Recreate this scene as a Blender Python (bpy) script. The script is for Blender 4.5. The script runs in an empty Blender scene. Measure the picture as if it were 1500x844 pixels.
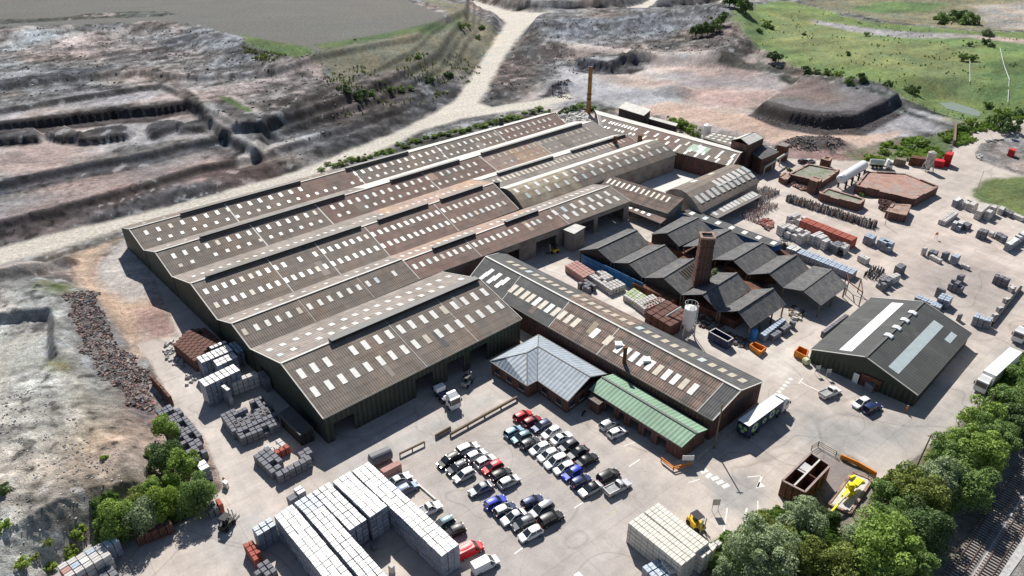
import bpy, bmesh, math, random
import numpy as np
from mathutils import Vector, Matrix
random.seed(7)
R = math.radians
S = bpy.context.scene
C = S.collection
# ------------------------------------------------------------------ camera
CH, CF, CP = 95.0, 1020.0, R(30.3)          # height (m), focal length (px of a 1500 px wide picture), pitch below the horizon
cd = bpy.data.cameras.new("camera"); cam = bpy.data.objects.new("camera", cd); C.objects.link(cam)
cam.location = (0, 0, CH); cam.rotation_euler = (R(90) - CP, 0, 0)
cd.sensor_width = 36; cd.lens = 36 * CF / 1500; cd.clip_end = 20000; cd.clip_start = 1
S.camera = cam
S.render.resolution_x = 1024; S.render.resolution_y = 576
# ------------------------------------------------------------------ light
SUN_EL, SUN_AZ = R(43), R(-9)               # azimuth clockwise from +Y (the view direction)
w = bpy.data.worlds.new("World"); S.world = w; w.use_nodes = True
nt = w.node_tree; bg = nt.nodes["Background"]
sky = nt.nodes.new("ShaderNodeTexSky"); sky.sky_type = 'NISHITA'; sky.sun_disc = False
sky.sun_elevation = SUN_EL; sky.sun_rotation = SUN_AZ; sky.air_density = 1.0; sky.dust_density = 0.6
nt.links.new(sky.outputs[0], bg.inputs[0]); bg.inputs[1].default_value = 0.058
sl = bpy.data.lights.new("sun", 'SUN'); sl.energy = 5.0; sl.angle = R(0.5); sl.color = (1.0, 0.96, 0.9)
so = bpy.data.objects.new("sun", sl); C.objects.link(so); so.location = (0, 0, 300)
sd = Vector((math.sin(SUN_AZ) * math.cos(SUN_EL), math.cos(SUN_AZ) * math.cos(SUN_EL), math.sin(SUN_EL)))
so.rotation_euler = sd.to_track_quat('Z', 'Y').to_euler()
vs = S.view_settings; vs.view_transform = 'Standard'; vs.look = 'None'; vs.exposure = 0.45; vs.gamma = 1.0
# ------------------------------------------------------------------ plan measurement: a point of the picture plane -> world point at height z
cP, sP = math.cos(CP), math.sin(CP)
def at(px, py, z=0.0):
    x = (px - 750) / CF; y = (422 - py) / CF
    d = Vector((x, cP + y * sP, -sP + y * cP)); t = (z - CH) / d.z
    return Vector((t * d.x, t * d.y, z))
# ------------------------------------------------------------------ helpers
def tag(o, label=None, cat=None, group=None, kind=None):
    if label: o['label'] = label
    if cat: o['category'] = cat
    if group: o['group'] = group
    if kind: o['kind'] = kind
    return o
def empty(name, loc, label, cat, group=None, rz=0.0):
    o = bpy.data.objects.new(name, None); C.objects.link(o); o.location = loc; o.rotation_euler = (0, 0, rz)
    o.empty_display_size = 0.5
    return tag(o, label, cat, group)
def link(name, me, parent=None, mx=None, world=False):
    o = bpy.data.objects.new(name, me); C.objects.link(o)
    if parent: o.parent = parent
    if world and parent: o.matrix_basis = Matrix.Translation(-parent.location)
    if mx is not None: o.matrix_basis = (o.matrix_basis @ mx) if world and parent else mx
    return o
class MB:
    def __init__(s): s.v = []; s.f = []; s.m = []; s.uv = []
    def poly(s, pts, m=0, uv=None):
        n = len(s.v); s.v += [tuple(p) for p in pts]; s.f.append(tuple(range(n, n + len(pts)))); s.m.append(m)
        s.uv.append(uv or [(0, 0)] * len(pts))
    def hexa(s, b, t, m=0):                       # bottom ring, top ring
        n = len(b)
        s.poly(list(reversed(b)), m); s.poly(t, m)
        for i in range(n):
            j = (i + 1) % n; L = (Vector(b[j]) - Vector(b[i])).length; h = (Vector(t[i]) - Vector(b[i])).length
            s.poly([b[i], b[j], t[j], t[i]], m, [(0, 0), (L, 0), (L, h), (0, h)])
    def box(s, x0, x1, y0, y1, z0, z1, m=0):
        s.hexa([(x0, y0, z0), (x1, y0, z0), (x1, y1, z0), (x0, y1, z0)], [(x0, y0, z1), (x1, y0, z1), (x1, y1, z1), (x0, y1, z1)], m)
    def prism(s, pts, z0, z1, m=0):
        pts = ccw(pts)
        s.hexa([(p[0], p[1], z0) for p in pts], [(p[0], p[1], z1) for p in pts], m)
    def beam(s, a, b, wd, h=None, m=0):
        a = Vector(a); b = Vector(b); d = (b - a).normalized(); h = h or wd
        up = Vector((0, 0, 1)) if abs(d.z) < 0.95 else Vector((1, 0, 0))
        sx = d.cross(up).normalized() * wd / 2; u = sx.cross(d).normalized() * h / 2
        q = [-sx - u, sx - u, sx + u, -sx + u]
        s.hexa([a + k for k in q], [b + k for k in q], m)
    def cyl(s, a, b, r0, r1=None, n=12, m=0):
        a = Vector(a); b = Vector(b); r1 = r0 if r1 is None else r1
        d = (b - a).normalized(); up = Vector((0, 0, 1)) if abs(d.z) < 0.95 else Vector((1, 0, 0))
        x = d.cross(up).normalized(); y = d.cross(x)
        A = [a + (x * math.cos(k * 2 * math.pi / n) + y * math.sin(k * 2 * math.pi / n)) * r0 for k in range(n)]
        B = [b + (x * math.cos(k * 2 * math.pi / n) + y * math.sin(k * 2 * math.pi / n)) * r1 for k in range(n)]
        s.hexa(A, B, m)
    def mesh(s, name, mats):
        me = bpy.data.meshes.new(name); me.from_pydata(s.v, [], s.f)
        for m in mats: me.materials.append(m)
        me.polygons.foreach_set('material_index', s.m)
        uvl = me.uv_layers.new(name='UVMap'); flat = [c for u in s.uv for p in u for c in p]
        uvl.data.foreach_set('uv', flat); me.update(); return me
    def build(s, name, mats, parent=None, world=True, smooth=False):
        if not isinstance(mats, (list, tuple)): mats = [mats]
        me = s.mesh(name, mats)
        if smooth:
            for p in me.polygons: p.use_smooth = True
        return link(name, me, parent, world=world)
def ccw(pts):
    a = sum(pts[i][0] * pts[(i + 1) % len(pts)][1] - pts[(i + 1) % len(pts)][0] * pts[i][1] for i in range(len(pts)))
    return pts if a > 0 else list(reversed(pts))
# ------------------------------------------------------------------ materials
MATS = {}
def mat(name, col, rough=0.85, var=0.25, scale=0.6, bump=0.0, bscale=6.0, metal=0.0, stripe=None, rust=None, spec=0.3, island=0.0):
    """procedural material: two octaves of noise over the base colour, optional sheet stripes along UV.x / rows along UV.y,
       optional stain colour rust=(r,g,b,amount)."""
    if name in MATS: return MATS[name]
    m = bpy.data.materials.new(name); MATS[name] = m; m.use_nodes = True; t = m.node_tree; N = t.nodes; L = t.links
    b = N["Principled BSDF"]; b.inputs['Roughness'].default_value = rough; b.inputs['Metallic'].default_value = metal
    b.inputs['Specular IOR Level'].default_value = spec
    geo = N.new('ShaderNodeNewGeometry')
    n1 = N.new('ShaderNodeTexNoise'); n1.inputs['Scale'].default_value = scale; n1.inputs['Detail'].default_value = 6; n1.inputs['Roughness'].default_value = 0.65
    L.new(geo.outputs['Position'], n1.inputs['Vector'])
    mr = N.new('ShaderNodeMapRange'); mr.inputs['From Min'].default_value = 0.3; mr.inputs['From Max'].default_value = 0.7
    mr.inputs['To Min'].default_value = 1 - var; mr.inputs['To Max'].default_value = 1 + var; L.new(n1.outputs[0], mr.inputs[0])
    fac = mr.outputs[0]
    def mul(a, c):
        k = N.new('ShaderNodeMath'); k.operation = 'MULTIPLY'; L.new(a, k.inputs[0]); L.new(c, k.inputs[1]); return k.outputs[0]
    if island:
        ii = N.new('ShaderNodeMapRange'); ii.inputs['To Min'].default_value = 1 - island; ii.inputs['To Max'].default_value = 1 + island
        L.new(geo.outputs['Random Per Island'], ii.inputs[0]); fac = mul(fac, ii.outputs[0])
    bumpsrc = None
    if stripe:
        px, py, amt = stripe
        uv = N.new('ShaderNodeUVMap'); sp = N.new('ShaderNodeSeparateXYZ'); L.new(uv.outputs[0], sp.inputs[0])
        outs = []
        for ax, per, sharp in ((0, px, 1.0), (1, py, 6.0)):
            if not per: continue
            k = N.new('ShaderNodeMath'); k.operation = 'MULTIPLY'; k.inputs[1].default_value = 2 * math.pi / per; L.new(sp.outputs[ax], k.inputs[0])
            sn = N.new('ShaderNodeMath'); sn.operation = 'SINE'; L.new(k.outputs[0], sn.inputs[0])
            q = N.new('ShaderNodeMapRange'); q.inputs['From Min'].default_value = -1 if ax == 0 else 0.75; q.inputs['From Max'].default_value = 1
            if ax == 0: q.inputs['To Min'].default_value = 1 - amt; q.inputs['To Max'].default_value = 1 + amt
            else: q.inputs['To Min'].default_value = 1; q.inputs['To Max'].default_value = 1 - amt * 1.2
            L.new(sn.outputs[0], q.inputs[0]); fac = mul(fac, q.outputs[0])
            if ax == 0: bumpsrc = sn.outputs[0]
        # one tone per sheet
        fl = N.new('ShaderNodeVectorMath'); fl.operation = 'DIVIDE'; fl.inputs[1].default_value = (px * 2, (py or 3.0), 1); L.new(uv.outputs[0], fl.inputs[0])
        ff = N.new('ShaderNodeVectorMath'); ff.operation = 'FLOOR'; L.new(fl.outputs[0], ff.inputs[0])
        wn = N.new('ShaderNodeTexWhiteNoise'); wn.noise_dimensions = '2D'; L.new(ff.outputs[0], wn.inputs['Vector'])
        q = N.new('ShaderNodeMapRange'); q.inputs['To Min'].default_value = 0.9; q.inputs['To Max'].default_value = 1.1; L.new(wn.outputs[0], q.inputs[0]); fac = mul(fac, q.outputs[0])
    mx = N.new('ShaderNodeVectorMath'); mx.operation = 'SCALE'; L.new(fac, mx.inputs['Scale'])
    if rust:
        rn = N.new('ShaderNodeTexNoise'); rn.inputs['Scale'].default_value = rust[4] if len(rust) > 4 else 0.09; rn.inputs['Detail'].default_value = 7; rn.inputs['Roughness'].default_value = 0.7
        if stripe:                                   # streaks run down the slope: stretch along UV.y
            mp = N.new('ShaderNodeMapping'); mp.inputs['Scale'].default_value = (1, 0.35, 1); L.new(uv.outputs[0], mp.inputs[0]); L.new(mp.outputs[0], rn.inputs['Vector'])
        else: L.new(geo.outputs['Position'], rn.inputs['Vector'])
        rr = N.new('ShaderNodeMapRange'); rr.inputs['From Min'].default_value = 0.62 - 0.35 * rust[3]; rr.inputs['From Max'].default_value = 0.78 - 0.3 * rust[3]; L.new(rn.outputs[0], rr.inputs[0])
        mc = N.new('ShaderNodeMix'); mc.data_type = 'RGBA'; mc.inputs['A'].default_value = (*col, 1); mc.inputs['B'].default_value = (*rust[:3], 1)
        L.new(rr.outputs[0], mc.inputs['Factor']); L.new(mc.outputs['Result'], mx.inputs[0])
    else: mx.inputs[0].default_value = col
    L.new(mx.outputs[0], b.inputs['Base Color'])
    if bump or bumpsrc is not None:
        bp = N.new('ShaderNodeBump'); bp.inputs['Strength'].default_value = bump or 0.35; bp.inputs['Distance'].default_value = 0.08
        if bumpsrc is not None: L.new(bumpsrc, bp.inputs['Height'])
        else:
            n2 = N.new('ShaderNodeTexNoise'); n2.inputs['Scale'].default_value = bscale; n2.inputs['Detail'].default_value = 5
            L.new(geo.outputs['Position'], n2.inputs['Vector']); L.new(n2.outputs[0], bp.inputs['Height'])
        L.new(bp.outputs[0], b.inputs['Normal'])
    return m
ST = (0.55, 2.1, 0.16)
roof_grey = mat('roof_grey_brown', (0.185, 0.158, 0.135), 0.9, 0.16, 0.25, stripe=ST, rust=(0.24, 0.18, 0.14, 0.45))
roof_pale = mat('roof_pale_brown', (0.27, 0.235, 0.21), 0.9, 0.16, 0.25, stripe=ST, rust=(0.17, 0.15, 0.13, 0.4))
roof_red = mat('roof_red_brown', (0.205, 0.138, 0.115), 0.9, 0.18, 0.3, stripe=ST, rust=(0.17, 0.14, 0.12, 0.45))
roof_pink = mat('roof_pink_faded_and_sunlit', (0.33, 0.245, 0.21), 0.9, 0.16, 0.3, stripe=ST, rust=(0.42, 0.29, 0.19, 0.5))
roof_light = mat('roof_new_sheet_and_sunlit', (0.56, 0.54, 0.50), 0.8, 0.08, 0.3, stripe=ST)  # light sheeting, also far slopes with their sunlight put into the colour
roof_tan = mat('roof_lichen_tan', (0.26, 0.21, 0.155), 0.9, 0.25, 0.3, stripe=ST, rust=(0.40, 0.36, 0.27, 0.5, 0.15))
roof_dark = mat('roof_dark_grey_sheet', (0.095, 0.095, 0.095), 0.85, 0.14, 0.3, stripe=ST, rust=(0.14, 0.14, 0.135, 0.35))
roof_rust = mat('roof_rust_streaked', (0.12, 0.11, 0.10), 0.9, 0.3, 0.5, stripe=(0.55, 2.1, 0.3), rust=(0.22, 0.155, 0.125, 0.7, 0.4))
roof_shed = mat('roof_flat_dark_green_grey', (0.075, 0.078, 0.076), 0.85, 0.08, 0.2, stripe=(1.0, 0, 0.04), rust=(0.13, 0.13, 0.12, 0.3))
roof_slate = mat('roof_slate', (0.095, 0.095, 0.10), 0.85, 0.35, 1.6, bump=0.3, bscale=2.5, stripe=(0.7, 0.8, 0.05), rust=(0.165, 0.155, 0.14, 0.45, 0.5))
roof_blue = mat('roof_blue_grey_tile', (0.29, 0.335, 0.38), 0.6, 0.08, 0.5, stripe=(1.0, 0.9, 0.16), spec=0.4)
roof_green = mat('roof_pale_green_sheet', (0.21, 0.33, 0.23), 0.7, 0.08, 0.3, stripe=(0.9, 0, 0.14), rust=(0.20, 0.30, 0.21, 0.4))
clad_green = mat('cladding_dark_olive', (0.045, 0.052, 0.04), 0.6, 0.15, 0.4, stripe=(1.1, 0, 0.3))
clad_dark = mat('cladding_black_brown', (0.035, 0.032, 0.03), 0.7, 0.2, 0.4, stripe=(1.1, 0, 0.25))
brickm = mat('weathered_red_brick', (0.155, 0.075, 0.06), 0.9, 0.3, 1.5, bump=0.5, bscale=8, stripe=(0.9, 0.6, 0.18), rust=(0.08, 0.06, 0.055, 0.55, 0.5))
brick_pale = mat('pale_pink_brick', (0.36, 0.25, 0.20), 0.9, 0.25, 1.5, bump=0.5, bscale=8, rust=(0.18, 0.11, 0.09, 0.4, 0.5))
render_w = mat('grey_render', (0.30, 0.27, 0.24), 0.9, 0.2, 0.6, rust=(0.16, 0.13, 0.11, 0.5, 0.3))
lightm = mat('rooflight_sheet', (0.64, 0.625, 0.58), 0.45, 0.25, 1.6, spec=0.5)
light_y = mat('rooflight_yellowed', (0.45, 0.40, 0.31), 0.5, 0.2, 1.2, spec=0.4)
light_c = mat('rooflight_cyan', (0.46, 0.53, 0.53), 0.4, 0.12, 1.2, spec=0.5)
light_g = mat('rooflight_green', (0.10, 0.22, 0.13), 0.5, 0.15, 1.2, spec=0.4)
white_m = mat('white_painted_metal', (0.78, 0.78, 0.77), 0.4, 0.05, 0.6, spec=0.5)
trim_m = mat('pale_trim', (0.55, 0.53, 0.49), 0.6, 0.12, 1.0)
black_m = mat('black_vent_metal', (0.02, 0.02, 0.022), 0.6, 0.2, 1.0)
gutter_m = mat('grey_gutter', (0.12, 0.12, 0.115), 0.6, 0.15, 1.0)
steel_m = mat('galvanised_steel', (0.42, 0.42, 0.42), 0.5, 0.12, 1.0, metal=0.3)
rusty_m = mat('rusty_brown_steel', (0.10, 0.045, 0.03), 0.9, 0.4, 2.0, rust=(0.20, 0.09, 0.05, 0.5, 0.6))
ochre_m = mat('ochre_flue_paint', (0.38, 0.19, 0.05), 0.8, 0.2, 0.7, rust=(0.16, 0.08, 0.035, 0.5, 0.4))
blue_m = mat('blue_painted_boarding', (0.03, 0.14, 0.33), 0.6, 0.12, 0.6, stripe=(1.2, 0, 0.12))
navy_m = mat('navy_painted_steel', (0.02, 0.03, 0.09), 0.5, 0.15, 1.0)
sky_m = mat('sky_blue_plastic', (0.06, 0.27, 0.62), 0.4, 0.06, 1.0)
yellow_m = mat('yellow_machine_paint', (0.75, 0.48, 0.03), 0.5, 0.1, 1.0)
lime_m = mat('bright_yellow_paint', (0.85, 0.72, 0.02), 0.45, 0.08, 1.0)
orange_m = mat('orange_paint', (0.62, 0.22, 0.03), 0.6, 0.15, 1.0)
red_m = mat('red_container_paint', (0.50, 0.02, 0.025), 0.5, 0.12, 0.8, stripe=(0.5, 0, 0.1))
timber_m = mat('grey_timber', (0.20, 0.15, 0.11), 0.9, 0.25, 1.5)
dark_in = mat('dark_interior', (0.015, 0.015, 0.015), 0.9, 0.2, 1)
glass_m = mat('dark_window_glass', (0.02, 0.025, 0.03), 0.08, 0.05, 1, spec=0.8)
tyre_m = mat('tyre_rubber', (0.015, 0.015, 0.015), 0.85, 0.1, 3)
hub_m = mat('wheel_hub_alloy', (0.45, 0.45, 0.46), 0.35, 0.05, 3, metal=0.6)
lamp_w = mat('headlamp_glass', (0.8, 0.8, 0.8), 0.1, 0.0, 1, spec=0.8)
lamp_r = mat('tail_lamp_red', (0.45, 0.01, 0.01), 0.2, 0.0, 1, spec=0.6)
line_w = mat('road_paint_white', (0.68, 0.67, 0.63), 0.8, 0.18, 1.5)
line_y = mat('road_paint_yellow_worn', (0.50, 0.42, 0.24), 0.85, 0.25, 1.5)
concrete_w = mat('pale_concrete_slab', (0.62, 0.60, 0.57), 0.9, 0.08, 0.3)
# ------------------------------------------------------------------ noise (numpy)
def _h(ix, iy, seed):
    n = (ix.astype(np.int64) * 374761393 + iy.astype(np.int64) * 668265263 + seed * 1442695041) & 0xffffffff
    n = ((n ^ (n >> 13)) * 1274126177) & 0xffffffff
    return ((n ^ (n >> 16)) & 0xffff) / 65535.0
def vnoise(x, y, seed=0):
    fx = np.floor(x); fy = np.floor(y); u = x - fx; v = y - fy; ix = fx.astype(np.int64); iy = fy.astype(np.int64)
    u = u * u * (3 - 2 * u); v = v * v * (3 - 2 * v)
    a = _h(ix, iy, seed); b = _h(ix + 1, iy, seed); c = _h(ix, iy + 1, seed); d = _h(ix + 1, iy + 1, seed)
    return a + (b - a) * u + (c - a) * v + (a - b - c + d) * u * v
def fbm(x, y, sc, octv=4, seed=0, gain=0.5):
    r = 0; amp = 1; tot = 0; f = 1.0 / sc
    for i in range(octv):
        r = r + amp * vnoise(x * f + 17.3 * i, y * f - 9.1 * i, seed + i); tot += amp; amp *= gain; f *= 2.03
    return r / tot - 0.5
def sdist(X, Y, P):                      # signed distance to polygon, positive inside; far away clipped for speed
    P = np.array([(p[0], p[1]) for p in P]); n = len(P)
    mg = 120.0
    sel = (X > P[:, 0].min() - mg) & (X < P[:, 0].max() + mg) & (Y > P[:, 1].min() - mg) & (Y < P[:, 1].max() + mg)
    out = np.full(X.shape, -mg); x = X[sel]; y = Y[sel]
    d = np.full(x.shape, 1e9); ins = np.zeros(x.shape, bool)
    for i in range(n):
        ax, ay = P[i]; bx, by = P[(i + 1) % n]; ex, ey = bx - ax, by - ay; L = ex * ex + ey * ey + 1e-9
        t = np.clip(((x - ax) * ex + (y - ay) * ey) / L, 0, 1)
        d = np.minimum(d, (x - ax - t * ex) ** 2 + (y - ay - t * ey) ** 2)
        if abs(ey) > 1e-9:
            c = ((ay > y) != (by > y)) & (x < (y - ay) * ex / ey + ax); ins ^= c
    out[sel] = np.where(ins, 1, -1) * np.sqrt(d); return out
def W(z, *pts): return [at(a, b, z) for a, b in pts]
# raised / lowered ground: (z of the lip, amount, bank width, lip noise, outline)
LIP5 = [(0,353),(67,335),(133,317),(227,293),(307,269),(400,249),(440,236)]
LIP4 = [(0,322),(53,310),(133,289),(213,265),(293,241),(333,236)]
LIP3 = [(0,267),(60,253),(107,243),(160,234),(213,224),(260,212),(320,201)]
LIP1 = [(0,181),(60,174),(107,169),(170,161),(227,157),(274,150)]
LIP6 = [(0,163),(70,151),(133,141),(200,130),(238,126),(262,136)]
TER = [
 (2.4, 2.4, 5, .5, [(-500,480),(-200,404)] + LIP5 + [(470,222),(560,195),(630,160),(668,138),(690,100),(716,58),(730,34),(728,-60),(-900,-60)]),
 (4.6, 2.2, 5, .6, [(-600,470)] + LIP4 + [(380,226),(440,205),(520,180),(600,150),(660,100),(700,40),(710,-60),(-900,-60)]),
 (6.8, 2.4, 5, .6, [(-500,370)] + LIP3 + [(372,196),(400,196),(480,168),(560,140),(640,100),(690,40),(700,-60),(-900,-60)]),
 (10, 3.6, 5, .5, [(-500,250)] + LIP1 + [(290,158),(330,190),(372,206),(386,182),(480,150),(560,120),(640,80),(680,35),(690,-60),(-900,-60)]),
 (11.5, 1.6, 4, .5, [(-500,230)] + LIP6 + [(300,158),(345,180),(388,178),(480,130),(600,84),(680,25),(690,-60),(-900,-60)]),
 (13.5, 2.2, 6, 2, [(-500,170),(0,127),(70,118),(160,108),(200,106),(300,112),(420,104),(480,92),(600,68),(680,20),(690,-60),(-900,-60)]),
 (18, 4.5, 34, 3, [(-900,60),(0,44),(100,41),(130,37),(230,33),(290,38),(345,55),(400,68),(465,79),(560,62),(655,36),(650,22),(600,0),(560,-60),(-900,-60)]),
 (9.5, 2.6, 4, 1, [(-100,200),(0,190),(48,186),(58,193),(56,199),(0,203),(-100,210)]),
 (9.5, 2.6, 4, 1, [(68,188),(95,184),(110,190),(114,198),(90,200),(68,195)]),
 (9.5, 2.6, 4, 1, [(118,194),(150,186),(180,183),(189,189),(182,195),(140,201),(114,203)]),
 (9.5, 2.6, 4, 1, [(218,183),(232,177),(258,175),(263,182),(240,188),(222,194)]),
 (9.5, 2.2, 4, 1, [(266,179),(298,171),(310,177),(290,184),(264,186)]),
 (12, 13.0, 70, 8, [(790,32),(850,25),(1000,22),(1050,30),(1080,10),(1080,-60),(760,-60)]),
 (5, 3.5, 14, 4, [(770,70),(830,64),(900,70),(960,78),(1060,82),(1090,60),(1075,20),(800,40)]),
 (4.5, 4.5, 5, 2, [(846,86),(868,76),(910,80),(896,94)]),
 (4.6, 4.8, 6, .3, [(1116,152),(1178,114),(1292,133),(1314,141),(1254,168),(1208,171),(1160,164)]),
 (2, 2.2, 4, 3, [(1136,214),(1170,204),(1230,206),(1246,214),(1225,222),(1160,216)]),
 (7, 7.0, 60, 8, [(1070,30),(1180,5),(1300,30),(1420,45),(1600,50),(1700,150),(1500,150),(1400,120),(1300,105),(1200,80),(1110,65)]),
 (3, 3.0, 5, 3, [(0,385+15),(60,372+14),(100,372),(60,388),(0,412)]),
 (5, 5.0, 13, 4, [(-300,380),(0,430),(45,430),(75,440),(95,490),(118,545),(150,600),(185,650),(205,690),(150,750),(110,790),(40,830),(0,900),(-300,900)]),
 (3, -2.6, 4, 2, [(-120,492),(0,476),(60,470),(72,490),(80,532),(60,545),(0,560),(-120,580)]),
 (8, 2.0, 8, 4, [(-100,600),(30,580),(60,640),(90,720),(70,790),(0,800),(-100,800)]),
]
HEAPS = [(988,136,11,4.5),(816,131,10,3),(832,128,7,2.5),(800,128,8,2.5),(935,90,9,4),(924,92,7,3),(908,30,4,1.5),(1165,212,8,2.2),(1196,208,9,2.5),(1225,212,7,2),
         (650,160,6,2),(1290,300,5,1.6),(60,420,9,2.5),(20,408,7,2)]
HAUL = [(640,-6),(700,3),(745,16),(780,18),(850,17),(910,14),(940,6),(965,-8),(985,-6),(958,8),(940,15),(1000,13),(1045,7),(1070,-8),(1090,0),(1040,18),(940,22),(860,24),(800,26),(775,36),(757,58),(741,80),(727,105),(714,130),(703,150),(720,157),(780,148),(832,138),(842,145),(800,156),(740,165),(690,171),(620,191),(560,220),(520,236),(470,254),(400,275),(320,299),(240,319),(176,337),(107,359),(0,388),(-300,472),(-300,450),(0,363),(107,336),(213,312),(320,283),(400,262),(440,250),(480,234),(530,213),(580,194),(635,166),(668,146),(685,122),(700,98),(714,76),(730,52),(742,34),(730,24),(700,14),(660,6)]
SC = .56
def zs(z, poly): 
    m = sum(p[0] for p in poly) / len(poly)
    return z * .72 if (m < 700 and sum(p[1] for p in poly) / len(poly) < 395 and z > 11.6) else z * SC if m > 700 and z >= 8 else z
def terrain(X, Y):
    Z = np.zeros_like(X); rg = np.zeros_like(X)
    wob = fbm(X, Y, 26, 3, 11)
    for zr, dz, wd, nz, poly in TER:
        k_ = SC if zr == 12 else 1; dz = dz * k_
        s = sdist(X, Y, W(zr * k_, *poly)) + wob * nz * 2.0
        f = np.clip(1 + s / (wd * (.55 if wd < 8 else 1)), 0, 1); f = f if wd < 20 else f * f * (3 - 2 * f)
        Z += dz * f; rg = np.maximum(rg, np.where(wd < 20, 4 * f * (1 - f), 0))
    hr = sdist(X, Y, W(0, *HAUL)); fl = np.clip(-hr / 9, 0, 1); fl = fl * fl * (3 - 2 * fl); Z *= fl; rg *= fl
    for F_ in ([(1362,146),(1396,146),(1430,154),(1448,165),(1440,176),(1410,174),(1374,164)], [(60,905),(74,834),(160,779),(200,768),(240,758),(305,735),(330,715),(316,690),(300,645),(262,590),(250,600),(300,905)], [(185,505),(225,495),(262,490),(240,440),(178,352),(400,268),(820,155),(900,160),(1500,240),(1500,900),(300,900),(235,590)]):
        y_ = sdist(X, Y, W(0, *F_)); fy = np.clip(-y_ / (18 if F_[0][0] == 1362 else 6), 0, 1); Z *= fy; rg *= fy
    for hx, hy, r, h in HEAPS:
        p = at(hx, hy, 0); d = np.sqrt(((X - p.x) / 1.25) ** 2 + (Y - p.y) ** 2) / r
        Z += h * np.clip(1 - d, 0, 1) ** 0.8 * (1 + 0.5 * fbm(X, Y, 4, 3, 5)); rg = np.maximum(rg, np.clip(1.1 - d, 0, 1))
    return Z, rg
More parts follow.
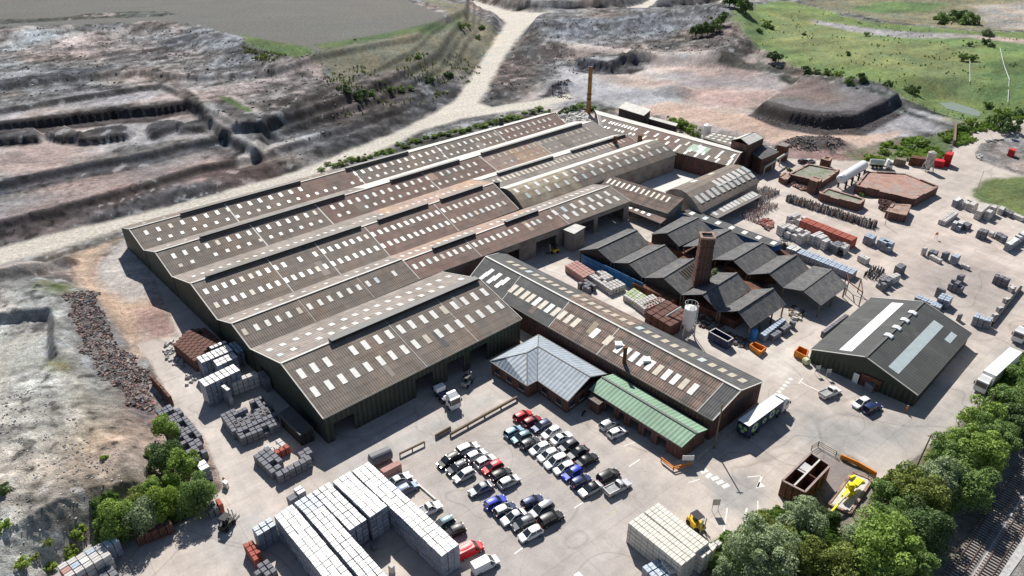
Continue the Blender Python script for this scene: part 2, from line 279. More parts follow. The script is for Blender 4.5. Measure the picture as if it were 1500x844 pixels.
# painted regions: (name, z, colour, roughness of ground (m), edge noise (m), soft (m), outline)
REG = [
 ('quarry_ground', 12, (0.205,0.195,0.19), 0.9, 10, 8, [(-900,60),(0,50),(250,45),(350,65),(460,85),(560,110),(520,170),(400,200),(300,140),(240,110),(0,150),(-900,200)]),
 ('quarry_ground', 10, (0.22,0.225,0.235), 1.0, 10, 10, [(140,60),(250,60),(330,80),(420,105),(500,115),(560,140),(480,150),(400,170),(330,150),(260,120),(180,110)]),
 ('quarry_ground', 16, (0.42,0.42,0.42), 0.5, 14, 6, [(0,68),(60,60),(140,62),(130,76),(60,74),(0,82)]),
 ('quarry_ground', 16, (0.42,0.40,0.39), 0.3, 6, 3, [(0,114),(60,112),(88,116),(50,124),(0,130)]),
 ('quarry_ground', 12, (0.12,0.115,0.125), 1.0, 8, 5, [(150,92),(250,84),(265,100),(170,104)]),
 ('quarry_ground', 6, (0.10,0.095,0.10), 0.8, 6, 5, [(430,150),(560,125),(650,105),(690,85),(680,115),(640,150),(560,180),(440,215),(380,215),(340,240),(300,262),(200,290),(0,350),(-200,400),(-200,380),(0,330),(200,268),(320,225)]),
 ('quarry_ground', 12, (0.40,0.35,0.335), 0.25, 5, 3, [(-400,220),(0,166),(107,150),(190,138),(235,131),(272,150),(225,156),(107,168),(0,186),(-400,250)]),
 ('quarry_ground', 9, (0.37,0.33,0.32), 0.25, 5, 3, [(-400,260),(0,196),(100,180),(230,168),(285,158),(290,172),(260,186),(330,192),(280,196),(190,206),(107,234),(0,252),(-400,330)]),
 ('quarry_ground', 8, (0.25,0.22,0.215), 0.3, 10, 4, [(-400,350),(0,282),(107,254),(213,228),(290,212),(340,218),(300,236),(200,262),(100,288),(0,312),(-400,410)]),
 ('quarry_ground', 3, (0.30,0.235,0.22), 0.3, 8, 4, [(-400,440),(0,338),(107,312),(213,284),(320,252),(370,236),(350,228),(280,248),(200,272),(100,300),(0,326),(-400,420)]),
 ('quarry_ground', 12, (0.25,0.22,0.21), 0.3, 6, 3, [(300,165),(330,172),(370,196),(360,214),(330,202),(300,184)]),
 ('ploughed_field', 25, (0.142,0.14,0.128), 0.0, .6, 1, [(-900,80),(0,42),(120,38),(230,33),(290,38),(345,54),(400,68),(465,77),(560,60),(655,36),(650,24),(600,4),(560,-20),(540,-60),(-900,-60)]),
 ('grass_bank', 24, (0.09,0.14,0.045), 0.6, 4, 2, [(352,54),(400,65),(455,75),(465,82),(440,86),(400,80),(360,66)]),
 ('grass_bank', 22, (0.17,0.165,0.12), 0.5, 5, 4, [(462,79),(560,60),(662,36),(640,15),(600,0),(650,0),(700,8),(735,14),(730,40),(700,60),(640,80),(560,90),(500,112),(470,100)]),
 ('grass_bank', 20, (0.09,0.13,0.05), 0.5, 3, 2, [(462,79),(560,61),(660,38),(674,24),(676,34),(620,58),(560,70),(480,86)]),
 ('quarry_ground', 2, (0.10,0.10,0.075), 0.9, 5, 2, [(400,278),(470,262),(520,244),(600,204),(700,180),(790,160),(845,152),(880,148),(905,155),(880,172),(800,168),(700,190),(600,222),(500,250),(420,272)]),
 ('quarry_ground', 1, (0.13,0.12,0.10), 0.8, 3, 2, [(-200,460),(0,392),(107,363),(176,342),(176,350),(110,372),(60,392),(0,412),(-200,480)]),
 ('haul_road', 1, (0.42,0.38,0.35), 0.1, 2, 2, [(-200,500),(0,412),(60,394),(104,378),(112,392),(60,404),(0,425),(-200,520)]),
 ('quarry_ground', 4, (0.36,0.34,0.31), 0.9, 8, 5, [(-300,480),(0,425),(60,410),(110,400),(140,440),(180,510),(235,600),(235,690),(190,760),(130,900),(-300,900)]),
 ('quarry_ground', 5, (0.44,0.42,0.38), 0.6, 8, 5, [(-300,560),(0,560),(70,550),(90,600),(110,660),(100,740),(60,800),(0,840),(-300,840)]),
 ('quarry_ground', 5, (0.33,0.29,0.23), 0.35, 6, 4, [(95,520),(150,610),(200,680),(225,700),(190,720),(140,700),(115,650),(100,580)]),
 ('quarry_ground', 3, (0.44,0.42,0.37), 0.15, 3, 2, [(-120,490),(0,486),(62,480),(68,490),(75,530),(40,545),(0,552),(-120,570)]),
 ('quarry_ground', 4, (0.11,0.10,0.10), 0.8, 3, 2, [(10,478),(66,462),(80,478),(92,525),(78,528),(66,478),(12,488)]),
 ('grass_bank', 3, (0.10,0.13,0.05), 0.5, 5, 3, [(60,412),(100,415),(122,430),(110,446),(80,440),(62,425)]),
 ('grass_bank', 5, (0.13,0.15,0.06), 0.3, 3, 2, [(68,532),(95,528),(108,536),(100,545),(80,543)]),
 ('quarry_ground', 2, (0.24,0.225,0.205), 0.6, 6, 3, [(150,700),(225,700),(250,740),(240,770),(170,800),(120,800),(60,820),(60,900),(200,900),(260,790),(310,730),(255,600),(235,640)]),
 ('rubble_bank', 2, (0.17,0.145,0.145), 0.9, 5, 2, [(95,438),(120,432),(148,452),(160,478),(190,512),(205,530),(222,560),(240,592),(225,612),(190,606),(168,578),(140,540),(115,500),(100,465)]),
 ('rubble_bank', 1, (0.44,0.42,0.41), 0.4, 4, 3, [(148,490),(175,490),(205,520),(195,530),(170,525)]),
 ('dirt_track', 0, (0.46,0.43,0.41), 0.12, 4, 2, [(140,395),(178,352),(200,345),(260,440),(275,490),(250,500),(215,505),(180,470),(150,430)]),
 ('dirt_track', 0, (0.51,0.385,0.295), 0.08, 2, 2, [(100,380),(118,368),(176,350),(160,362),(140,380),(134,400),(150,425),(185,440),(235,438),(262,470),(220,478),(205,500),(235,520),(200,525),(165,480),(135,440),(108,405)]),
 ('dirt_track', 0, (0.40,0.28,0.25), 0.08, 4, 3, [(190,455),(240,440),(265,485),(225,505),(205,490)]),
 # right-hand far side
 ('quarry_ground', 5, (0.165,0.155,0.15), 1.0, 8, 5, [(775,40),(850,26),(1000,24),(1060,34),(1080,60),(1120,80),(1090,95),(1000,92),(900,88),(840,100),(800,120),(690,160),(700,140),(730,100),(750,70)]),
 ('quarry_ground', 8, (0.20,0.20,0.21), 0.9, 8, 6, [(820,34),(960,32),(1000,50),(900,64),(800,60)]),
 ('quarry_ground', 3, (0.36,0.38,0.40), 0.5, 8, 5, [(755,70),(785,58),(810,74),(780,92),(758,98)]),
 ('quarry_ground', 4, (0.36,0.33,0.31), 0.2, 4, 2, [(838,66),(900,70),(980,80),(1040,82),(1030,88),(930,84),(850,74)]),
 ('quarry_ground', 0, (0.47,0.42,0.395), 0.12, 8, 6, [(790,128),(835,100),(900,96),(1000,90),(1090,96),(1180,102),(1182,112),(1095,160),(1140,180),(1260,190),(1330,160),(1310,140),(1340,142),(1400,160),(1420,170),(1370,190),(1300,215),(1240,225),(1160,215),(1060,200),(1000,180),(905,155),(880,148),(845,150),(800,162),(740,158)]),
 ('quarry_ground', 0, (0.40,0.315,0.29), 0.12, 8, 6, [(1000,105),(1120,95),(1180,104),(1100,155),(1010,150),(985,125)]),
 ('dirt_track', 0, (0.48,0.355,0.29), 0.08, 4, 5, [(900,162),(980,150),(1100,168),(1200,188),(1280,196),(1330,190),(1290,212),(1240,220),(1240,235),(1180,232),(1150,225),(1140,215),(1060,190),(1000,175)]),
 ('quarry_ground', 5, (0.22,0.185,0.175), 0.06, 2, 1.5, [(1116,152),(1178,114),(1292,133),(1314,141),(1254,168),(1208,171),(1160,164)]),
 ('quarry_ground', 3, (0.085,0.068,0.066), 0.25, 1.2, 1, [(1096,160),(1116,151),(1160,163),(1208,170),(1254,167),(1314,140),(1333,155),(1272,189),(1200,189),(1140,178)]),  # front bank of the platform, its shade put into the colour
 ('quarry_ground', 0, (0.42,0.26,0.24), 0.15, 6, 3, [(1150,222),(1190,212),(1230,220),(1250,236),(1200,236),(1160,232)]),
 ('rubble_bank', 1, (0.13,0.115,0.11), 0.9, 4, 2, [(1134,214),(1160,202),(1230,204),(1246,212),(1225,222),(1160,214)]),
 ('grass_hillside', 4, (0.155,0.22,0.08), 0.25, 8, 4, [(1065,48),(1090,30),(1150,10),(1190,16),(1270,38),(1420,52),(1700,60),(1750,230),(1500,190),(1440,182),(1340,148),(1290,128),(1240,118),(1160,98),(1110,78)]),
 ('grass_hillside', 6, (0.19,0.225,0.095), 0.2, 14, 8, [(1130,30),(1180,24),(1290,60),(1420,70),(1440,110),(1420,140),(1330,110),(1200,90),(1120,60)]),
 ('grass_hillside', 6, (0.10,0.15,0.055), 0.6, 10, 6, [(1440,90),(1600,80),(1600,200),(1480,180),(1440,150)]),
 ('grass_hillside', 8, (0.20,0.19,0.12), 0.6, 10, 8, [(1160,0),(1260,-20),(1450,-40),(1700,-40),(1700,50),(1420,48),(1290,36),(1180,12)]),
 ('grass_hillside', 8, (0.12,0.19,0.07), 0.4, 8, 4, [(1230,6),(1300,-5),(1390,-2),(1370,8),(1300,12)]),
 ('grass_hillside', 8, (0.34,0.31,0.28), 0.4, 8, 5, [(1430,0),(1600,-10),(1600,44),(1500,36),(1450,30)]),
 ('quarry_ground', 7, (0.44,0.38,0.34), 0.15, 4, 3, [(1188,28),(1260,40),(1330,47),(1420,50),(1520,60),(1520,66),(1420,56),(1320,56),(1250,46),(1190,34)]),
 ('quarry_ground', 7, (0.11,0.12,0.10), 0.8, 3, 2, [(1110,80),(1160,97),(1240,118),(1290,128),(1370,155),(1420,170),(1430,178),(1370,158),(1290,136),(1240,124),(1160,106),(1108,88)]),
 ('grass_bank', 1, (0.11,0.15,0.06), 0.7, 6, 3, [(1245,222),(1300,205),(1390,190),(1430,182),(1500,178),(1600,190),(1500,192),(1410,190),(1400,215),(1380,235),(1300,236),(1255,235)]),
 ('grass_bank', 1, (0.17,0.14,0.10), 0.7, 5, 3, [(1245,222),(1300,205),(1330,200),(1310,220),(1270,230)]),
 ('quarry_ground', 2, (0.075,0.065,0.068), 0.5, 1.2, 1.2, [(-500,484),(-200,408)] + LIP5 + [(432,246),(400,257),(307,281),(227,303),(133,329),(67,346),(0,365),(-200,420),(-500,500)]),  # the LIP scarp bands carry bank shade put into the colour
 ('quarry_ground', 4.4, (0.085,0.07,0.07), 0.6, 1.5, 1.2, [(-500,460)] + LIP4 + [(345,240),(330,255),(293,252),(227,274),(187,287),(133,301),(53,322),(0,335),(-500,480)]),
 ('quarry_ground', 6.5, (0.085,0.09,0.105), 0.6, 1.5, 1.2, [(-500,370)] + LIP3 + [(350,205),(300,214),(260,225),(213,236),(160,247),(107,256),(60,266),(0,279),(-500,390)]),
 ('quarry_ground', 9.5, (0.07,0.06,0.062), 0.5, 1.2, 1.2, [(-500,250)] + LIP1 + [(284,154),(276,159),(236,166),(227,171),(170,173),(107,181),(50,188),(0,193),(-500,266)]),
 ('quarry_ground', 11, (0.11,0.10,0.10), 0.5, 1.2, 1, [(-500,228)] + LIP6 + [(258,140),(236,130),(200,134),(133,145),(70,155),(0,167),(-500,234)]),
 ('quarry_ground', 9, (0.075,0.07,0.075), 0.5, 1.2, 1, [(-100,200),(0,191),(50,187),(60,195),(57,204),(30,207),(0,208),(-100,216)]),
 ('quarry_ground', 9, (0.08,0.075,0.078), 0.5, 1.2, 1, [(66,189),(95,185),(110,190),(116,200),(107,206),(80,204),(64,197)]),
 ('quarry_ground', 9, (0.075,0.07,0.075), 0.5, 1.2, 1, [(118,195),(150,187),(180,184),(190,190),(186,198),(150,205),(112,207)]),
 ('quarry_ground', 9, (0.075,0.07,0.075), 0.5, 1.2, 1, [(216,185),(232,178),(258,176),(265,184),(240,192),(224,199),(217,195)]),
 ('quarry_ground', 9, (0.08,0.075,0.078), 0.5, 1.2, 1, [(264,180),(298,171),(312,178),(290,188),(262,188)]),
 ('quarry_ground', 14, (0.085,0.085,0.095), 0.8, 2.5, 2, [(0,132),(30,126),(70,122),(110,116),(162,109),(166,115),(110,125),(60,130),(0,140)]),
 ('quarry_ground', 16, (0.08,0.09,0.075), 0.6, 2.5, 2, [(-300,60),(0,47),(100,43),(130,38),(200,34),(250,34),(262,38),(240,42),(160,44),(100,48),(0,54),(-300,68)]),
 ('quarry_ground', 9, (0.10,0.09,0.09), 0.6, 2, 1.5, [(252,128),(268,136),(286,148),(312,170),(300,176),(284,158),(262,142)]),
 ('quarry_ground', 9, (0.38,0.35,0.33), 0.2, 2, 1, [(283,143),(296,148),(312,158),(340,180),(368,206),(360,208),(330,186),(304,166)]),
 ('quarry_ground', 9, (0.15,0.135,0.13), 0.5, 2, 1.5, [(312,152),(345,162),(372,182),(374,200),(350,190),(322,168)]),
 ('quarry_ground', 9, (0.40,0.38,0.36), 0.2, 2, 1, [(340,152),(378,168),(390,178),(382,186),(372,178),(344,160)]),
 ('grass_bank', 11, (0.09,0.14,0.05), 0.4, 1.5, 1, [(320,146),(334,146),(372,166),(366,170),(340,158)]),
 ('quarry_ground', 7, (0.09,0.075,0.075), 0.9, 3, 2.5, [(310,212),(345,208),(400,222),(420,236),(390,250),(340,262),(318,240)]),
 ('quarry_ground', 4, (0.42,0.40,0.38), 0.2, 1.5, 1, [(345,232),(400,212),(470,196),(474,199),(402,218),(350,240)]),
 ('quarry_ground', 4, (0.44,0.42,0.40), 0.2, 1.5, 1, [(820,58),(870,66),(960,74),(1040,78),(1036,83),(950,80),(870,73),(820,66)]),
 ('quarry_ground', 3, (0.09,0.085,0.095), 0.8, 2, 1.5, [(838,96),(848,86),(890,94),(920,82),(950,92),(930,100),(880,102)]),
 ('quarry_ground', 3, (0.07,0.06,0.065), 0.8, 2, 1.5, [(790,132),(812,122),(832,126),(842,136),(800,142),(770,148)]),
 ('quarry_ground', 3, (0.105,0.10,0.10), 0.8, 3, 3, [(775,40),(800,70),(830,64),(790,110),(720,152),(700,150),(714,132),(735,95),(760,60)]),
 ('quarry_ground', 3, (0.10,0.10,0.085), 0.5, 2, 1.5, [(1060,80),(1095,92),(1170,104),(1240,122),(1290,133),(1370,156),(1430,176),(1370,162),(1290,140),(1180,112),(1100,100),(1050,92)]),
 # yard
 ('concrete_yard', 0, (0.36,0.33,0.30), 0.0, 3, 2, [(60,905),(72,838),(110,815),(165,785),(205,780),(250,765),(300,742),(300,905)]),
 ('concrete_yard', 0, (0.46,0.405,0.36), 0.0, 0.6, 0.6, [(200,505),(225,498),(262,493),(200,350),(560,250),(820,160),(960,180),(1060,205),(1150,232),(1240,236),(1330,234),(1385,236),(1398,215),(1400,190),(1440,188),(1520,186),(1650,190),(1650,480),(1500,524),(1440,590),(1400,625),(1350,665),(1290,706),(1220,690),(1160,730),(1142,762),(1100,782),(1030,800),(1000,1000),(190,1000),(205,850),(245,785),(300,740),(325,715),(316,690),(300,645),(258,590),(235,560)]),
 ('concrete_yard', 0, (0.41,0.385,0.36), 0.0, 2, 3, [(480,690),(560,640),(640,600),(715,570),(760,575),(700,610),(640,650),(560,690),(500,705)]),
 ('concrete_yard', 0, (0.385,0.35,0.325), 0.0, 4, 4, [(600,690),(700,640),(760,600),(840,620),(960,700),(990,740),(900,900),(720,900),(640,770)]),
 ('concrete_yard', 0, (0.34,0.32,0.305), 0.0, 2.5, 1.5, [(1040,700),(1090,690),(1130,720),(1100,760),(1050,750)]),
 ('concrete_yard', 0, (0.37,0.345,0.325), 0.0, 3, 2, [(300,760),(380,740),(420,790),(350,840),(290,820)]),
 ('concrete_yard', 0, (0.47,0.43,0.40), 0.0, 5, 6, [(262,520),(300,560),(345,640),(380,720),(340,740),(330,700),(290,620),(240,560)]),
 ('concrete_yard', 0, (0.30,0.285,0.27), 0.0, 3, 4, [(1130,640),(1180,600),(1280,610),(1370,600),(1470,520),(1500,500),(1500,525),(1440,590),(1350,660),(1240,680),(1180,660)]),
 ('concrete_yard', 0, (0.47,0.40,0.355), 0.0, 8, 8, [(1160,300),(1200,260),(1330,330),(1400,300),(1500,360),(1480,420),(1340,420),(1240,400),(1180,350)]),
 ('concrete_yard', 0, (0.33,0.29,0.265), 0.0, 6, 6, [(1320,395),(1400,380),(1470,400),(1470,440),(1440,460),(1400,440),(1340,430)]),
 ('concrete_yard', 0, (0.60,0.56,0.51), 0.0, 6, 5, [(780,385),(830,395),(1000,480),(1040,500),(1140,545),(1190,520),(1120,505),(1010,490),(940,450),(870,430),(800,400)]),
 ('grass_bank', 0, (0.14,0.18,0.07), 0.12, 2, 1.5, [(1424,287),(1436,266),(1450,262),(1500,258),(1700,262),(1700,345),(1500,322),(1470,304),(1440,296)]),
 ('verge', 0, (0.20,0.18,0.14), 0.3, 3, 1, [(1560,480),(1500,520),(1440,588),(1400,625),(1350,666),(1290,706),(1283,690),(1250,668),(1220,660),(1200,680),(1150,735),(1142,764),(1095,780),(1030,802),(1000,1000),(1340,1000),(1560,620)]),
 ('grass_bank', 0, (0.14,0.16,0.06), 0.3, 3, 1, [(1500,530),(1440,598),(1400,635),(1350,672),(1300,712),(1310,740),(1420,680),(1500,600)]),
 ('railway_ballast', 0, (0.27,0.25,0.235), 0.1, 2, 1, [(1700,380),(1500,650),(1440,750),(1370,870),(1300,1000),(1900,1000),(1900,380)]),
 ('concrete_yard', 0, (0.22,0.19,0.18), 0.05, 2, 1, [(1184,672),(1200,656),(1285,700),(1280,740),(1250,768),(1210,752)]),
 ('quarry_ground', 0, (0.34,0.31,0.29), 0.4, 2, 1.5, [(1428,222),(1440,212),(1470,205),(1520,206),(1560,215),(1560,260),(1500,258),(1460,246),(1436,236)]),
]
NAMES = ['quarry_ground','ploughed_field','grass_bank','haul_road','rubble_bank','dirt_track','grass_hillside','concrete_yard','verge','railway_ballast']
def paint(X, Y, Z, rg):
    col = np.empty(X.shape + (3,)); col[:] = (0.20, 0.185, 0.175)
    rough = np.full(X.shape, 0.7); rid = np.zeros(X.shape, int)
    wa = fbm(X, Y, 14, 4, 31, 0.6); wb = fbm(X, Y, 3.5, 3, 77, 0.6)
    for name, z, c, ro, en, so_, poly in REG:
        s = sdist(X, Y, W(zs(z, poly) if z else 0, *poly)) + wa * en * 1.6 + wb * min(en, 3) * 0.8
        f = np.clip(0.5 + s / (2 * so_), 0, 1)
        col = col * (1 - f[..., None]) + np.array(c) * f[..., None]; rough = rough * (1 - f) + ro * f
        rid = np.where(s > 0, NAMES.index(name), rid)
    return col, rough, rid
cols = np.concatenate([np.linspace(-1500, -20, 40, endpoint=False), np.arange(-20, 1521, 1.75), np.linspace(1524, 3000, 40)])
rows = np.concatenate([422 - CF * np.tan(np.radians(np.array([-0.6, -1.2, -2.0, -3.0, -4.2, -5.6, -7.0])) + CP), np.arange(-24, 868, 1.5), np.linspace(872, 1500, 26)])
GU, GV = np.meshgrid(cols, rows)
yy = (422 - GV) / CF; dz_ = -sP + yy * cP; tt = -CH / dz_
GX = tt * (GU - 750) / CF; GY = tt * (cP + yy * sP)
GZ, GR = terrain(GX, GY)
col, rough, rid = paint(GX, GY, GZ, GR)
near = np.clip((GY - 60) / 400, 0.25, 1.0)
GZ = GZ + rough * (1 - .75 * np.clip(GR, 0, 1) * (GY > 230)) * (fbm(GX, GY, 14, 4, 3, 0.55) * 2.2 * near + fbm(GX, GY, 2.0, 3, 8, 0.7) * np.where(GY > 230, .45, 1.1))
e0 = at(270, 152, 0) - at(0, 187, 0); e0.normalize(); AL0 = GX * e0.x + GY * e0.y; AC0 = -GX * e0.y + GY * e0.x
# albedo detail: streaks along the benches, mottling, steep banks darkened with shade put into the colour
a1 = fbm(AL0 * .5, AC0 * 2.0, 18, 6, 41, 0.7); a2 = fbm(GX, GY, 30, 5, 51, 0.6); a3 = fbm(GX, GY, 1.6, 3, 61, 0.8)
nat = (rid != 7)
k = np.where(nat, 1 + a1 * 1.0 + a2 * 0.7 + a3 * (0.5 + 0.9 * rough), 1 + a2 * 0.22 + a3 * 0.10)
bare = nat & (GX < -60) & (GY < 250)
k = np.where(bare, 1 + a1 * .35 + a2 * .45 + a3 * .45 + fbm(GX * .45 + GY * .2, GY * 4.2 - GX * 1.2, 12, 4, 43, .7) * .9, k)
k = np.where(rid == 1, 1 + fbm(GX * 0.15 + GY * 0.02, GY - GX * 0.1, 5, 3, 71) * 0.16 + a2 * 0.15, k)
k *= 1 - 0.2 * np.clip(GR, 0, 1) * nat
warm = fbm(GX, GY, 40, 3, 91) * 0.10 * nat
col = col * np.clip(k, 0.25, 1.9)[..., None]; col[..., 0] *= 1 + warm; col[..., 2] *= 1 - warm * 0.8
gm = (rid == 6) | (rid == 2)
# fine broken relief of the worked ground: ruts along the benches, cracks and lumps
e_ = at(270, 152, 0) - at(0, 187, 0); e_.normalize(); AL = GX * e_.x + GY * e_.y; AC = -GX * e_.y + GY * e_.x
rut = fbm(AL, AC * 7, 38, 5, 131, .7); lump = fbm(GX, GY * 1.1, 8, 4, 141, .75); crk = 1 - np.abs(fbm(GX + 9 * lump, GY + 9 * lump, 16, 4, 151, .6)) * 9
q_ = (rid == 0) * np.clip(rough * 1.6, .3, 1) * np.where((GX < -60) & (GY < 260), .25, .9)
col *= np.clip(1 + q_ * (rut * 1.5 + lump * 1.5 - .45 * np.clip(crk, 0, 1)), .3, 2.0)[..., None]
far_ = np.clip((GY - 120) / 200, 0, 1); g2 = fbm(GX, GY, 5, 3, 191, .8); g3 = np.where(GY > 230, vnoise(GX / 3.4, GY / 4.6, 193), vnoise(GX / 1.6, GY / 1.8, 194)); g4 = fbm(GX, GY, 26, 3, 195)
nq = ((rid == 0) | (rid == 3) | (rid == 4)) * np.clip(rough * 1.5, .12, 1)
col *= np.clip(1 + nq * (1 - .7 * np.clip(GR, 0, 1)) * (g2 * 1.5 + (g3 - .5) * .9), .35, 2.2)[..., None]
spk = (g3 > .80) & (g4 > -.02) & (rid == 0) & (rough > .35); col = np.where(spk[..., None], col * .4 + np.array((.24, .24, .24)), col)
dk = (g3 < .17) & (g4 < .06) & (rid == 0) & (rough > .3); col = np.where(dk[..., None], col * .45, col)
up_ = (rid == 0) & (GY > 240); lum_ = col.mean(-1, keepdims=True); mixw = np.where(up_, .25, 0)[..., None]; col = (col * (1 - mixw) + lum_ * np.array((1.06, .99, .98)) * mixw) * np.where(up_, .90, 1.0)[..., None]
bl = fbm(GX, GY, 35, 3, 161); col[..., 2] *= 1 + .16 * np.clip(bl * 3, -.3, .6) * (rid == 0); col[..., 0] *= 1 + .25 * np.clip(-bl * 3, -.3, .6) * (rid == 0)
hr = sdist(GX, GY, W(0, *HAUL)); hw = np.clip(.5 + (hr + fbm(GX, GY, 6, 3, 171) * 3) / 3, 0, 1)[..., None]
tr_ = 1 + fbm(AL * .3, AC * 3, 8, 3, 181) * .25; col = col * (1 - hw) + (np.array((0.56, 0.52, 0.455)) * tr_[..., None]) * hw; rid = np.where((hr > 0), 3, rid); rough = np.where(hr > -1, .05, rough)
GZ = np.where(hr > -2, GZ * np.clip(-hr / 2, 0, 1) + np.where(hr > 0, .03, 0), GZ)
gn = fbm(GX, GY, 12, 5, 101, 0.65)
col[..., 0] *= np.where(gm, 1 + gn * 0.8, 1); col[..., 1] *= np.where(gm, 1 + gn * 0.35, 1)
# tyre tracks polished along the pale dirt roads
rr_ = (rid == 4) & (fbm(GX, GY, 5, 2, 13) > -.1); sp = vnoise(GX * 1.3, GY * 1.3, 7) * rr_
col[..., 0] = np.where(sp > 0.72, col[..., 0] * 1.6, col[..., 0]); col = np.where((rr_ & (sp < 0.3))[..., None], col * 0.55, col)
nr, nc = GX.shape
RH = GZ
def ground_z(x, y):
    X = np.array([[float(x)]]); Y = np.array([[float(y)]]); return float(terrain(X, Y)[0][0, 0])
def terrain_mat():
    m = bpy.data.materials.new('earth_and_gravel'); m.use_nodes = True; t = m.node_tree; N = t.nodes; L = t.links; b = N["Principled BSDF"]
    b.inputs['Roughness'].default_value = 0.95; b.inputs['Specular IOR Level'].default_value = 0.15
    at_ = N.new('ShaderNodeAttribute'); at_.attribute_name = 'Col'; geo = N.new('ShaderNodeNewGeometry')
    fac = None
    for sc, amt in ((0.8, 0.38), (3.0, 0.38)):
        n = N.new('ShaderNodeTexNoise'); n.inputs['Scale'].default_value = sc; n.inputs['Detail'].default_value = 6; n.inputs['Roughness'].default_value = 0.7
        L.new(geo.outputs['Position'], n.inputs['Vector'])
        q = N.new('ShaderNodeMapRange'); q.inputs['From Min'].default_value = 0.3; q.inputs['From Max'].default_value = 0.7; q.inputs['To Min'].default_value = 1 - amt; q.inputs['To Max'].default_value = 1 + amt
        L.new(n.outputs[0], q.inputs[0])
        if fac is None: fac = q.outputs[0]
        else:
            mm = N.new('ShaderNodeMath'); mm.operation = 'MULTIPLY'; L.new(fac, mm.inputs[0]); L.new(q.outputs[0], mm.inputs[1]); fac = mm.outputs[0]
    s = N.new('ShaderNodeVectorMath'); s.operation = 'SCALE'; L.new(at_.outputs['Color'], s.inputs[0]); L.new(fac, s.inputs['Scale'])
    L.new(s.outputs[0], b.inputs['Base Color'])
    bp = N.new('ShaderNodeBump'); bp.inputs['Strength'].default_value = 0.9; bp.inputs['Distance'].default_value = 0.5; L.new(n.outputs[0], bp.inputs['Height']); L.new(bp.outputs[0], b.inputs['Normal'])
    return m
def yard_mat():
    m = bpy.data.materials.new('worn_concrete'); m.use_nodes = True; t = m.node_tree; N = t.nodes; L = t.links; b = N["Principled BSDF"]
    b.inputs['Roughness'].default_value = 0.85; b.inputs['Specular IOR Level'].default_value = 0.25
    at_ = N.new('ShaderNodeAttribute'); at_.attribute_name = 'Col'; geo = N.new('ShaderNodeNewGeometry')
    rot = N.new('ShaderNodeMapping'); rot.inputs['Rotation'].default_value = (0, 0, R(-38)); L.new(geo.outputs['Position'], rot.inputs[0])
    fac = None
    def mul(o):
        nonlocal fac
        if fac is None: fac = o; return
        mm = N.new('ShaderNodeMath'); mm.operation = 'MULTIPLY'; L.new(fac, mm.inputs[0]); L.new(o, mm.inputs[1]); fac = mm.outputs[0]
    for sc, amt, st in ((0.06, 0.13, (1, 1, 1)), (0.35, 0.10, (1, 0.2, 1)), (2.5, 0.09, (1, 1, 1)), (0.2, 0.12, (0.12, 1, 1)), (0.25, 0.12, (1, 1, 1))):
        mp = N.new('ShaderNodeMapping'); mp.inputs['Scale'].default_value = st; L.new(rot.outputs[0], mp.inputs[0])
        n = N.new('ShaderNodeTexNoise'); n.inputs['Scale'].default_value = sc; n.inputs['Detail'].default_value = 6; n.inputs['Roughness'].default_value = 0.65; L.new(mp.outputs[0], n.inputs['Vector'])
        q = N.new('ShaderNodeMapRange'); q.inputs['From Min'].default_value = 0.3; q.inputs['From Max'].default_value = 0.7; q.inputs['To Min'].default_value = 1 - amt; q.inputs['To Max'].default_value = 1 + amt
        L.new(n.outputs[0], q.inputs[0]); mul(q.outputs[0])
    for sc, wdt, amt in ((0.035, 0.0035, 0.80), (0.09, 0.006, 0.88), (0.02, 0.003, 0.78)):      # curved tyre scuffs and cracks
        n = N.new('ShaderNodeTexNoise'); n.inputs['Scale'].default_value = sc; n.inputs['Detail'].default_value = 1.5; L.new(rot.outputs[0], n.inputs['Vector'])
        s1 = N.new('ShaderNodeMath'); s1.operation = 'SUBTRACT'; s1.inputs[1].default_value = 0.5; L.new(n.outputs[0], s1.inputs[0]); s2 = N.new('ShaderNodeMath'); s2.operation = 'ABSOLUTE'; L.new(s1.outputs[0], s2.inputs[0])
        q = N.new('ShaderNodeMapRange'); q.inputs['From Min'].default_value = 0; q.inputs['From Max'].default_value = wdt; q.inputs['To Min'].default_value = amt; q.inputs['To Max'].default_value = 1; L.new(s2.outputs[0], q.inputs[0]); mul(q.outputs[0])
    # slab joints
    br = N.new('ShaderNodeTexBrick'); br.inputs['Scale'].default_value = 1; br.inputs['Brick Width'].default_value = 14; br.inputs['Row Height'].default_value = 9; br.inputs['Mortar Size'].default_value = 0.06; br.offset = 0.0
    br.inputs['Color1'].default_value = (1, 1, 1, 1); br.inputs['Color2'].default_value = (0.95, 0.95, 0.95, 1); br.inputs['Mortar'].default_value = (0.80, 0.79, 0.78, 1)
    L.new(rot.outputs[0], br.inputs['Vector'])
    s = N.new('ShaderNodeVectorMath'); s.operation = 'SCALE'; L.new(at_.outputs['Color'], s.inputs[0]); L.new(fac, s.inputs['Scale'])
    v = N.new('ShaderNodeVectorMath'); v.operation = 'MULTIPLY'; L.new(s.outputs[0], v.inputs[0]); L.new(br.outputs['Color'], v.inputs[1]); L.new(v.outputs[0], b.inputs['Base Color'])
    return m
earth_m = terrain_mat(); yard_m = yard_mat()
idx = np.arange(nr * nc).reshape(nr, nc)
quads = np.stack([idx[1:, :-1], idx[1:, 1:], idx[:-1, 1:], idx[:-1, :-1]], -1).reshape(-1, 4)
fr = rid[1:, :-1].reshape(-1)
V = np.stack([GX, GY, GZ], -1).reshape(-1, 3); CC = np.concatenate([col, np.ones(GX.shape + (1,))], -1).reshape(-1, 4)
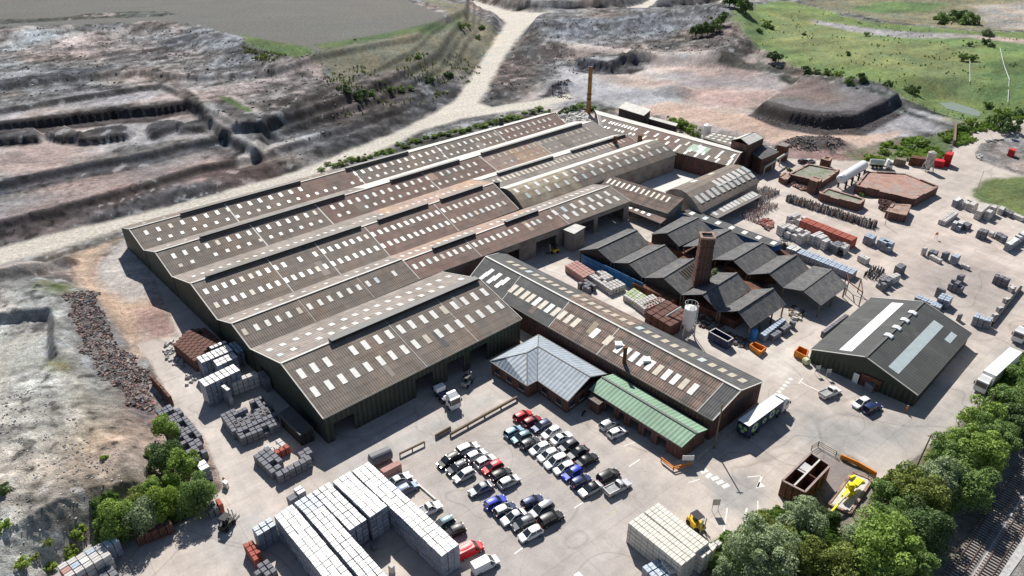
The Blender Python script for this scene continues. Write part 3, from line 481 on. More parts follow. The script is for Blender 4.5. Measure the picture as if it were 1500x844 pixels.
for i, nm in enumerate(NAMES):
    q = quads[fr == i]
    if not len(q): continue
    used, inv = np.unique(q, return_inverse=True); inv = inv.reshape(-1)
    me = bpy.data.meshes.new(nm); me.vertices.add(len(used)); me.vertices.foreach_set('co', V[used].astype(np.float32).ravel())
    me.loops.add(len(inv)); me.loops.foreach_set('vertex_index', inv.astype(np.int32))
    me.polygons.add(len(q)); me.polygons.foreach_set('loop_start', np.arange(0, 4 * len(q), 4, dtype=np.int32)); me.polygons.foreach_set('loop_total', np.full(len(q), 4, np.int32))
    me.polygons.foreach_set('use_smooth', np.full(len(q), True))
    ca = me.color_attributes.new('Col', 'FLOAT_COLOR', 'POINT'); ca.data.foreach_set('color', CC[used].astype(np.float32).ravel())
    me.materials.append(yard_m if i == 7 else earth_m); me.update(calc_edges=True); me.validate()
    o = link(nm, me); tag(o, kind='structure')
# ------------------------------------------------------------------ buildings
def unit_box_mesh(name, w, l, h, m, bev=0.0):
    mb = MB(); mb.hexa([(-w/2,-l/2,0),(w/2,-l/2,0),(w/2,l/2,0),(-w/2,l/2,0)], [(-w/2+bev,-l/2+bev,h),(w/2-bev,-l/2+bev,h),(w/2-bev,l/2-bev,h),(-w/2+bev,l/2-bev,h)])
    return mb.mesh(name, [m])
_lm = {}
def light_mesh(w, l, m):
    k = (round(w, 2), round(l, 2), m.name)
    if k not in _lm: _lm[k] = unit_box_mesh('rooflight', w, l, 0.07, m, 0.03)
    return _lm[k]
def bil(q, s, t):                    # q: far0, far1, near1, near0 ; s along, t far->near
    return (q[0] * (1 - s) + q[1] * s) * (1 - t) + (q[3] * (1 - s) + q[2] * s) * t
def frame(q, s, t):
    a = (bil(q, min(s + .01, 1), t) - bil(q, max(s - .01, 0), t)).normalized(); d = (bil(q, s, min(t + .02, 1)) - bil(q, s, max(t - .02, 0))).normalized()
    n = a.cross(d)
    if n.z < 0: n = -n
    n.normalize(); d = n.cross(a); p = bil(q, s, t)
    return Matrix(((a.x, d.x, n.x, p.x), (a.y, d.y, n.y, p.y), (a.z, d.z, n.z, p.z), (0, 0, 0, 1)))
def slab(q, root, segs, name='roof_slope', th=0.14, nt=1):
    """one roof slope: sheets in strips along it, each strip of one covering is a part"""
    s0 = 0.0
    L = ((q[1] - q[0]).length + (q[2] - q[3]).length) / 2; Wd = ((q[3] - q[0]).length + (q[2] - q[1]).length) / 2
    n = (q[1] - q[0]).cross(q[3] - q[0]); n = n if n.z > 0 else -n; n = n.normalized() * th
    for s1, m in segs:
        mb = MB(); k = max(1, int((s1 - s0) * 6))
        for i in range(k):
            a = s0 + (s1 - s0) * i / k; b = s0 + (s1 - s0) * (i + 1) / k
            P = [bil(q, a, 0), bil(q, b, 0), bil(q, b, 1), bil(q, a, 1)]; T = [p + n for p in P]
            if (P[1] - P[0]).cross(P[3] - P[0]).z < 0: P = [P[0], P[3], P[2], P[1]]; T = [T[0], T[3], T[2], T[1]]; uv = [(a*L, 0), (a*L, Wd), (b*L, Wd), (b*L, 0)]
            else: uv = [(a*L, 0), (b*L, 0), (b*L, Wd), (a*L, Wd)]
            mb.poly(T, 0, uv); mb.poly(list(reversed(P)), 0)
            for j in range(4): mb.poly([P[j], P[(j+1)%4], T[(j+1)%4], T[j]], 0)
        mb.build(name, m, root); s0 = s1
def put_lights(q, root, rows, th=0.14):
    for (t, s0, s1, n, w, l, m) in rows:
        for i in range(n):
            s = s0 + (s1 - s0) * (i + random.uniform(-.04, .04)) / max(1, n - 1)
            if random.random() < 0.03: continue
            mm = m if random.random() > 0.14 else light_y if random.random() < .6 else light_c
            link('rooflight', light_mesh(w, l, mm), root, Matrix.Translation(-root.location) @ frame(q, s, t) @ Matrix.Translation((0, 0, th)))
def wall_run(mb, a, b, z0, za, zb, doors=(), th=0.25, m=0):
    """a wall from a to b (plan) with real openings: doors = (s0, s1, h)"""
    a = Vector((a[0], a[1], 0)); b = Vector((b[0], b[1], 0)); L = (b - a).length; u = (b - a) / L; n = Vector((-u.y, u.x, 0)) * th / 2
    def piece(s0, s1, lo, hi0, hi1):
        p, q = a + u * L * s0, a + u * L * s1
        B = [p - n, q - n, q + n, p + n]
        mb.hexa([Vector((v.x, v.y, lo)) for v in B], [Vector((B[0].x, B[0].y, hi0)), Vector((B[1].x, B[1].y, hi1)), Vector((B[2].x, B[2].y, hi1)), Vector((B[3].x, B[3].y, hi0))], m)
    zz = lambda s: za + (zb - za) * s
    c = 0.0
    for s0, s1, h in sorted(doors):
        if s0 > c: piece(c, s0, z0, zz(c), zz(s0))
        if h < zz(s0) - .1: piece(s0, s1, h, zz(s0), zz(s1))
        c = s1
    if c < 1: piece(c, 1, z0, zz(c), zz(1))
def solve_ridge(e0, e1, r, ze):
    a = at(*e0, ze); b = at(*e1, ze); u = (b - a); u.z = 0; L = u.length; u /= L; n = Vector((-u.y, u.x, 0)); best = (1e9, ze)
    for k in range(1, 160):
        z = ze + k * 0.1; p = at(*r, z) - a; e = abs(p.dot(n))
        if e < best[0]: best = (e, z)
    return best[1]
def gable(name, label, Lp, Rp, ze, zr=None, cat='shed', segs=None, segf=None, near=(), far=(), vents=(), walls='nflr', wm=None, doors={}, open_=(), ov=0.35, trim=True, group=None, arch=0, cap=None, vent_w=1.0):
    """long building with a ridge.  Lp/Rp: picture-plane points (far eave, ridge, near eave) of its left and right ends"""
    if zr is None: zr = min(max(solve_ridge(Lp[0], Lp[2], Lp[1], ze), ze + 0.8), ze + 6)
    f0, n0, f1, n1 = at(*Lp[0], ze), at(*Lp[2], ze), at(*Rp[0], ze), at(*Rp[2], ze)
    r0 = at(*Lp[1], zr); r1 = at(*Rp[1], zr)
    m0 = (f0 + n0) / 2; m1 = (f1 + n1) / 2                      # symmetric gables
    r0 = Vector((m0.x, m0.y, zr)) * .6 + r0 * .4; r1 = Vector((m1.x, m1.y, zr)) * .6 + r1 * .4
    base = (f0 + f1 + n0 + n1) / 4; base.z = 0
    root = empty(name, base, label, cat, group)
    segs = segs or [(1.0, roof_grey)]; segf = segf or segs
    if arch:
        K = 7; prof = []
        for e, m_, r_, nn in ((f0, m0, r0, n0), (f1, m1, r1, n1)):
            pts = []
            for k in range(K + 1):
                a = k / K; ph = math.pi * (0.12 + 0.76 * a); p = e.lerp(nn, a)
                h = (math.sin(ph) - math.sin(math.pi * .12)) / (1 - math.sin(math.pi * .12)); pts.append(Vector((p.x, p.y, ze + (zr - ze) * h)))
            prof.append(pts)
        for k in range(K):
            q = [prof[0][k], prof[1][k], prof[1][k + 1], prof[0][k + 1]]
            slab(q, root, segf if k < K / 2 - .5 else segs, 'roof_slope')
        qn = lambda t: None
        def archlights(rows):
            for (t, s0, s1, n, w, l, m) in rows:
                k = min(K - 1, int(t * K)); q = [prof[0][k], prof[1][k], prof[1][k + 1], prof[0][k + 1]]
                put_lights(q, root, [(t * K - k, s0, s1, n, w, l, m)])
        archlights(near)
    else:
        qn = [r0, r1, n1, n0]; qf = [f0, f1, r1, r0]
        slab(qn, root, segs); slab(qf, root, segf)
        put_lights(qn, root, near); put_lights(qf, root, far)
        d = (r1 - r0).normalized()
        mb = MB(); mb.beam(r0 + Vector((0, 0, .2)), r1 + Vector((0, 0, .2)), .5, .12); mb.build('ridge_cap', cap or trim_m if trim else gutter_m, root)
        for s0, s1 in vents:
            a = r0.lerp(r1, s0); b = r0.lerp(r1, s1); mb = MB(); mb.beam(a + Vector((0, 0, .55)), b + Vector((0, 0, .55)), vent_w, .5); o = mb.build('ridge_vent', black_m, root)
            mb = MB(); mb.beam(a + Vector((0, 0, .84)), b + Vector((0, 0, .84)), vent_w + .1, .06); mb.build('vent_cap', gutter_m, root)
    # gutter and verge trims
    mb = MB(); mb.beam(n0 + Vector((0, 0, .02)), n1 + Vector((0, 0, .02)), .22, .2); mb.build('gutter', gutter_m, root)
    if trim and not arch:
        for (a, b, c_) in ((f0, r0, n0), (f1, r1, n1)):
            mb = MB(); mb.beam(a + Vector((0, 0, .16)), b + Vector((0, 0, .16)), .2, .14); mb.beam(b + Vector((0, 0, .16)), c_ + Vector((0, 0, .16)), .2, .14); mb.build('verge_trim', trim_m, root)
    wm = wm or clad_green
    def ins(p, *others):
        c = Vector((0, 0, 0))
        for o in others: c += (o - p).normalized() * ov
        return p + c
    F0, N0, F1, N1 = ins(f0, n0, f1), ins(n0, f0, n1), ins(f1, n1, f0), ins(n1, f1, n0)
    if 'n' in walls: mb = MB(); wall_run(mb, N0, N1, 0, ze, ze, doors.get('n', ())); mb.build('wall', wm, root)
    if 'f' in walls: mb = MB(); wall_run(mb, F0, F1, 0, ze, ze, doors.get('f', ())); mb.build('wall', wm, root)
    for side, A, B, pr in (('l', F0, N0, r0), ('r', F1, N1, r1)):
        if side in walls:
            mb = MB(); wall_run(mb, A, B, 0, ze - .05, ze - .05, doors.get(side, ())); M = (A + B) / 2
            u = (B - A).normalized(); nn = Vector((-u.y, u.x, 0)) * .125; top = zr - .12
            if arch:
                K = 8; ring = []
                for k in range(K + 1):
                    a = k / K; ph = math.pi * (.12 + .76 * a); h = (math.sin(ph) - math.sin(math.pi * .12)) / (1 - math.sin(math.pi * .12)); p = A.lerp(B, a); ring.append(Vector((p.x, p.y, ze - .05 + (top - ze) * h)))
            else: ring = [Vector((A.x, A.y, ze - .05)), Vector((M.x, M.y, top)), Vector((B.x, B.y, ze - .05))]
            mb.hexa([p - nn for p in ring], [p + nn for p in ring]); mb.build('wall', wm, root)
    if open_:                                                   # open-sided shed on posts
        mb_n = max(2, int((n1 - n0).length / 5))
        for i in range(mb_n + 1):
            for P0, P1 in ((F0, F1), (N0, N1)):
                p = P0.lerp(P1, i / mb_n); b_ = MB(); b_.beam((p.x, p.y, 0), (p.x, p.y, ze), .3); b_.build('post', timber_m, root)
    return dict(root=root, r0=r0, r1=r1, n0=n0, n1=n1, f0=f0, f1=f1, ze=ze, zr=zr, N0=N0, N1=N1)
NW, NL = 1.0, 2.0
# --- the main works: five parallel bays; paler far slopes have sunlight put into the colour
B1 = gable('factory_bay', 'farthest bay of the works, its dashed rooflights beside the haul road', [(176,334),(190,337.5),(210.7,367.3)], [(799,166.5),(805,168),(830,183)], 6.5, cat='factory building',
  segs=[(.28, roof_grey), (.42, roof_red), (.8, roof_grey), (1, roof_red)], segf=[(.45, roof_grey), (1, roof_light)],
  near=[(.33, .02, .3, 15, NW, NL, lightm), (.75, .03, .4, 20, NW, 1.3, lightm), (.33, .42, .97, 32, NW, NL, lightm), (.75, .42, .97, 30, NW, 1.2, lightm)],
  far=[(.5, .03, .9, 26, NW, 1.6, lightm)], vents=[(.085, .31), (.41, .56)], walls='nflr')
B2 = gable('factory_bay', 'second bay from the haul road with a bright pale far slope and pinkish right half', [(210.7,367.3),(229,372),(252,406)], [(841,178.5),(866,181.5),(898,198)], 6.5, cat='factory building',
  segs=[(.27, roof_grey), (.645, roof_red), (.8, roof_pink), (1, roof_pale)], segf=[(.38, roof_pale), (1, roof_light)],
  near=[(.33, .02, .62, 36, NW, NL, lightm), (.72, .02, .62, 34, NW, 1.3, lightm), (.3, .67, .96, 18, NW, 2.0, light_y), (.72, .68, .96, 16, NW, 1.3, light_y)],
  far=[(.5, .03, .36, 14, NW, 1.6, lightm)], vents=[(.07, .33), (.43, .595), (.655, .96)], walls='lr')
B3 = gable('factory_bay', 'middle bay of the works, reddish brown at the right with two even rows of rooflights', [(252,406),(280.5,417.5),(318.7,469.3)], [(690,263),(722,272),(760,307)], 6.5, cat='factory building',
  segs=[(.5, roof_grey), (1, roof_red)], segf=[(.6, roof_pale), (1, roof_pink)],
  near=[(.3, .02, .97, 42, NW, NL, lightm), (.68, .02, .97, 42, NW, NL, lightm)], far=[(.55, .03, .95, 40, NW, 1.9, lightm)], vents=[(.04, .49), (.55, .73), (.78, .95)], walls='lr')
B4 = gable('factory_bay', 'narrow dark brown bay with one rooflight row just behind the front bay', [(318.7,469.3),(340,476),(366.7,512)], [(567,377.5),(586,383),(615,410)], 6.5, cat='factory building',
  segs=[(1, roof_grey)], segf=[(1, roof_pale)], near=[(.42, .03, .96, 17, NW, NL, lightm)], far=[(.5, .04, .95, 15, NW, 1.7, lightm)], walls='lr')
B5 = gable('factory_bay', 'large front bay of the works with a long black ridge vent and loading doors', [(366.7,512),(412,534),(473.5,614.7)], [(647,399),(703,411),(764.7,468)], 6.5, cat='factory building',
  segs=[(1, roof_grey)], segf=[(1, roof_pale)], near=[(.27, .04, .96, 17, 1.2, 2.7, lightm), (.6, .04, .97, 17, 1.2, 2.7, lightm)],
  far=[(.36, .04, .96, 17, 1.2, 1.9, lightm), (.7, .04, .96, 17, 1.2, 1.9, lightm)], vents=[(.215, .985)], vent_w=1.5, walls='nlr',
  doors={'n': [(.03, .12, 4.2), (.41, .5, 4.6), (.575, .665, 4.6), (.70, .80, 4.8)], 'l': [(.1, .2, 4)]})
B4b = gable('factory_bay', 'rust red bay behind the long shed with a grey end and slanting rooflights', [(567,377.5),(592,384),(615,410)], [(868,271),(886.7,272.7),(924,295.3)], 6.5, cat='factory building',
  segs=[(.66, roof_red), (1, roof_grey)], segf=[(.62, roof_pink), (1, roof_pale)], near=[(.42, .02, .62, 23, NW, NL, lightm), (.3, .66, .95, 7, 1.3, 2.6, lightm), (.66, .68, .96, 7, 1.3, 2.6, lightm)],
  far=[(.5, .03, .95, 32, NW, 1.9, lightm)], vents=[(.12, .3), (.44, .6)], walls='nr', wm=render_w, doors={'n': [(.3, .42, 4.5), (.50, .6, 4.5), (.68, .8, 5), (.82, .97, 5)]})
B3b = gable('factory_bay', 'grey tan bay with white ridge strips right of the short black stack', [(686,264),(700,263),(728,277)], [(899,198),(922,197.5),(933,209)], 6.5, cat='factory building',
  segs=[(.8, roof_pale), (1, roof_red)], segf=[(1, roof_light)], near=[(.45, .04, .93, 32, NW, 2.4, light_y)], vents=[(.1, .45), (.58, .72), (.72, .98)], walls='lr')
B3c = gable('factory_bay', 'barrel roofed lichen tan bay with a bright far curve and paired slanting rooflights', [(724,279),(742,280),(766,306)], [(935,209.5),(962,208),(991,227)], 6.5, zr=9.6, cat='factory building',
  segs=[(.35, roof_tan), (1, roof_grey)], segf=[(1, roof_light)], near=[(.6, .03, .95, 17, 1.2, 2.4, lightm), (.8, .06, .97, 17, 1.2, 2.4, lightm)], walls='nlr', wm=render_w, arch=1)
CB = gable('cross_building', 'brown cross building along the far right edge with scattered green and white roof panels', [(871,161.5),(872.5,165.5),(880,195)], [(1090,222),(1087,226),(1072,245)], 6.5, zr=8.8, cat='factory building',
  segs=[(.30, roof_grey), (.62, roof_red), (1, roof_grey)], segf=[(1, roof_light)],
  near=[(.28, .05, .3, 11, .9, 2.2, lightm), (.62, .05, .28, 9, .9, 1.6, lightm), (.3, .38, .97, 9, 1.0, 3, lightm), (.62, .36, .97, 8, 1.0, 3, lightm), (.84, .6, .97, 6, 1.0, 3, lightm), (.45, .68, .8, 5, 2.2, 5, light_g)], walls='nflr', wm=brickm)
AH = gable('arched_hall', 'arched grey hall beside the white courtyard with long pale roof panels', [(974,281),(999,281),(1026,312)], [(1055,247.5),(1084,246),(1112,267)], 5.0, zr=8.6, cat='industrial hall',
  segs=[(1, roof_grey)], near=[(.8, .08, .97, 11, 1.9, 3.4, lightm), (.66, .45, .97, 7, 1.9, 3.4, lightm), (.3, .3, .6, 2, 3.0, 1.6, lightm)], walls='nflr', wm=render_w, arch=1)
# lean-to roofs: high edge a-b, low edge c-d (d below a)
def leanto(name, label, hi, lo, zh, zl, m, lights=(), walls=True, wm=None, cat='lean-to', light_m=lightm):
    a, b = at(*hi[0], zh), at(*hi[1], zh); d, c = at(*lo[0], zl), at(*lo[1], zl); base = (a + b + c + d) / 4; base.z = 0
    root = empty(name, base, label, cat); q = [a, b, c, d]; slab(q, root, [(1, m)]); put_lights(q, root, lights)
    cc = (a + b + c + d) / 4; I = [p + (cc - p).normalized() * .5 for p in (a, b, c, d)]
    if walls:
        for i, (p, r) in enumerate(((I[3], I[2]), (I[2], I[1]), (I[1], I[0]), (I[0], I[3]))):
            mb = MB(); wall_run(mb, p, r, 0, p.z - .1, r.z - .1); mb.build('wall', wm or brickm, root)
    else:
        for p in I:
            mb = MB(); mb.beam((p.x, p.y, 0), p - Vector((0, 0, .1)), .22); mb.build('post', timber_m, root)
    mb = MB(); mb.beam(d + Vector((0, 0, .05)), c + Vector((0, 0, .05)), .2, .22); mb.build('gutter', gutter_m, root)
    return root
leanto('linking_shed', 'rusty shed with a row of greenish rooflights across the end of the white courtyard', [(893,257.5),(1002,291.5)], [(872,280),(978,313.5)], 7.6, 4.6, roof_rust, [(.3, .05, .86, 13, .8, 2.6, light_y)], wm=render_w)
leanto('rusty_canopy', 'low rusty canopy under the linking shed', [(922,301),(976,321)], [(914,306),(968,328)], 3.4, 2.8, roof_red, [(.4, .1, .6, 4, 1.2, 1.2, lightm)], walls=False)
leanto('side_shed', 'grey lean-to with pale panels along the arched hall', [(1030.7,311.5),(1099,279.5)], [(1051,320.5),(1117,287)], 4.0, 3.0, roof_pale, [(.5, .08, .95, 12, 1.7, 2.4, lightm)], walls=False)
leanto('long_store', 'long narrow grey store with a blue edge behind the slate kiln sheds', [(1010,307),(1148,357)], [(993,311),(1133,362)], 4.6, 4.2, roof_dark, [(.5, .1, .95, 7, 1.5, 2.0, lightm)], wm=blue_m)
leanto('side_store', 'small dark blue-grey store against the left gable of the front bay', [(425,595),(459,627)], [(408,607),(440,638)], 3.4, 3.0, roof_shed, wm=clad_dark)
leanto('upper_shed', 'pale flat roofed shed on dark walls at the foot of the spoil slope', [(917,149.5),(954,161)], [(905.5,158.5),(943,170)], 5.2, 4.8, roof_light, wm=clad_dark)
leanto('upper_store', 'low white edged store running right from the pale flat roofed shed', [(951,170.5),(993,181.5)], [(949,174),(990,185.5)], 3.2, 2.8, roof_light, wm=clad_dark)
leanto('block_building', 'tall block building with a pale flat roof beside the red bay', [(843,328.5),(858,333)], [(825,337),(841,343.5)], 6.2, 6.0, roof_light, wm=render_w)
leanto('dotted_roof_building', 'flat roofed annex with rows of domed rooflights by the white silo', [(1045,194),(1085,200)], [(1029,202.5),(1071,215.5)], 5.6, 5.4, roof_grey, [(.25, .1, .9, 5, 1.6, 1.6, lightm), (.5, .1, .9, 5, 1.6, 1.6, lightm), (.75, .1, .9, 5, 1.6, 1.6, lightm)])
TW = gable('tower_house', 'tall brick tower house with a white gabled roof above the far end of the works', [(1085,202),(1070.5,205.5),(1070,206)], [(1104.6,194),(1121,201.5),(1120,202)], 11, cat='tower', walls='') if False else None
def polyhouse(name, label, cat, pts, faces, walls, m_roof, m_wall, foot=None, windows=0, z_eave=3):
    """pts: picture points with z; faces index into pts; walls: closed eave outline (indices)"""
    P = [at(a, b, z) for a, b, z in pts]; base = sum((P[i] for i in walls), Vector()) / len(walls); base.z = 0
    root = empty(name, base, label, cat)
    for f in faces:
        q = [P[i] for i in f]; n = (q[1] - q[0]).cross(q[2] - q[0]); n = n if n.z > 0 else -n; n = n.normalized()
        ax = None
        for i in range(len(q)):
            e = q[(i + 1) % len(q)] - q[i]
            if ax is None or abs(e.normalized().z) < abs(ax.z): ax = e.normalized()
        dn = n.cross(ax); T = [p + n * .12 for p in q]; mb = MB(); uv = [((p - q[0]).dot(ax), (p - q[0]).dot(dn)) for p in q]
        mb.poly(T if (T[1] - T[0]).cross(T[2] - T[0]).z > 0 else list(reversed(T)), 0, uv if (T[1] - T[0]).cross(T[2] - T[0]).z > 0 else list(reversed(uv)))
        mb.poly(q, 0)
        for i in range(len(q)): mb.poly([q[i], q[(i + 1) % len(q)], T[(i + 1) % len(q)], T[i]], 0)
        mb.build('roof_slope', m_roof, root)
        for i in range(len(q)):
            a, b = T[i], T[(i + 1) % len(q)]; mb = MB(); mb.beam(a + n * .03, b + n * .03, .16, .08); mb.build('roof_edge', gutter_m, root)
    W_ = [P[i] for i in walls]; c = sum(W_, Vector()) / len(W_)
    I = [p + Vector(((c - p).x, (c - p).y, 0)).normalized() * .45 for p in W_]
    for i in range(len(I)):
        a, b = I[i], I[(i + 1) % len(I)]; L = (b - a).length; mb = MB(); wall_run(mb, a, b, 0, a.z - .05, b.z - .05); mb.build('wall', m_wall, root)
        k = int(L / 3.0) if windows else 0
        for j in range(k):
            p = a.lerp(b, (j + .5) / k); u = (b - a).normalized(); o_ = Vector((u.y, -u.x, 0)); 
            if o_.dot(p - c) < 0: o_ = -o_
            p = p + o_ * .14; z = 1.0
            mb = MB(); mb.beam(Vector((p.x, p.y, 1.65)) - u * .75, Vector((p.x, p.y, 1.65)) + u * .75, .08, 1.2); win = mb.build('window', glass_m, root)
            mb = MB(); mb.beam(Vector((p.x, p.y, 1.0)) + o_ * .08 - u * .85, Vector((p.x, p.y, 1.0)) + o_ * .08 + u * .85, .16, .1); s_ = mb.build('sill', trim_m, win)
            s_.matrix_basis = Matrix.Identity(4)
    return root, P, I
OF, _, _ = polyhouse('office_building', 'L-shaped brick office with a blue-grey hipped roof beside the car park', 'office',
   [(789,491,3.2),(889,549,3.2),(865,553,5.6),(832,589,3.2),(787,558,3.2),(772,566,3.2),(718,530,3.2),(788,508,5.6),(772,517,5.6),(741,524.5,4.9)],
   [(0,1,2,7),(7,2,3,4),(7,4,5,8),(8,5,6,9),(0,7,8,9,6)], [0,1,3,4,5,6], roof_blue, brickm, windows=1)
polyhouse('tower_house', 'tall brick tower house with a white gabled roof above the far end of the works', 'tower',
   [(1070.5,206,10.2),(1084.5,203,11.6),(1104.6,194,11.6),(1092,197,10.2),(1096.5,213,10.2),(1120,202,10.2)], [(1,2,5,4),(0,3,2,1)], [0,3,5,4], roof_light, brickm)
polyhouse('tower_annex', 'grey roofed brick annex at the foot of the tower house', 'annex',
   [(1102,226,6),(1118,213,7.4),(1141,223,6.6),(1116,234,6)], [(0,1,2,3)], [0,1,2,3], roof_dark, brickm)
polyhouse('hopper_house', 'small pale roofed hopper house on a dark base right of the tower house', 'hopper house',
   [(1138,213,6),(1146,208.5,6),(1158,212,6),(1152,216,6)], [(0,1,2,3)], [0,1,2,3], roof_pale, rusty_m)
# --- long rust streaked shed
LS = gable('long_shed', 'long shed with a rust streaked dark roof running down to the lorry', [(737,370),(712,376),(684,412)], [(1119,560),(1084,576),(1044,617)], 5.2, cat='industrial shed',
  segs=[(.40, roof_dark), (.95, roof_rust), (1, roof_dark)], segf=[(.38, roof_dark), (.62, roof_rust), (1, roof_dark)],
  near=[(.42, .06, .14, 3, 1.3, 3, lightm), (.58, .05, .13, 3, 1.3, 3, lightm), (.5, .19, .47, 11, 1.4, 3.0, light_y), (.55, .645, .90, 10, 1.3, 3.0, lightm), (.5, .55, .6, 2, 1.5, 3, lightm)],
  far=[(.5, .08, .97, 30, 1.4, 2.4, light_y)], walls='nflr', wm=brickm, doors={'n': [(.93, .965, 3)]})
GB = gable('green_roofed_building', 'low brick workshop with a pale green sheet roof and open posts facing the car park', [(900,548),(882,553),(862.7,570.7)], [(1037.5,629.5),(1022.7,635),(998.7,656)], 3.4, cat='workshop',
  segs=[(1, roof_green)], walls='nflr', wm=brickm, doors={'n': [(.06, .12, 2.3), (.18, .28, 2.4), (.34, .40, 2.4), (.46, .56, 2.4), (.62, .7, 2.4), (.76, .86, 2.5)]}, trim=False)
polyhouse('entrance_canopy', 'small flat grey canopy between the office and the green roofed workshop', 'canopy', [(861,583,2.8),(873,575,2.8),(889,584,2.8),(877,594,2.8)], [(0,1,2,3)], [0,1,2,3], roof_grey, brickm)
RS = gable('storage_shed', 'dark green-grey storage shed with two long white roof strips and four ridge cowls', [(1186.7,512.8),(1268,524),(1344,580)], [(1276,436.5),(1353.3,443.5),(1423,488.8)], 3.2, cat='storage shed',
  segs=[(1, roof_shed)], walls='nflr', wm=clad_green, doors={'l': [(.50, .66, 3.0)]}, cap=gutter_m)
def strip_on(b, slope, s0, s1, t0, t1, m, name='rooflight_strip', h=.05):
    q = [b['f0'], b['f1'], b['r1'], b['r0']] if slope == 'f' else [b['r0'], b['r1'], b['n1'], b['n0']]
    n = (q[1] - q[0]).cross(q[3] - q[0]); n = (n if n.z > 0 else -n).normalized()
    P = [bil(q, s0, t0), bil(q, s1, t0), bil(q, s1, t1), bil(q, s0, t1)]; mb = MB()
    lo, hi = [p + n * .13 for p in P], [p + n * (.15 + h) for p in P]
    if (P[1] - P[0]).cross(P[3] - P[0]).z < 0: lo.reverse(); hi.reverse()
    mb.hexa(lo, hi); return mb.build(name, m, b['root'])
strip_on(RS, 'f', .05, .93, .48, .70, white_m); strip_on(RS, 'n', .06, .86, .36, .56, light_c); strip_on(RS, 'n', .72, .86, .72, .84, light_c)
for s in (.36, .5, .64, .78):
    p = RS['r0'].lerp(RS['r1'], s) + Vector((0, 0, .1)); d = (RS['r1'] - RS['r0']).normalized(); mb = MB(); x = d.cross(Vector((0, 0, 1)))
    pr = [(-1.0, -.3), (-.85, .12), (0, .38), (.85, .12), (1.0, -.3)]
    mb.hexa([p + x * a + Vector((0, 0, b)) - d * .7 for a, b in pr], [p + x * a + Vector((0, 0, b)) + d * .7 for a, b in pr]); mb.build('ridge_cowl', white_m, RS['root'])
mb = MB(); dl = (RS['n0'] - RS['f0']).normalized(); pa = RS['f0'].lerp(RS['n0'], .51); mb.beam(Vector((pa.x, pa.y, 1.5)), Vector((pa.x, pa.y, 1.5)) + dl * 4.2, .15, 3); mb.build('sliding_door', rusty_m, RS['root'])
mb = MB(); pa = RS['f0'].lerp(RS['n0'], .44) - Vector((0, .15, 0)); mb.beam(Vector((pa.x, pa.y, 1.2)), Vector((pa.x, pa.y, 1.2)) + dl * 1.2, .2, 2.4); mb.build('white_door', white_m, RS['root'])
for b_, ss in ((B1, (.16, .42, .63, .8)), (B2, (.15, .27, .5, .645, .8)), (B3, (.2, .34, .5, .75)), (B4, (.35, .7)), (B5, (.47, .74)), (B4b, (.25, .66)), (B3b, (.4, .8)), (LS, (.18, .4, .6, .95))):
    for s_ in ss: strip_on(b_, 'n', s_, s_ + .0022, 0, 1, trim_m, 'sheet_joint', .02)
# a few replaced sheets of slightly different colour
for b_, lst in ((B1, ((.47, .1, .5, roof_red), (.72, .5, .95, roof_pale))), (B2, ((.33, .4, .9, roof_grey), (.5, .1, .5, roof_pink))), (B3, ((.3, .5, .9, roof_pale), (.62, .1, .45, roof_grey))), (B5, ((.32, .62, .9, roof_pale), (.8, .1, .35, roof_pale), (.6, .55, .85, roof_dark))), (B4b, ((.5, .2, .7, roof_pink),)), (LS, ((.3, .5, .9, roof_rust), (.52, .2, .6, roof_tan)))):
    for s_, t0, t1, m_ in lst: strip_on(b_, 'n', s_, s_ + .02, t0, t1, m_, 'patch_sheet', .025)
# office roof blanks, rooftop boxes and stacks of the long shed
for (x, y) in ((906, 507), (947, 530)):
    p = at(x, y, 6.4); mb = MB(); mb.box(p.x - .8, p.x + .8, p.y - .8, p.y + .8, 5.6, 7.2); mb.build('roof_box', white_m, LS['root'])
for (x, y) in ((942, 493), (971, 509)):
    p = at(x, y, 6.6); mb = MB(); mb.box(p.x - .9, p.x + .9, p.y - .5, p.y + .5, 6.0, 7.0); mb.build('roof_vent', trim_m, LS['root'])
p = at(914.5, 529, 6.2); mb = MB(); mb.cyl((p.x, p.y, 5.3), (p.x, p.y, 9.6), .42); mb.cyl((p.x, p.y, 9.6), (p.x, p.y, 9.9), .55); mb.build('roof_stack', rusty_m, LS['root'])
p = at(728, 281, 7); mb = MB(); mb.cyl((p.x, p.y, 6), (p.x, p.y, 10.6), 1.0); mb.build('roof_stack', black_m, B3['root'])
p = at(734.5, 184.5, 7); mb = MB(); mb.cyl((p.x, p.y, 6), (p.x, p.y, 10.5), 1.0); mb.build('roof_stack', black_m, B1['root'])
for x, y in ((901, 211), (937, 209)):
    p = at(x, y, 7); mb = MB(); mb.cyl((p.x, p.y, 6.5), (p.x, p.y, 10), 1.0, .8); mb.build('roof_stack', rusty_m, B3b['root'])
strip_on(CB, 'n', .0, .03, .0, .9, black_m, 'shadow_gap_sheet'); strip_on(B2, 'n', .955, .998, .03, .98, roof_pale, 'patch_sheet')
# courtyard slab
P = [at(*p, 0) for p in ((912,283),(994,243),(1032,255),(965,290))]; mb = MB(); mb.prism([(q.x, q.y) for q in P], 0.004, .12); o = mb.build('courtyard_slab', concrete_w); tag(o, kind='structure')
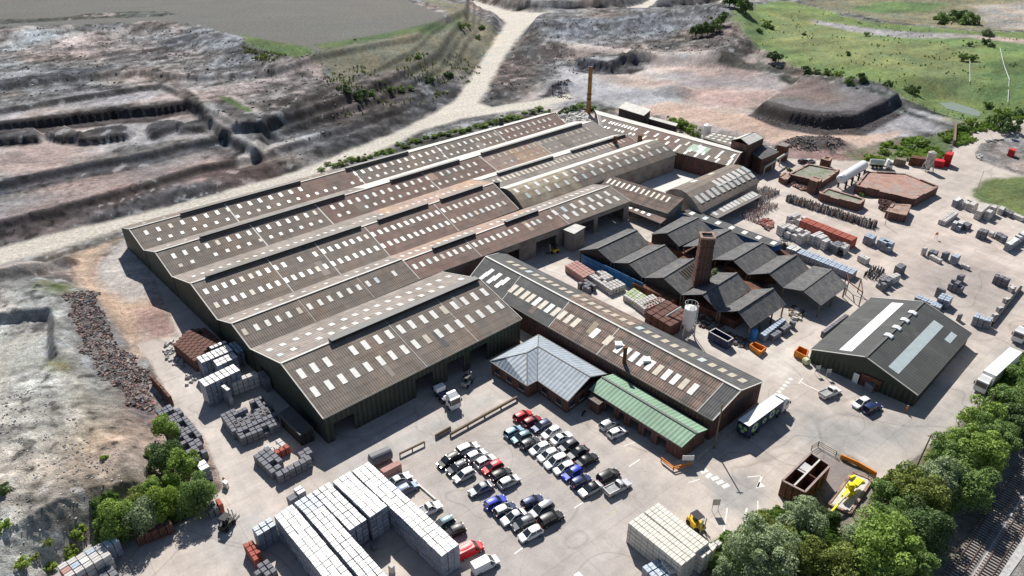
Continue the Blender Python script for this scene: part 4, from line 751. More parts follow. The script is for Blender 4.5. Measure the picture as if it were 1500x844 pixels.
# --- slate kiln sheds, open below
KZ = 3.6
KL = dict(segs=[(1, roof_slate)], cat='kiln shed', trim=False, open_=1, group='slate roofed kiln sheds', cap=gutter_m)
K = [
 ('front left slate kiln shed behind the blue hoarding', [(847.4,367.6),(876,366),(896,385)], [(920,335.5),(928.4,340.8),(949.8,357.5)], 'lf'),
 ('second slate kiln shed behind the blue hoarding', [(897.6,385.6),(920.3,386.3),(940.4,407)], [(951,359),(974.5,359.5),(994,379.6)], 'l'),
 ('slate kiln shed with bare rafters just left of the brick chimney', [(943,407.7),(969.2,407),(998.4,432.8)], [(995,379.6),(1015,380),(1036,401)], 'l'),
 ('slate kiln shed in front of the brick chimney', [(999,432.8),(1028.5,432.8),(1052,457.6)], [(1054,400),(1079,402),(1099.5,424)], ''),
 ('slate kiln shed nearest the dark blue skip', [(1052,457.8),(1084,458.2),(1099,481)], [(1104,424.8),(1135,424.8),(1151,446)], ''),
 ('rightmost slate kiln shed, alone beside the pipe frame', [(1145,422),(1175,426.8),(1202,448)], [(1192,390),(1217,394),(1241.4,418.7)], ''),
 ('far left slate kiln shed against the blue edged store', [(953.8,343.5),(976.5,342.8),(994,361.5)], [(1000,318),(1023.4,320.7),(1043,338)], 'l'),
 ('slate kiln shed directly behind the brick chimney', [(1000,362),(1022,361),(1043,382)], [(1047,336.5),(1069.8,337.4),(1090,356)], ''),
 ('slate kiln shed right of the chimney with patched ridge', [(1045.7,381),(1073.8,382.3),(1095,403)], [(1092,356),(1116.6,356),(1140,375.6)], ''),
 ('slate kiln shed at the far right of the back row', [(1096,403),(1127,402),(1148,423)], [(1140,375.6),(1168,375),(1185,394)], ''),
]
for lab, a, b, wl in K:
    g = gable('kiln_shed', lab, a, b, KZ, walls=wl, wm=clad_dark, **KL)
    if 'rafters' in lab:
        RA = g
# stripped part of one roof: dark panel stands in for the unlit hole, bare rafters over it
def strip_later():
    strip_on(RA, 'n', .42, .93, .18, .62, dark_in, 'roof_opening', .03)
    for i in range(7): strip_on(RA, 'n', .44 + .075 * i, .455 + .075 * i, .16, .64, timber_m, 'rafter', .10)
strip_later()
# dark brick kiln bodies inside the sheds
for i, (a, b, c, d) in enumerate((((868,385),(925,352),(965,372),(905,408)), ((925,425),(1000,385),(1040,410),(985,452)), ((975,372),(1015,345),(1080,372),(1040,398)), ((1015,455),(1085,415),(1135,440),(1075,482)), ((1060,400),(1130,368),(1175,395),(1120,420)))):
    P = [at(*p, 0) for p in (a, b, c, d)]; mb = MB(); mb.prism([(q.x, q.y) for q in P], 0, 2.3); o = mb.build('kiln_chamber', rusty_m)
    tag(o, ['dark brick kiln body under the front left kiln shed', 'dark brick kiln body under the shed with bare rafters', 'dark brick kiln body under the back row of kiln sheds', 'dark brick kiln body under the front right kiln shed', 'dark brick kiln body at the right under the back kiln sheds'][i], 'kiln')
def hoarding(pts, z, name, label, m):
    P = [at(*p, 0) for p in pts]; root = empty(name, (P[0] + P[-1]) / 2, label, 'hoarding')
    for a, b in zip(P, P[1:]):
        n = max(1, int((b - a).length / 2.4))
        for i in range(n):
            mb = MB(); p, q = a.lerp(b, i / n), a.lerp(b, (i + .96) / n); mb.beam((p.x, p.y, z / 2), (q.x, q.y, z / 2), .12, z + random.uniform(-.02, .02)); mb.build('panel', m, root)
    return root
hoarding([(851,386),(941,430)], 3.1, 'blue_hoarding', 'long blue boarded hoarding in front of the first slate kiln sheds', blue_m)
# brick chimney: courses of brickwork as bands, cap and flue hole
def brick_chimney():
    c = at(1022.5, 434, 0); H_ = 17.5
    root = empty('brick_chimney', c, 'tall square red brick chimney among the slate kiln sheds', 'chimney'); root.rotation_euler.z = R(-38) + R(45) - R(12)
    n = 40
    for i in range(n):
        z0, z1 = H_ * i / n, H_ * (i + 1) / n; r0 = 2.15 - .55 * i / n; mb = MB(); r0 -= .03 * (i % 2)
        if i > n - 4: r0 += .16
        mb.box(-r0, r0, -r0, r0, z0 + .0, z1 - (0.0)); me = mb.mesh('brick_course', [brickm]); link('brick_course', me, root)
    mb = MB(); r = 1.85
    for x0, x1, y0, y1 in ((-r, r, -r, -r + .55), (-r, r, r - .55, r), (-r, -r + .55, -r + .55, r - .55), (r - .55, r, -r + .55, r - .55)): mb.box(x0, x1, y0, y1, H_, H_ + .5)
    link('coping', mb.mesh('coping', [brick_pale]), root)
    mb = MB(); mb.box(-1.3, 1.3, -1.3, 1.3, H_, H_ + .05); link('flue_opening', mb.mesh('flue_opening', [dark_in]), root)
    for z in (5.5, 9, 12.5, 15.2):
        mb = MB(); rr = 2.2 - .55 * z / H_
        for sx, sy, ex, ey in ((-rr, -rr, rr, -rr), (rr, -rr, rr, rr), (rr, rr, -rr, rr), (-rr, rr, -rr, -rr)): mb.beam((sx, sy, z), (ex, ey, z), .08, .22)
        link('iron_strap', mb.mesh('iron_strap', [rusty_m]), root)
brick_chimney()
def flue():
    c = at(861.5, 167, 0); root = empty('metal_flue', c, 'tall thin ochre metal flue at the far end of the works', 'flue')
    H_ = 21.5; mb = MB(); mb.cyl((0, 0, 0), (0, 0, H_), .95, .85, 16); link('shaft', mb.mesh('shaft', [ochre_m]), root)
    for z in (7.0, 9.2): mb = MB(); mb.cyl((0, 0, z), (0, 0, z + .3), 1.25, n=16); link('collar', mb.mesh('collar', [rusty_m]), root)
    mb = MB(); mb.cyl((0, 0, H_), (0, 0, H_ + .3), 1.05, n=16); link('rim', mb.mesh('rim', [rusty_m]), root)
    mb = MB(); mb.beam((.9, -.9, 0), (.9, -.9, H_), .1); link('ladder', mb.mesh('ladder', [rusty_m]), root)
flue()
def silo(name, label, px, py, r, zb, zt, m=white_m, legs=True, lean=0.0, cage=False):
    c = at(px, py, 0); root = empty(name, c, label, 'silo'); mb = MB(); mb.cyl((0, 0, zb), (0, 0, zt), r * .93, r, 24); link('tank', mb.mesh('tank', [m]), root)
    mb = MB(); mb.cyl((0, 0, zt), (0, 0, zt + r * .35), r, r * .3, 24); link('domed_top', mb.mesh('domed_top', [m]), root)
    if zb > 1: mb = MB(); mb.cyl((0, 0, zb - 1.6), (0, 0, zb), r * .25, r * .93, 24); link('hopper_cone', mb.mesh('hopper_cone', [m]), root)
    if legs:
        for sx in (-1, 1):
            for sy in (-1, 1): mb = MB(); mb.beam((sx * r, sy * r, 0), (sx * r * .75, sy * r * .75, zb + .6), .22); link('leg', mb.mesh('leg', [steel_m]), root)
        for k in range(4):
            a, b = [(-1, -1), (1, -1), (1, 1), (-1, 1)][k], [(1, -1), (1, 1), (-1, 1), (-1, -1)][k]; mb = MB(); mb.beam((a[0] * r, a[1] * r, .3), (b[0] * r * .8, b[1] * r * .8, zb), .1); link('brace', mb.mesh('brace', [steel_m]), root)
    if cage:
        for k in range(10):
            a = k * math.pi / 5; mb = MB(); mb.beam((r * math.cos(a), r * math.sin(a), zt), (r * math.cos(a), r * math.sin(a), zt + 1.3), .07); link('rail_post', mb.mesh('rail_post', [steel_m]), root)
        mb = MB()
        for k in range(16):
            a, b = k * math.pi / 8, (k + 1) * math.pi / 8; mb.beam((r * math.cos(a), r * math.sin(a), zt + 1.3), (r * math.cos(b), r * math.sin(b), zt + 1.3), .07)
        link('guard_rail', mb.mesh('guard_rail', [steel_m]), root)
        mb = MB(); mb.beam((r + .25, 0, 0), (r + .25, 0, zt + .5), .5, .12); link('ladder', mb.mesh('ladder', [steel_m]), root)
    return root
silo('steel_silo', 'white silo on braced legs beside the dark red brick packs', 1006, 492, 1.5, 3.2, 8.0, cage=True)
silo('steel_silo', 'bright white silo between the bush and the domed roof annex', 1033, 211, 1.6, .3, 8.0, legs=False)
silo('cement_silo', 'stained grey silo on thin legs beside the red container', 1358, 250, 1.5, 2.4, 7.2, m=mat('stained_silo', (0.55, 0.52, 0.49), .8, .2, 1.0, rust=(0.25, 0.18, 0.14, .5, .8)))
a = at(961, 473, 1); b = at(998, 450, 6); mb = MB(); mb.beam(a, b, .45); o = mb.build('screw_conveyor', steel_m); tag(o, 'long pale screw conveyor sloping up to the silo on braced legs', 'conveyor')
# ------------------------------------------------------------------ vehicles
def paintm(name, col, metal=0.0, rough=0.38): 
    return mat(name, col, rough, 0.02, 1.0, metal=metal, spec=0.35)
PAINT = {'silver': paintm('car_paint_silver', (.50,.51,.53), .3), 'white': paintm('car_paint_white', (.78,.78,.78)), 'black': paintm('car_paint_black', (.012,.012,.015)),
 'dark grey': paintm('car_paint_dark_grey', (.05,.055,.065), .2), 'grey': paintm('car_paint_grey', (.18,.19,.21), .3), 'red': paintm('car_paint_red', (.50,.012,.02)), 'dark red': paintm('car_paint_dark_red', (.22,.01,.02)),
 'blue': paintm('car_paint_blue', (.015,.04,.45)), 'dark blue': paintm('car_paint_dark_blue', (.015,.03,.10), .1), 'pale blue': paintm('car_paint_pale_blue', (.20,.33,.42), .3), 'blue grey': paintm('car_paint_blue_grey', (.12,.16,.24), .3), 'teal': paintm('car_paint_teal_grey', (.07,.13,.15), .3)}
def loft(sections):
    """sections: list of (x, [(y, z) ring]) -> MB"""
    mb = MB()
    for (x0, r0), (x1, r1) in zip(sections, sections[1:]):
        n = len(r0)
        for i in range(n):
            j = (i + 1) % n; mb.poly([(x0, *r0[i]), (x0, *r0[j]), (x1, *r1[j]), (x1, *r1[i])])
    mb.poly([(sections[0][0], *p) for p in reversed(sections[0][1])]); mb.poly([(sections[-1][0], *p) for p in sections[-1][1]])
    return mb
def ring(w, zb, zs, tuck=.9):
    return [(-w * tuck, zb), (w * tuck, zb), (w, (zb + zs) / 2), (w * .97, zs - .08), (w * .86, zs), (-w * .86, zs), (-w * .97, zs - .08), (-w, (zb + zs) / 2)]
def fixn(me):
    bm = bmesh.new(); bm.from_mesh(me); bmesh.ops.remove_doubles(bm, verts=bm.verts, dist=1e-4); bmesh.ops.recalc_face_normals(bm, faces=bm.faces); bm.to_mesh(me); bm.free(); return me
def car_meshes(kind):
    L, W_, HH = {'hatch': (4.1, 1.78, 1.48), 'saloon': (4.6, 1.82, 1.44), 'suv': (4.5, 1.88, 1.68), 'van': (5.2, 1.98, 2.05), 'smallvan': (4.5, 1.85, 1.85), 'pickup': (5.2, 1.85, 1.75)}[kind]
    h = L / 2; w = W_ / 2; sh = .92 if kind in ('hatch', 'saloon') else 1.02
    tail = {'hatch': .97, 'saloon': .9, 'suv': 1.0, 'van': 1.05, 'smallvan': 1.02, 'pickup': .98}[kind]
    sec = [(-h, ring(w * .80, .38, .68 * tail)), (-h + .12, ring(w * .93, .26, .90 * tail)), (-h + .6, ring(w, .22, sh)), (0, ring(w, .22, sh + .02)), (h * .35, ring(w, .22, sh)), (h * .55, ring(w * .98, .22, .84)), (h - .28, ring(w * .93, .24, .72)), (h - .05, ring(w * .80, .30, .60)), (h, ring(w * .70, .36, .52))]
    body = fixn(loft(sec).mesh('body', [PAINT['silver']]))
    for p in body.polygons: p.use_smooth = False
    c0, c1, r0, r1 = {'hatch': (-h + .12, h * .52, -h + .45, h * .08), 'saloon': (-h + .65, h * .50, -h + 1.35, h * .05), 'suv': (-h + .08, h * .52, -h + .35, h * .12), 'van': (-h + .05, h * .72, -h + .12, h * .40), 'smallvan': (-h + .05, h * .62, -h + .12, h * .25), 'pickup': (-h * .08, h * .52, h * .0, h * .25)}[kind]
    gl = MB(); zb, zt = sh - .06, HH - .05
    B = [(c0, -w * .86, zb), (c1, -w * .82, zb), (c1, w * .82, zb), (c0, w * .86, zb)]; T = [(r0, -w * .68, zt), (r1, -w * .66, zt), (r1, w * .66, zt), (r0, w * .68, zt)]
    gl.hexa(B, T); glass = fixn(gl.mesh('windows', [glass_m]))
    rf = MB(); rf.hexa([(r0 - .04, -w * .70, zt - .03), (r1 + .03, -w * .68, zt - .03), (r1 + .03, w * .68, zt - .03), (r0 - .04, w * .70, zt - .03)], [(r0, -w * .66, zt - .01), (r1, -w * .66, zt - .01), (r1, w * .66, zt - .01), (r0, w * .66, zt - .01)])
    for s in (-1, 1):
        for a, b in ((0, 0), (1, 1)):
            p = Vector(B[a] if s < 0 else B[3 - a]); q = Vector(T[b] if s < 0 else T[3 - b]); rf.beam(p, q, .09, .09)
        xm = (c0 + c1) / 2 - .15; rf.beam((xm, s * w * .865, zb), ((r0 + r1) / 2, s * w * .69, zt), .11, .05)
    cx, lx, wy = (r0 + r1) / 2, (r1 - r0) / 2, w * .68; nx_, ny_ = 6, 6
    g_ = [[(cx + lx * u * 1.02, wy * v * 1.02, zt + .12 - .07 * u * u - .09 * v * v) for v in np.linspace(-1, 1, ny_)] for u in np.linspace(-1, 1, nx_)]
    for i in range(nx_ - 1):
        for j in range(ny_ - 1): rf.poly([g_[i][j], g_[i + 1][j], g_[i + 1][j + 1], g_[i][j + 1]])
    roof = rf.mesh('roof', [PAINT['silver']])
    for p_ in roof.polygons: p_.use_smooth = len(roof.polygons) - p_.index <= 25
    out = dict(body=body, windows=glass, roof=roof, L=L, w=w, h=h)
    if kind in ('van', 'smallvan'):
        bx = MB(); bx.hexa([(-h + .04, -w * .93, sh - .1), (h * .18, -w * .93, sh - .1), (h * .18, w * .93, sh - .1), (-h + .04, w * .93, sh - .1)], [(-h + .1, -w * .80, HH), (h * .22, -w * .80, HH), (h * .22, w * .80, HH), (-h + .1, w * .80, HH)]); out['cargo_body'] = bx.mesh('cargo_body', [PAINT['silver']])
    if kind == 'pickup':
        bx = MB()
        for x0, x1, y0, y1 in ((-h + .02, -h + .1, -w * .95, w * .95), (-h + .1, -h * .12, -w * .95, -w * .85), (-h + .1, -h * .12, w * .85, w * .95)): bx.box(x0, x1, y0, y1, sh - .1, sh + .18)
        out['bed_sides'] = bx.mesh('bed_sides', [steel_m]); bx = MB(); bx.box(-h + .1, -h * .12, -w * .84, w * .84, sh - .05, sh + .03); out['load_bed'] = bx.mesh('load_bed', [mat('bed_liner', (.33, .33, .33), .8)])
    return out
def wheel_mesh():
    t = MB(); t.cyl((0, -.11, 0), (0, .11, 0), .33, n=14); tm = t.mesh('tyre', [tyre_m]); r_ = MB(); r_.cyl((0, -.12, 0), (0, .12, 0), .2, n=10); return tm, r_.mesh('hub', [hub_m])
TY, HB = wheel_mesh()
_cm = {}
def make_car(kind):
    if kind in _cm: return _cm[kind]
    M = car_meshes(kind); h, w = M['h'], M['w']
    lt = MB(); lt.box(-.06, .06, -.17, .17, -.07, .07); M['lampm'] = lt.mesh('headlight', [lamp_w]); lt = MB(); lt.box(-.05, .05, -.12, .12, -.1, .1); M['tailm'] = lt.mesh('tail_light', [lamp_r])
    pl = MB(); pl.box(-.02, .02, -.26, .26, -.06, .06); M['plate'] = pl.mesh('number_plate', [lamp_w])
    mi = MB(); mi.box(-.07, .07, -.09, .09, -.06, .06); M['mirror'] = mi.mesh('mirror', [black_m])
    _cm[kind] = M; return M
def place_car(kind, colour, px, py, hd, label, group=None, cat='car', name='parked_car'):
    """hd: picture vector of the heading"""
    M = make_car(kind); h, w = M['h'], M['w']
    p = at(px, py, .6); a = at(px - hd[0] / 2, py - hd[1] / 2, .6); b = at(px + hd[0] / 2, py + hd[1] / 2, .6); d = b - a; rz = math.atan2(d.y, d.x)
    root = empty(name, (p.x, p.y, 0), label, cat, group, rz); root.scale = (1.06, 1.06, 1.04); pm = PAINT[colour]
    for part in ('body', 'roof', 'windows', 'cargo_body', 'load_bed', 'bed_sides'):
        if part in M:
            o = link(part, M[part], root)
            if part in ('body', 'roof', 'cargo_body'):
                o.material_slots[0].link = 'OBJECT'; o.material_slots[0].material = pm
    for sx in (-1, 1):
        for sy in (-1, 1):
            t = link('wheel', TY, root, Matrix.Translation((sx * h * .64, sy * (w - .1), .33))); link('hub', HB, t)
    for sy in (-1, 1):
        link('headlight', M['lampm'], root, Matrix.Translation((h - .16, sy * w * .66, .62))); link('tail_light', M['tailm'], root, Matrix.Translation((-h + .07, sy * w * .72, .78)))
        link('mirror', M['mirror'], root, Matrix.Translation((h * .36, sy * (w + .06), 1.0)))
    link('number_plate', M['plate'], root, Matrix.Translation((-h - .01, 0, .5)))
    return root
UR, DL = (28, -13.5), (-28, 13.5)
GA, GBk, GL, GLf, GT, GS = 'cars in the back row of the right parking block', 'cars in the front row of the right parking block', 'cars in the back row of the left parking block', 'cars in the front row of the left parking block', 'cars in the bottom parking block', 'cars parked along the white stack'
cars = [
 ('hatch','red',766,609,UR,'bright red hatchback at the top end of the car park',GA),('hatch','dark red',779.5,617,UR,'dark red hatchback second from the top of the car park',GA),
 ('hatch','dark blue',793,624.5,DL,'dark blue hatchback between the dark red car and a white car',GA),('hatch','white',807.5,634,DL,'white hatchback next below the dark blue one in the back row',GA),
 ('saloon','white',822.5,642,UR,'white car with black rear window between white and dark grey cars',GA),('hatch','dark grey',832.5,653.5,DL,'dark grey hatchback above the two black cars in the back row',GA),
 ('saloon','black',846,663.5,DL,'black car second from the lower end of the back row',GA),('saloon','black',860,674,UR,'black car at the lower end of the back row',GA),
 ('hatch','pale blue',752.5,632.5,UR,'pale blue hatchback at the top of the front row',GBk),('hatch','teal',763.5,641,DL,'teal grey car second in the front row',GBk),('hatch','dark grey',776.5,649,UR,'dark grey hatchback third in the front row',GBk),
 ('hatch','white',790.5,657.5,DL,'first of the four white cars in the front row, beside the dark grey hatchback',GBk),('hatch','white',802.5,667,DL,'second of the four white cars in the front row',GBk),('suv','white',814,676.5,DL,'third of the four white cars in the front row',GBk),
 ('hatch','white',826.5,686,DL,'last of the four white cars, next to the bright blue car',GBk),('hatch','blue',838.5,693.5,DL,'bright blue hatchback next to the last white car',GBk),('hatch','dark blue',851,705,UR,'dark blue hatchback below the bright blue one',GBk),
 ('saloon','silver',865,716.5,DL,'silver car with a dark roof at the lower end of the front row',GBk),
 ('suv','black',891.5,697,UR,'black estate car just above the silver pickup',None),('pickup','silver',905,714,UR,'silver pickup truck with an open load bed',None),
 ('hatch','silver',892,621.5,UR,'silver hatchback parked outside the green roofed workshop',None),('hatch','white',904.5,633.5,UR,'small white car parked outside the green roofed workshop',None),
 ('suv','silver',685.5,657.5,UR,'silver estate car at the upper end of the left block',GL),('hatch','silver',698,667,UR,'pale silver hatchback second in the left block back row',GL),('hatch','white',711,675.5,UR,'white hatchback directly above the red car of the left block',GL),
 ('hatch','red',721.5,685,DL,'red hatchback in the left parking block',GL),('hatch','black',734,695,UR,'black hatchback between the red car and a silver one',GL),('hatch','silver',746,705.5,UR,'silver hatchback at the lower end of the left block back row',GL),
 ('suv','black',657.5,675,DL,'black car at the upper end of the left block front row',GLf),('hatch','dark grey',669.5,685.5,DL,'dark grey hatchback second in the left block front row',GLf),('hatch','silver',679.5,696.5,DL,'silver hatchback third in the left block front row',GLf),
 ('saloon','grey',704.5,716,DL,'grey saloon car alone at the lower end of the left block',GLf),
 ('hatch','blue',726,736,UR,'bright blue hatchback of the bottom block',GT),('hatch','dark blue',739.5,746.5,UR,'dark hatchback with a white roof beside the lower blue one',GT),('saloon','silver',752.5,757.5,DL,'silver car in the middle of the bottom block front row',GT),
 ('hatch','dark grey',766.5,767,DL,'dark grey hatchback second last in the bottom block',GT),('hatch','white',777,782,DL,'white hatchback at the lowest end of the bottom block',GT),
 ('hatch','dark blue',780,735,UR,'dark blue hatchback at the top of the bottom block back row',GT),('suv','grey',793,747,DL,'grey estate car in the middle of the bottom block back row',GT),('suv','black',807.5,760,UR,'black car at the lower end of the bottom block back row',GT),
 ('saloon','silver',584.5,703.5,UR,'silver car with black windows beside the long white stack',GS),('hatch','blue grey',596.5,715.5,UR,'blue-grey car below the silver one by the long white stack',GS),('pickup','white',626,747.5,UR,'white pickup poking out beside the long white stack',GS),
 ('hatch','teal',648.5,768,DL,'dark teal car beside the long white stack',GS),('hatch','black',664,779.5,DL,'black car above the red van',GS),
 ('smallvan','red',688.5,806,UR,'red panel van beside the end of the long white stack',None),('smallvan','white',711,827,UR,'white panel van below the red one',None),
 ('pickup','white',1216,575,UR,'white pickup parked in front of the storage shed',None),('hatch','white',1261.5,590.5,DL,'white hatchback parked by the storage shed',None),('suv','dark blue',1277.5,598,UR,'dark car parked right beside the white hatchback at the shed',None),
 ('hatch','dark grey',1176.5,236.5,(20,-3),'dark car beside the brick ruins near the tower house',None),('hatch','silver',1187,236,(20,-3),'silver car beside the brick ruins near the tower house',None),
]
for k, c, x, y, hd, lab, g in cars:
    hd = (hd[0] + random.uniform(-2, 2), hd[1] + random.uniform(-1.2, 1.2))
    cat = 'van' if 'van' in k else 'pickup' if k == 'pickup' else 'car'
    nm = {'van': 'parked_van', 'pickup': 'pickup_truck', 'car': 'parked_car'}[cat]
    place_car(k, c, x, y, hd, lab, g, cat, nm)
# the white roof of the dark hatchback
for o in C.objects:
    if o.name.startswith('roof') and o.parent and 'with a white roof' in o.parent.get('label', ''): o.material_slots[0].material = PAINT['white']
    if o.name.startswith('roof') and o.parent and 'with a dark roof' in o.parent.get('label', ''): o.material_slots[0].material = PAINT['black']
def truck(name, label, a, b, trailer, cabm, body_h=4.0, kind='box', logo=False):
    """articulated lorry: tail at plan point a, nose at b"""
    d = b - a; rz = math.atan2(d.y, d.x); L = d.length; root = empty(name, (a.x, a.y, 0), label, 'lorry', None, rz)
    def add(nm, fn, m, par=root):
        mb = MB(); fn(mb); return link(nm, mb.mesh(nm, [m]), par)
    TL = L - 3.0
    if kind == 'box':
        add('trailer_body', lambda s: s.box(0, TL, -1.25, 1.25, 1.1, body_h), trailer); add('trailer_roof', lambda s: s.box(-.02, TL + .02, -1.27, 1.27, body_h, body_h + .05), white_m)
        if logo:
            g = mat('livery_green', (.25, .45, .16), .6, .05); bl = mat('livery_blue', (.03, .06, .22), .6, .05)
            for x, z, r in ((2.3, 2.5, 1.1), (5.6, 2.4, .7), (8.2, 2.7, 1.05), (10.2, 2.2, .5)):
                def disc(s, x=x, z=z, r=r): s.cyl((x, -1.27, z), (x, -1.30, z), r, n=20)
                add('livery_disc', disc, g); add('livery_ring', lambda s, x=x, z=z, r=r: s.cyl((x, -1.30, z), (x, -1.32, z), r * .62, n=20), white_m); add('livery_dot', lambda s, x=x, z=z, r=r: s.cyl((x, -1.32, z), (x, -1.34, z), r * .42, n=20), bl)
            for y, z, r in ((-.6, 2.9, .42), (.5, 2.9, .42), (-.1, 2.1, .42)):
                add('livery_disc', lambda s, y=y, z=z, r=r: s.cyl((-.02, y, z), (-.05, y, z), r, n=16), g)
    elif kind == 'tank':
        add('tank', lambda s: s.cyl((.2, 0, 2.2), (TL, 0, 2.2), 1.05, n=20), trailer); add('walkway', lambda s: s.box(.6, TL - .4, -.3, .3, 3.25, 3.32), steel_m)
    else:
        add('flat_bed', lambda s: s.box(0, TL, -1.2, 1.2, 1.0, 1.25), trailer); add('headboard', lambda s: s.box(TL - .1, TL, -1.2, 1.2, 1.25, 2.4), cabm)
        add('load', lambda s: s.box(.8, TL - 3, -1.1, 1.1, 1.25, 2.3), white_m)
    add('chassis', lambda s: s.box(.3, L - .4, -.45, .45, .75, 1.05), black_m)
    def cab(s): s.hexa([(L - 2.3, -1.2, .6), (L, -1.2, .6), (L, 1.2, .6), (L - 2.3, 1.2, .6)], [(L - 2.3, -1.18, 3.1), (L - .25, -1.15, 3.1), (L - .25, 1.15, 3.1), (L - 2.3, 1.18, 3.1)])
    c = add('cab', cab, cabm); add('windscreen', lambda s: s.hexa([(L - .1, -1.05, 1.75), (L + .02, -1.05, 1.75), (L + .02, 1.05, 1.75), (L - .1, 1.05, 1.75)], [(L - .25, -1.0, 2.75), (L - .13, -1.0, 2.75), (L - .13, 1.0, 2.75), (L - .25, 1.0, 2.75)]), glass_m, c)
    for s_ in (-1, 1):
        add('side_window', lambda s, q=s_: s.box(L - 1.3, L - .4, min(q * 1.18, q * 1.21), max(q * 1.18, q * 1.21), 1.8, 2.6), glass_m, c)
        add('mirror', lambda s, q=s_: s.box(L - .2, L, min(q * 1.25, q * 1.45), max(q * 1.25, q * 1.45), 1.9, 2.6), black_m, c)
        add('headlight', lambda s, q=s_: s.box(L, L + .04, q * .9 - .18, q * .9 + .18, .8, 1.0), lamp_w, c)
    add('roof_fairing', lambda s: s.hexa([(L - 2.2, -1.1, 3.1), (L - .6, -1.1, 3.1), (L - .6, 1.1, 3.1), (L - 2.2, 1.1, 3.1)], [(L - 2.2, -1.0, 3.75), (L - 1.7, -1.0, 3.75), (L - 1.7, 1.0, 3.75), (L - 2.2, 1.0, 3.75)]), cabm, c)
    for x in (1.6, 2.9, 4.2, L - 3.6, L - 1.3):
        for q in (-1, 1): w_ = add('wheel', lambda s, x=x, q=q: s.cyl((x, q * .85, .5), (x, q * 1.22, .5), .5, n=14), tyre_m); add('hub', lambda s, x=x, q=q: s.cyl((x, q * 1.2, .5), (x, q * 1.24, .5), .25, n=10), hub_m, w_)
    return root
truck('articulated_lorry', 'lorry with a white roof and green disc livery beside the long shed', at(1085, 640, .5), at(1147, 594, .5), navy_m, white_m, kind='box', logo=True)
truck('articulated_lorry', 'plain white box lorry driving down the right-hand access road', at(1480, 531, .5), at(1433, 574, .5), white_m, white_m)
truck('flatbed_lorry', 'white lorry with a red stripe at the right picture edge', at(1530, 462, .5), at(1488, 501, .5), red_m, white_m, kind='flat')
truck('flatbed_lorry', 'blue lorry loaded with white packs outside the front loading doors', at(639, 570, .5), at(669, 599, .5), navy_m, white_m, kind='flat')
truck('tank_lorry', 'small pale green tank lorry parked behind the white gas tank', at(1272, 243, .5), at(1306, 246, .5), mat('pale_green_tank', (.45, .52, .45), .5), white_m, kind='tank')
def forklift(px, py, ang, m, label, name='forklift', big=1.0):
    p = at(px, py, .5); root = empty(name, (p.x, p.y, 0), label, 'forklift', None, ang)
    def add(nm, fn, mm, par=root): mb = MB(); fn(mb); o = link(nm, mb.mesh(nm, [mm]), par); return o
    S_ = big
    add('chassis', lambda s: s.hexa([(-1.3*S_, -.65*S_, .35), (1.0*S_, -.65*S_, .35), (1.0*S_, .65*S_, .35), (-1.3*S_, .65*S_, .35)], [(-1.2*S_, -.6*S_, 1.15*S_), (.4*S_, -.6*S_, 1.0*S_), (.4*S_, .6*S_, 1.0*S_), (-1.2*S_, .6*S_, 1.15*S_)]), m)
    g = add('overhead_guard', lambda s: s.box(-.8*S_, .6*S_, -.58*S_, .58*S_, 2.1*S_, 2.2*S_), black_m)
    for sx in (-.78, .58):
        for sy in (-.55, .55): add('guard_post', lambda s, sx=sx, sy=sy: s.beam((sx*S_, sy*S_, 1.0*S_), (sx*S_, sy*S_, 2.1*S_), .09), black_m, g)
    add('seat', lambda s: s.box(-.6*S_, 0, -.25*S_, .25*S_, 1.1*S_, 1.5*S_), black_m)
    mst = add('mast', lambda s: (s.beam((1.1*S_, -.35*S_, .2), (1.1*S_, -.35*S_, 2.6*S_), .14), s.beam((1.1*S_, .35*S_, .2), (1.1*S_, .35*S_, 2.6*S_), .14), s.beam((1.1*S_, -.35*S_, 2.4*S_), (1.1*S_, .35*S_, 2.4*S_), .1)), steel_m)
    for sy in (-.3, .3): add('fork', lambda s, sy=sy: s.box(1.15*S_, 2.3*S_, sy*S_ - .07, sy*S_ + .07, .15, .22), black_m, mst)
    for sx in (-.85, .7):
        for sy in (-.6, .6): add('wheel', lambda s, sx=sx, sy=sy: s.cyl((sx*S_, sy*S_ - .15, .38*S_), (sx*S_, sy*S_ + .15, .38*S_), .38*S_, n=12), tyre_m)
forklift(333, 768, R(70), black_m, 'dark forklift driving across the yard near the lower left', big=1.15)
forklift(1020, 769, R(-60), yellow_m, 'yellow forklift beside the white packs at the bottom right', big=1.3)
forklift(811, 368, R(200), yellow_m, 'yellow forklift in front of the rust red bay', big=1.15)
forklift(684, 561, R(60), steel_m, 'pale forklift near the last loading door of the front bay', big=1.1)
forklift(1233, 371, R(40), black_m, 'dark forklift by the white packs in the right yard', big=1.0)
forklift(1147, 361, R(120), black_m, 'black forklift at the end of the long store', big=1.1)
# ------------------------------------------------------------------ packs of bricks
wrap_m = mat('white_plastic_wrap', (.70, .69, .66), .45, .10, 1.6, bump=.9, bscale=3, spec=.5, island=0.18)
wrapb_m = mat('blue_tinted_wrap', (.38, .45, .53), .4, .15, 1.6, bump=.6, bscale=4, spec=.5, island=0.10)
greyb_m = mat('blue_grey_brick', (.17, .175, .20), .8, .2, 2, bump=.4, island=0.15)
wside_m = mat('blue_grey_shaded_wrap_side', (.20, .23, .29), .45, .3, 1.2, bump=.6, bscale=4, spec=.5, island=0.25)  # sides darker than tops: blue wrap plus shade put into the colour
paleb_m = mat('pale_cream_brick', (.53, .51, .49), .8, .12, 2, bump=.4, island=0.12)
redb_m = mat('red_brick', (.36, .10, .07), .85, .2, 2, bump=.4, island=0.15)
brownb_m = mat('dark_red_brown_brick', (.12, .055, .042), .85, .25, 2, bump=.4, island=0.15)
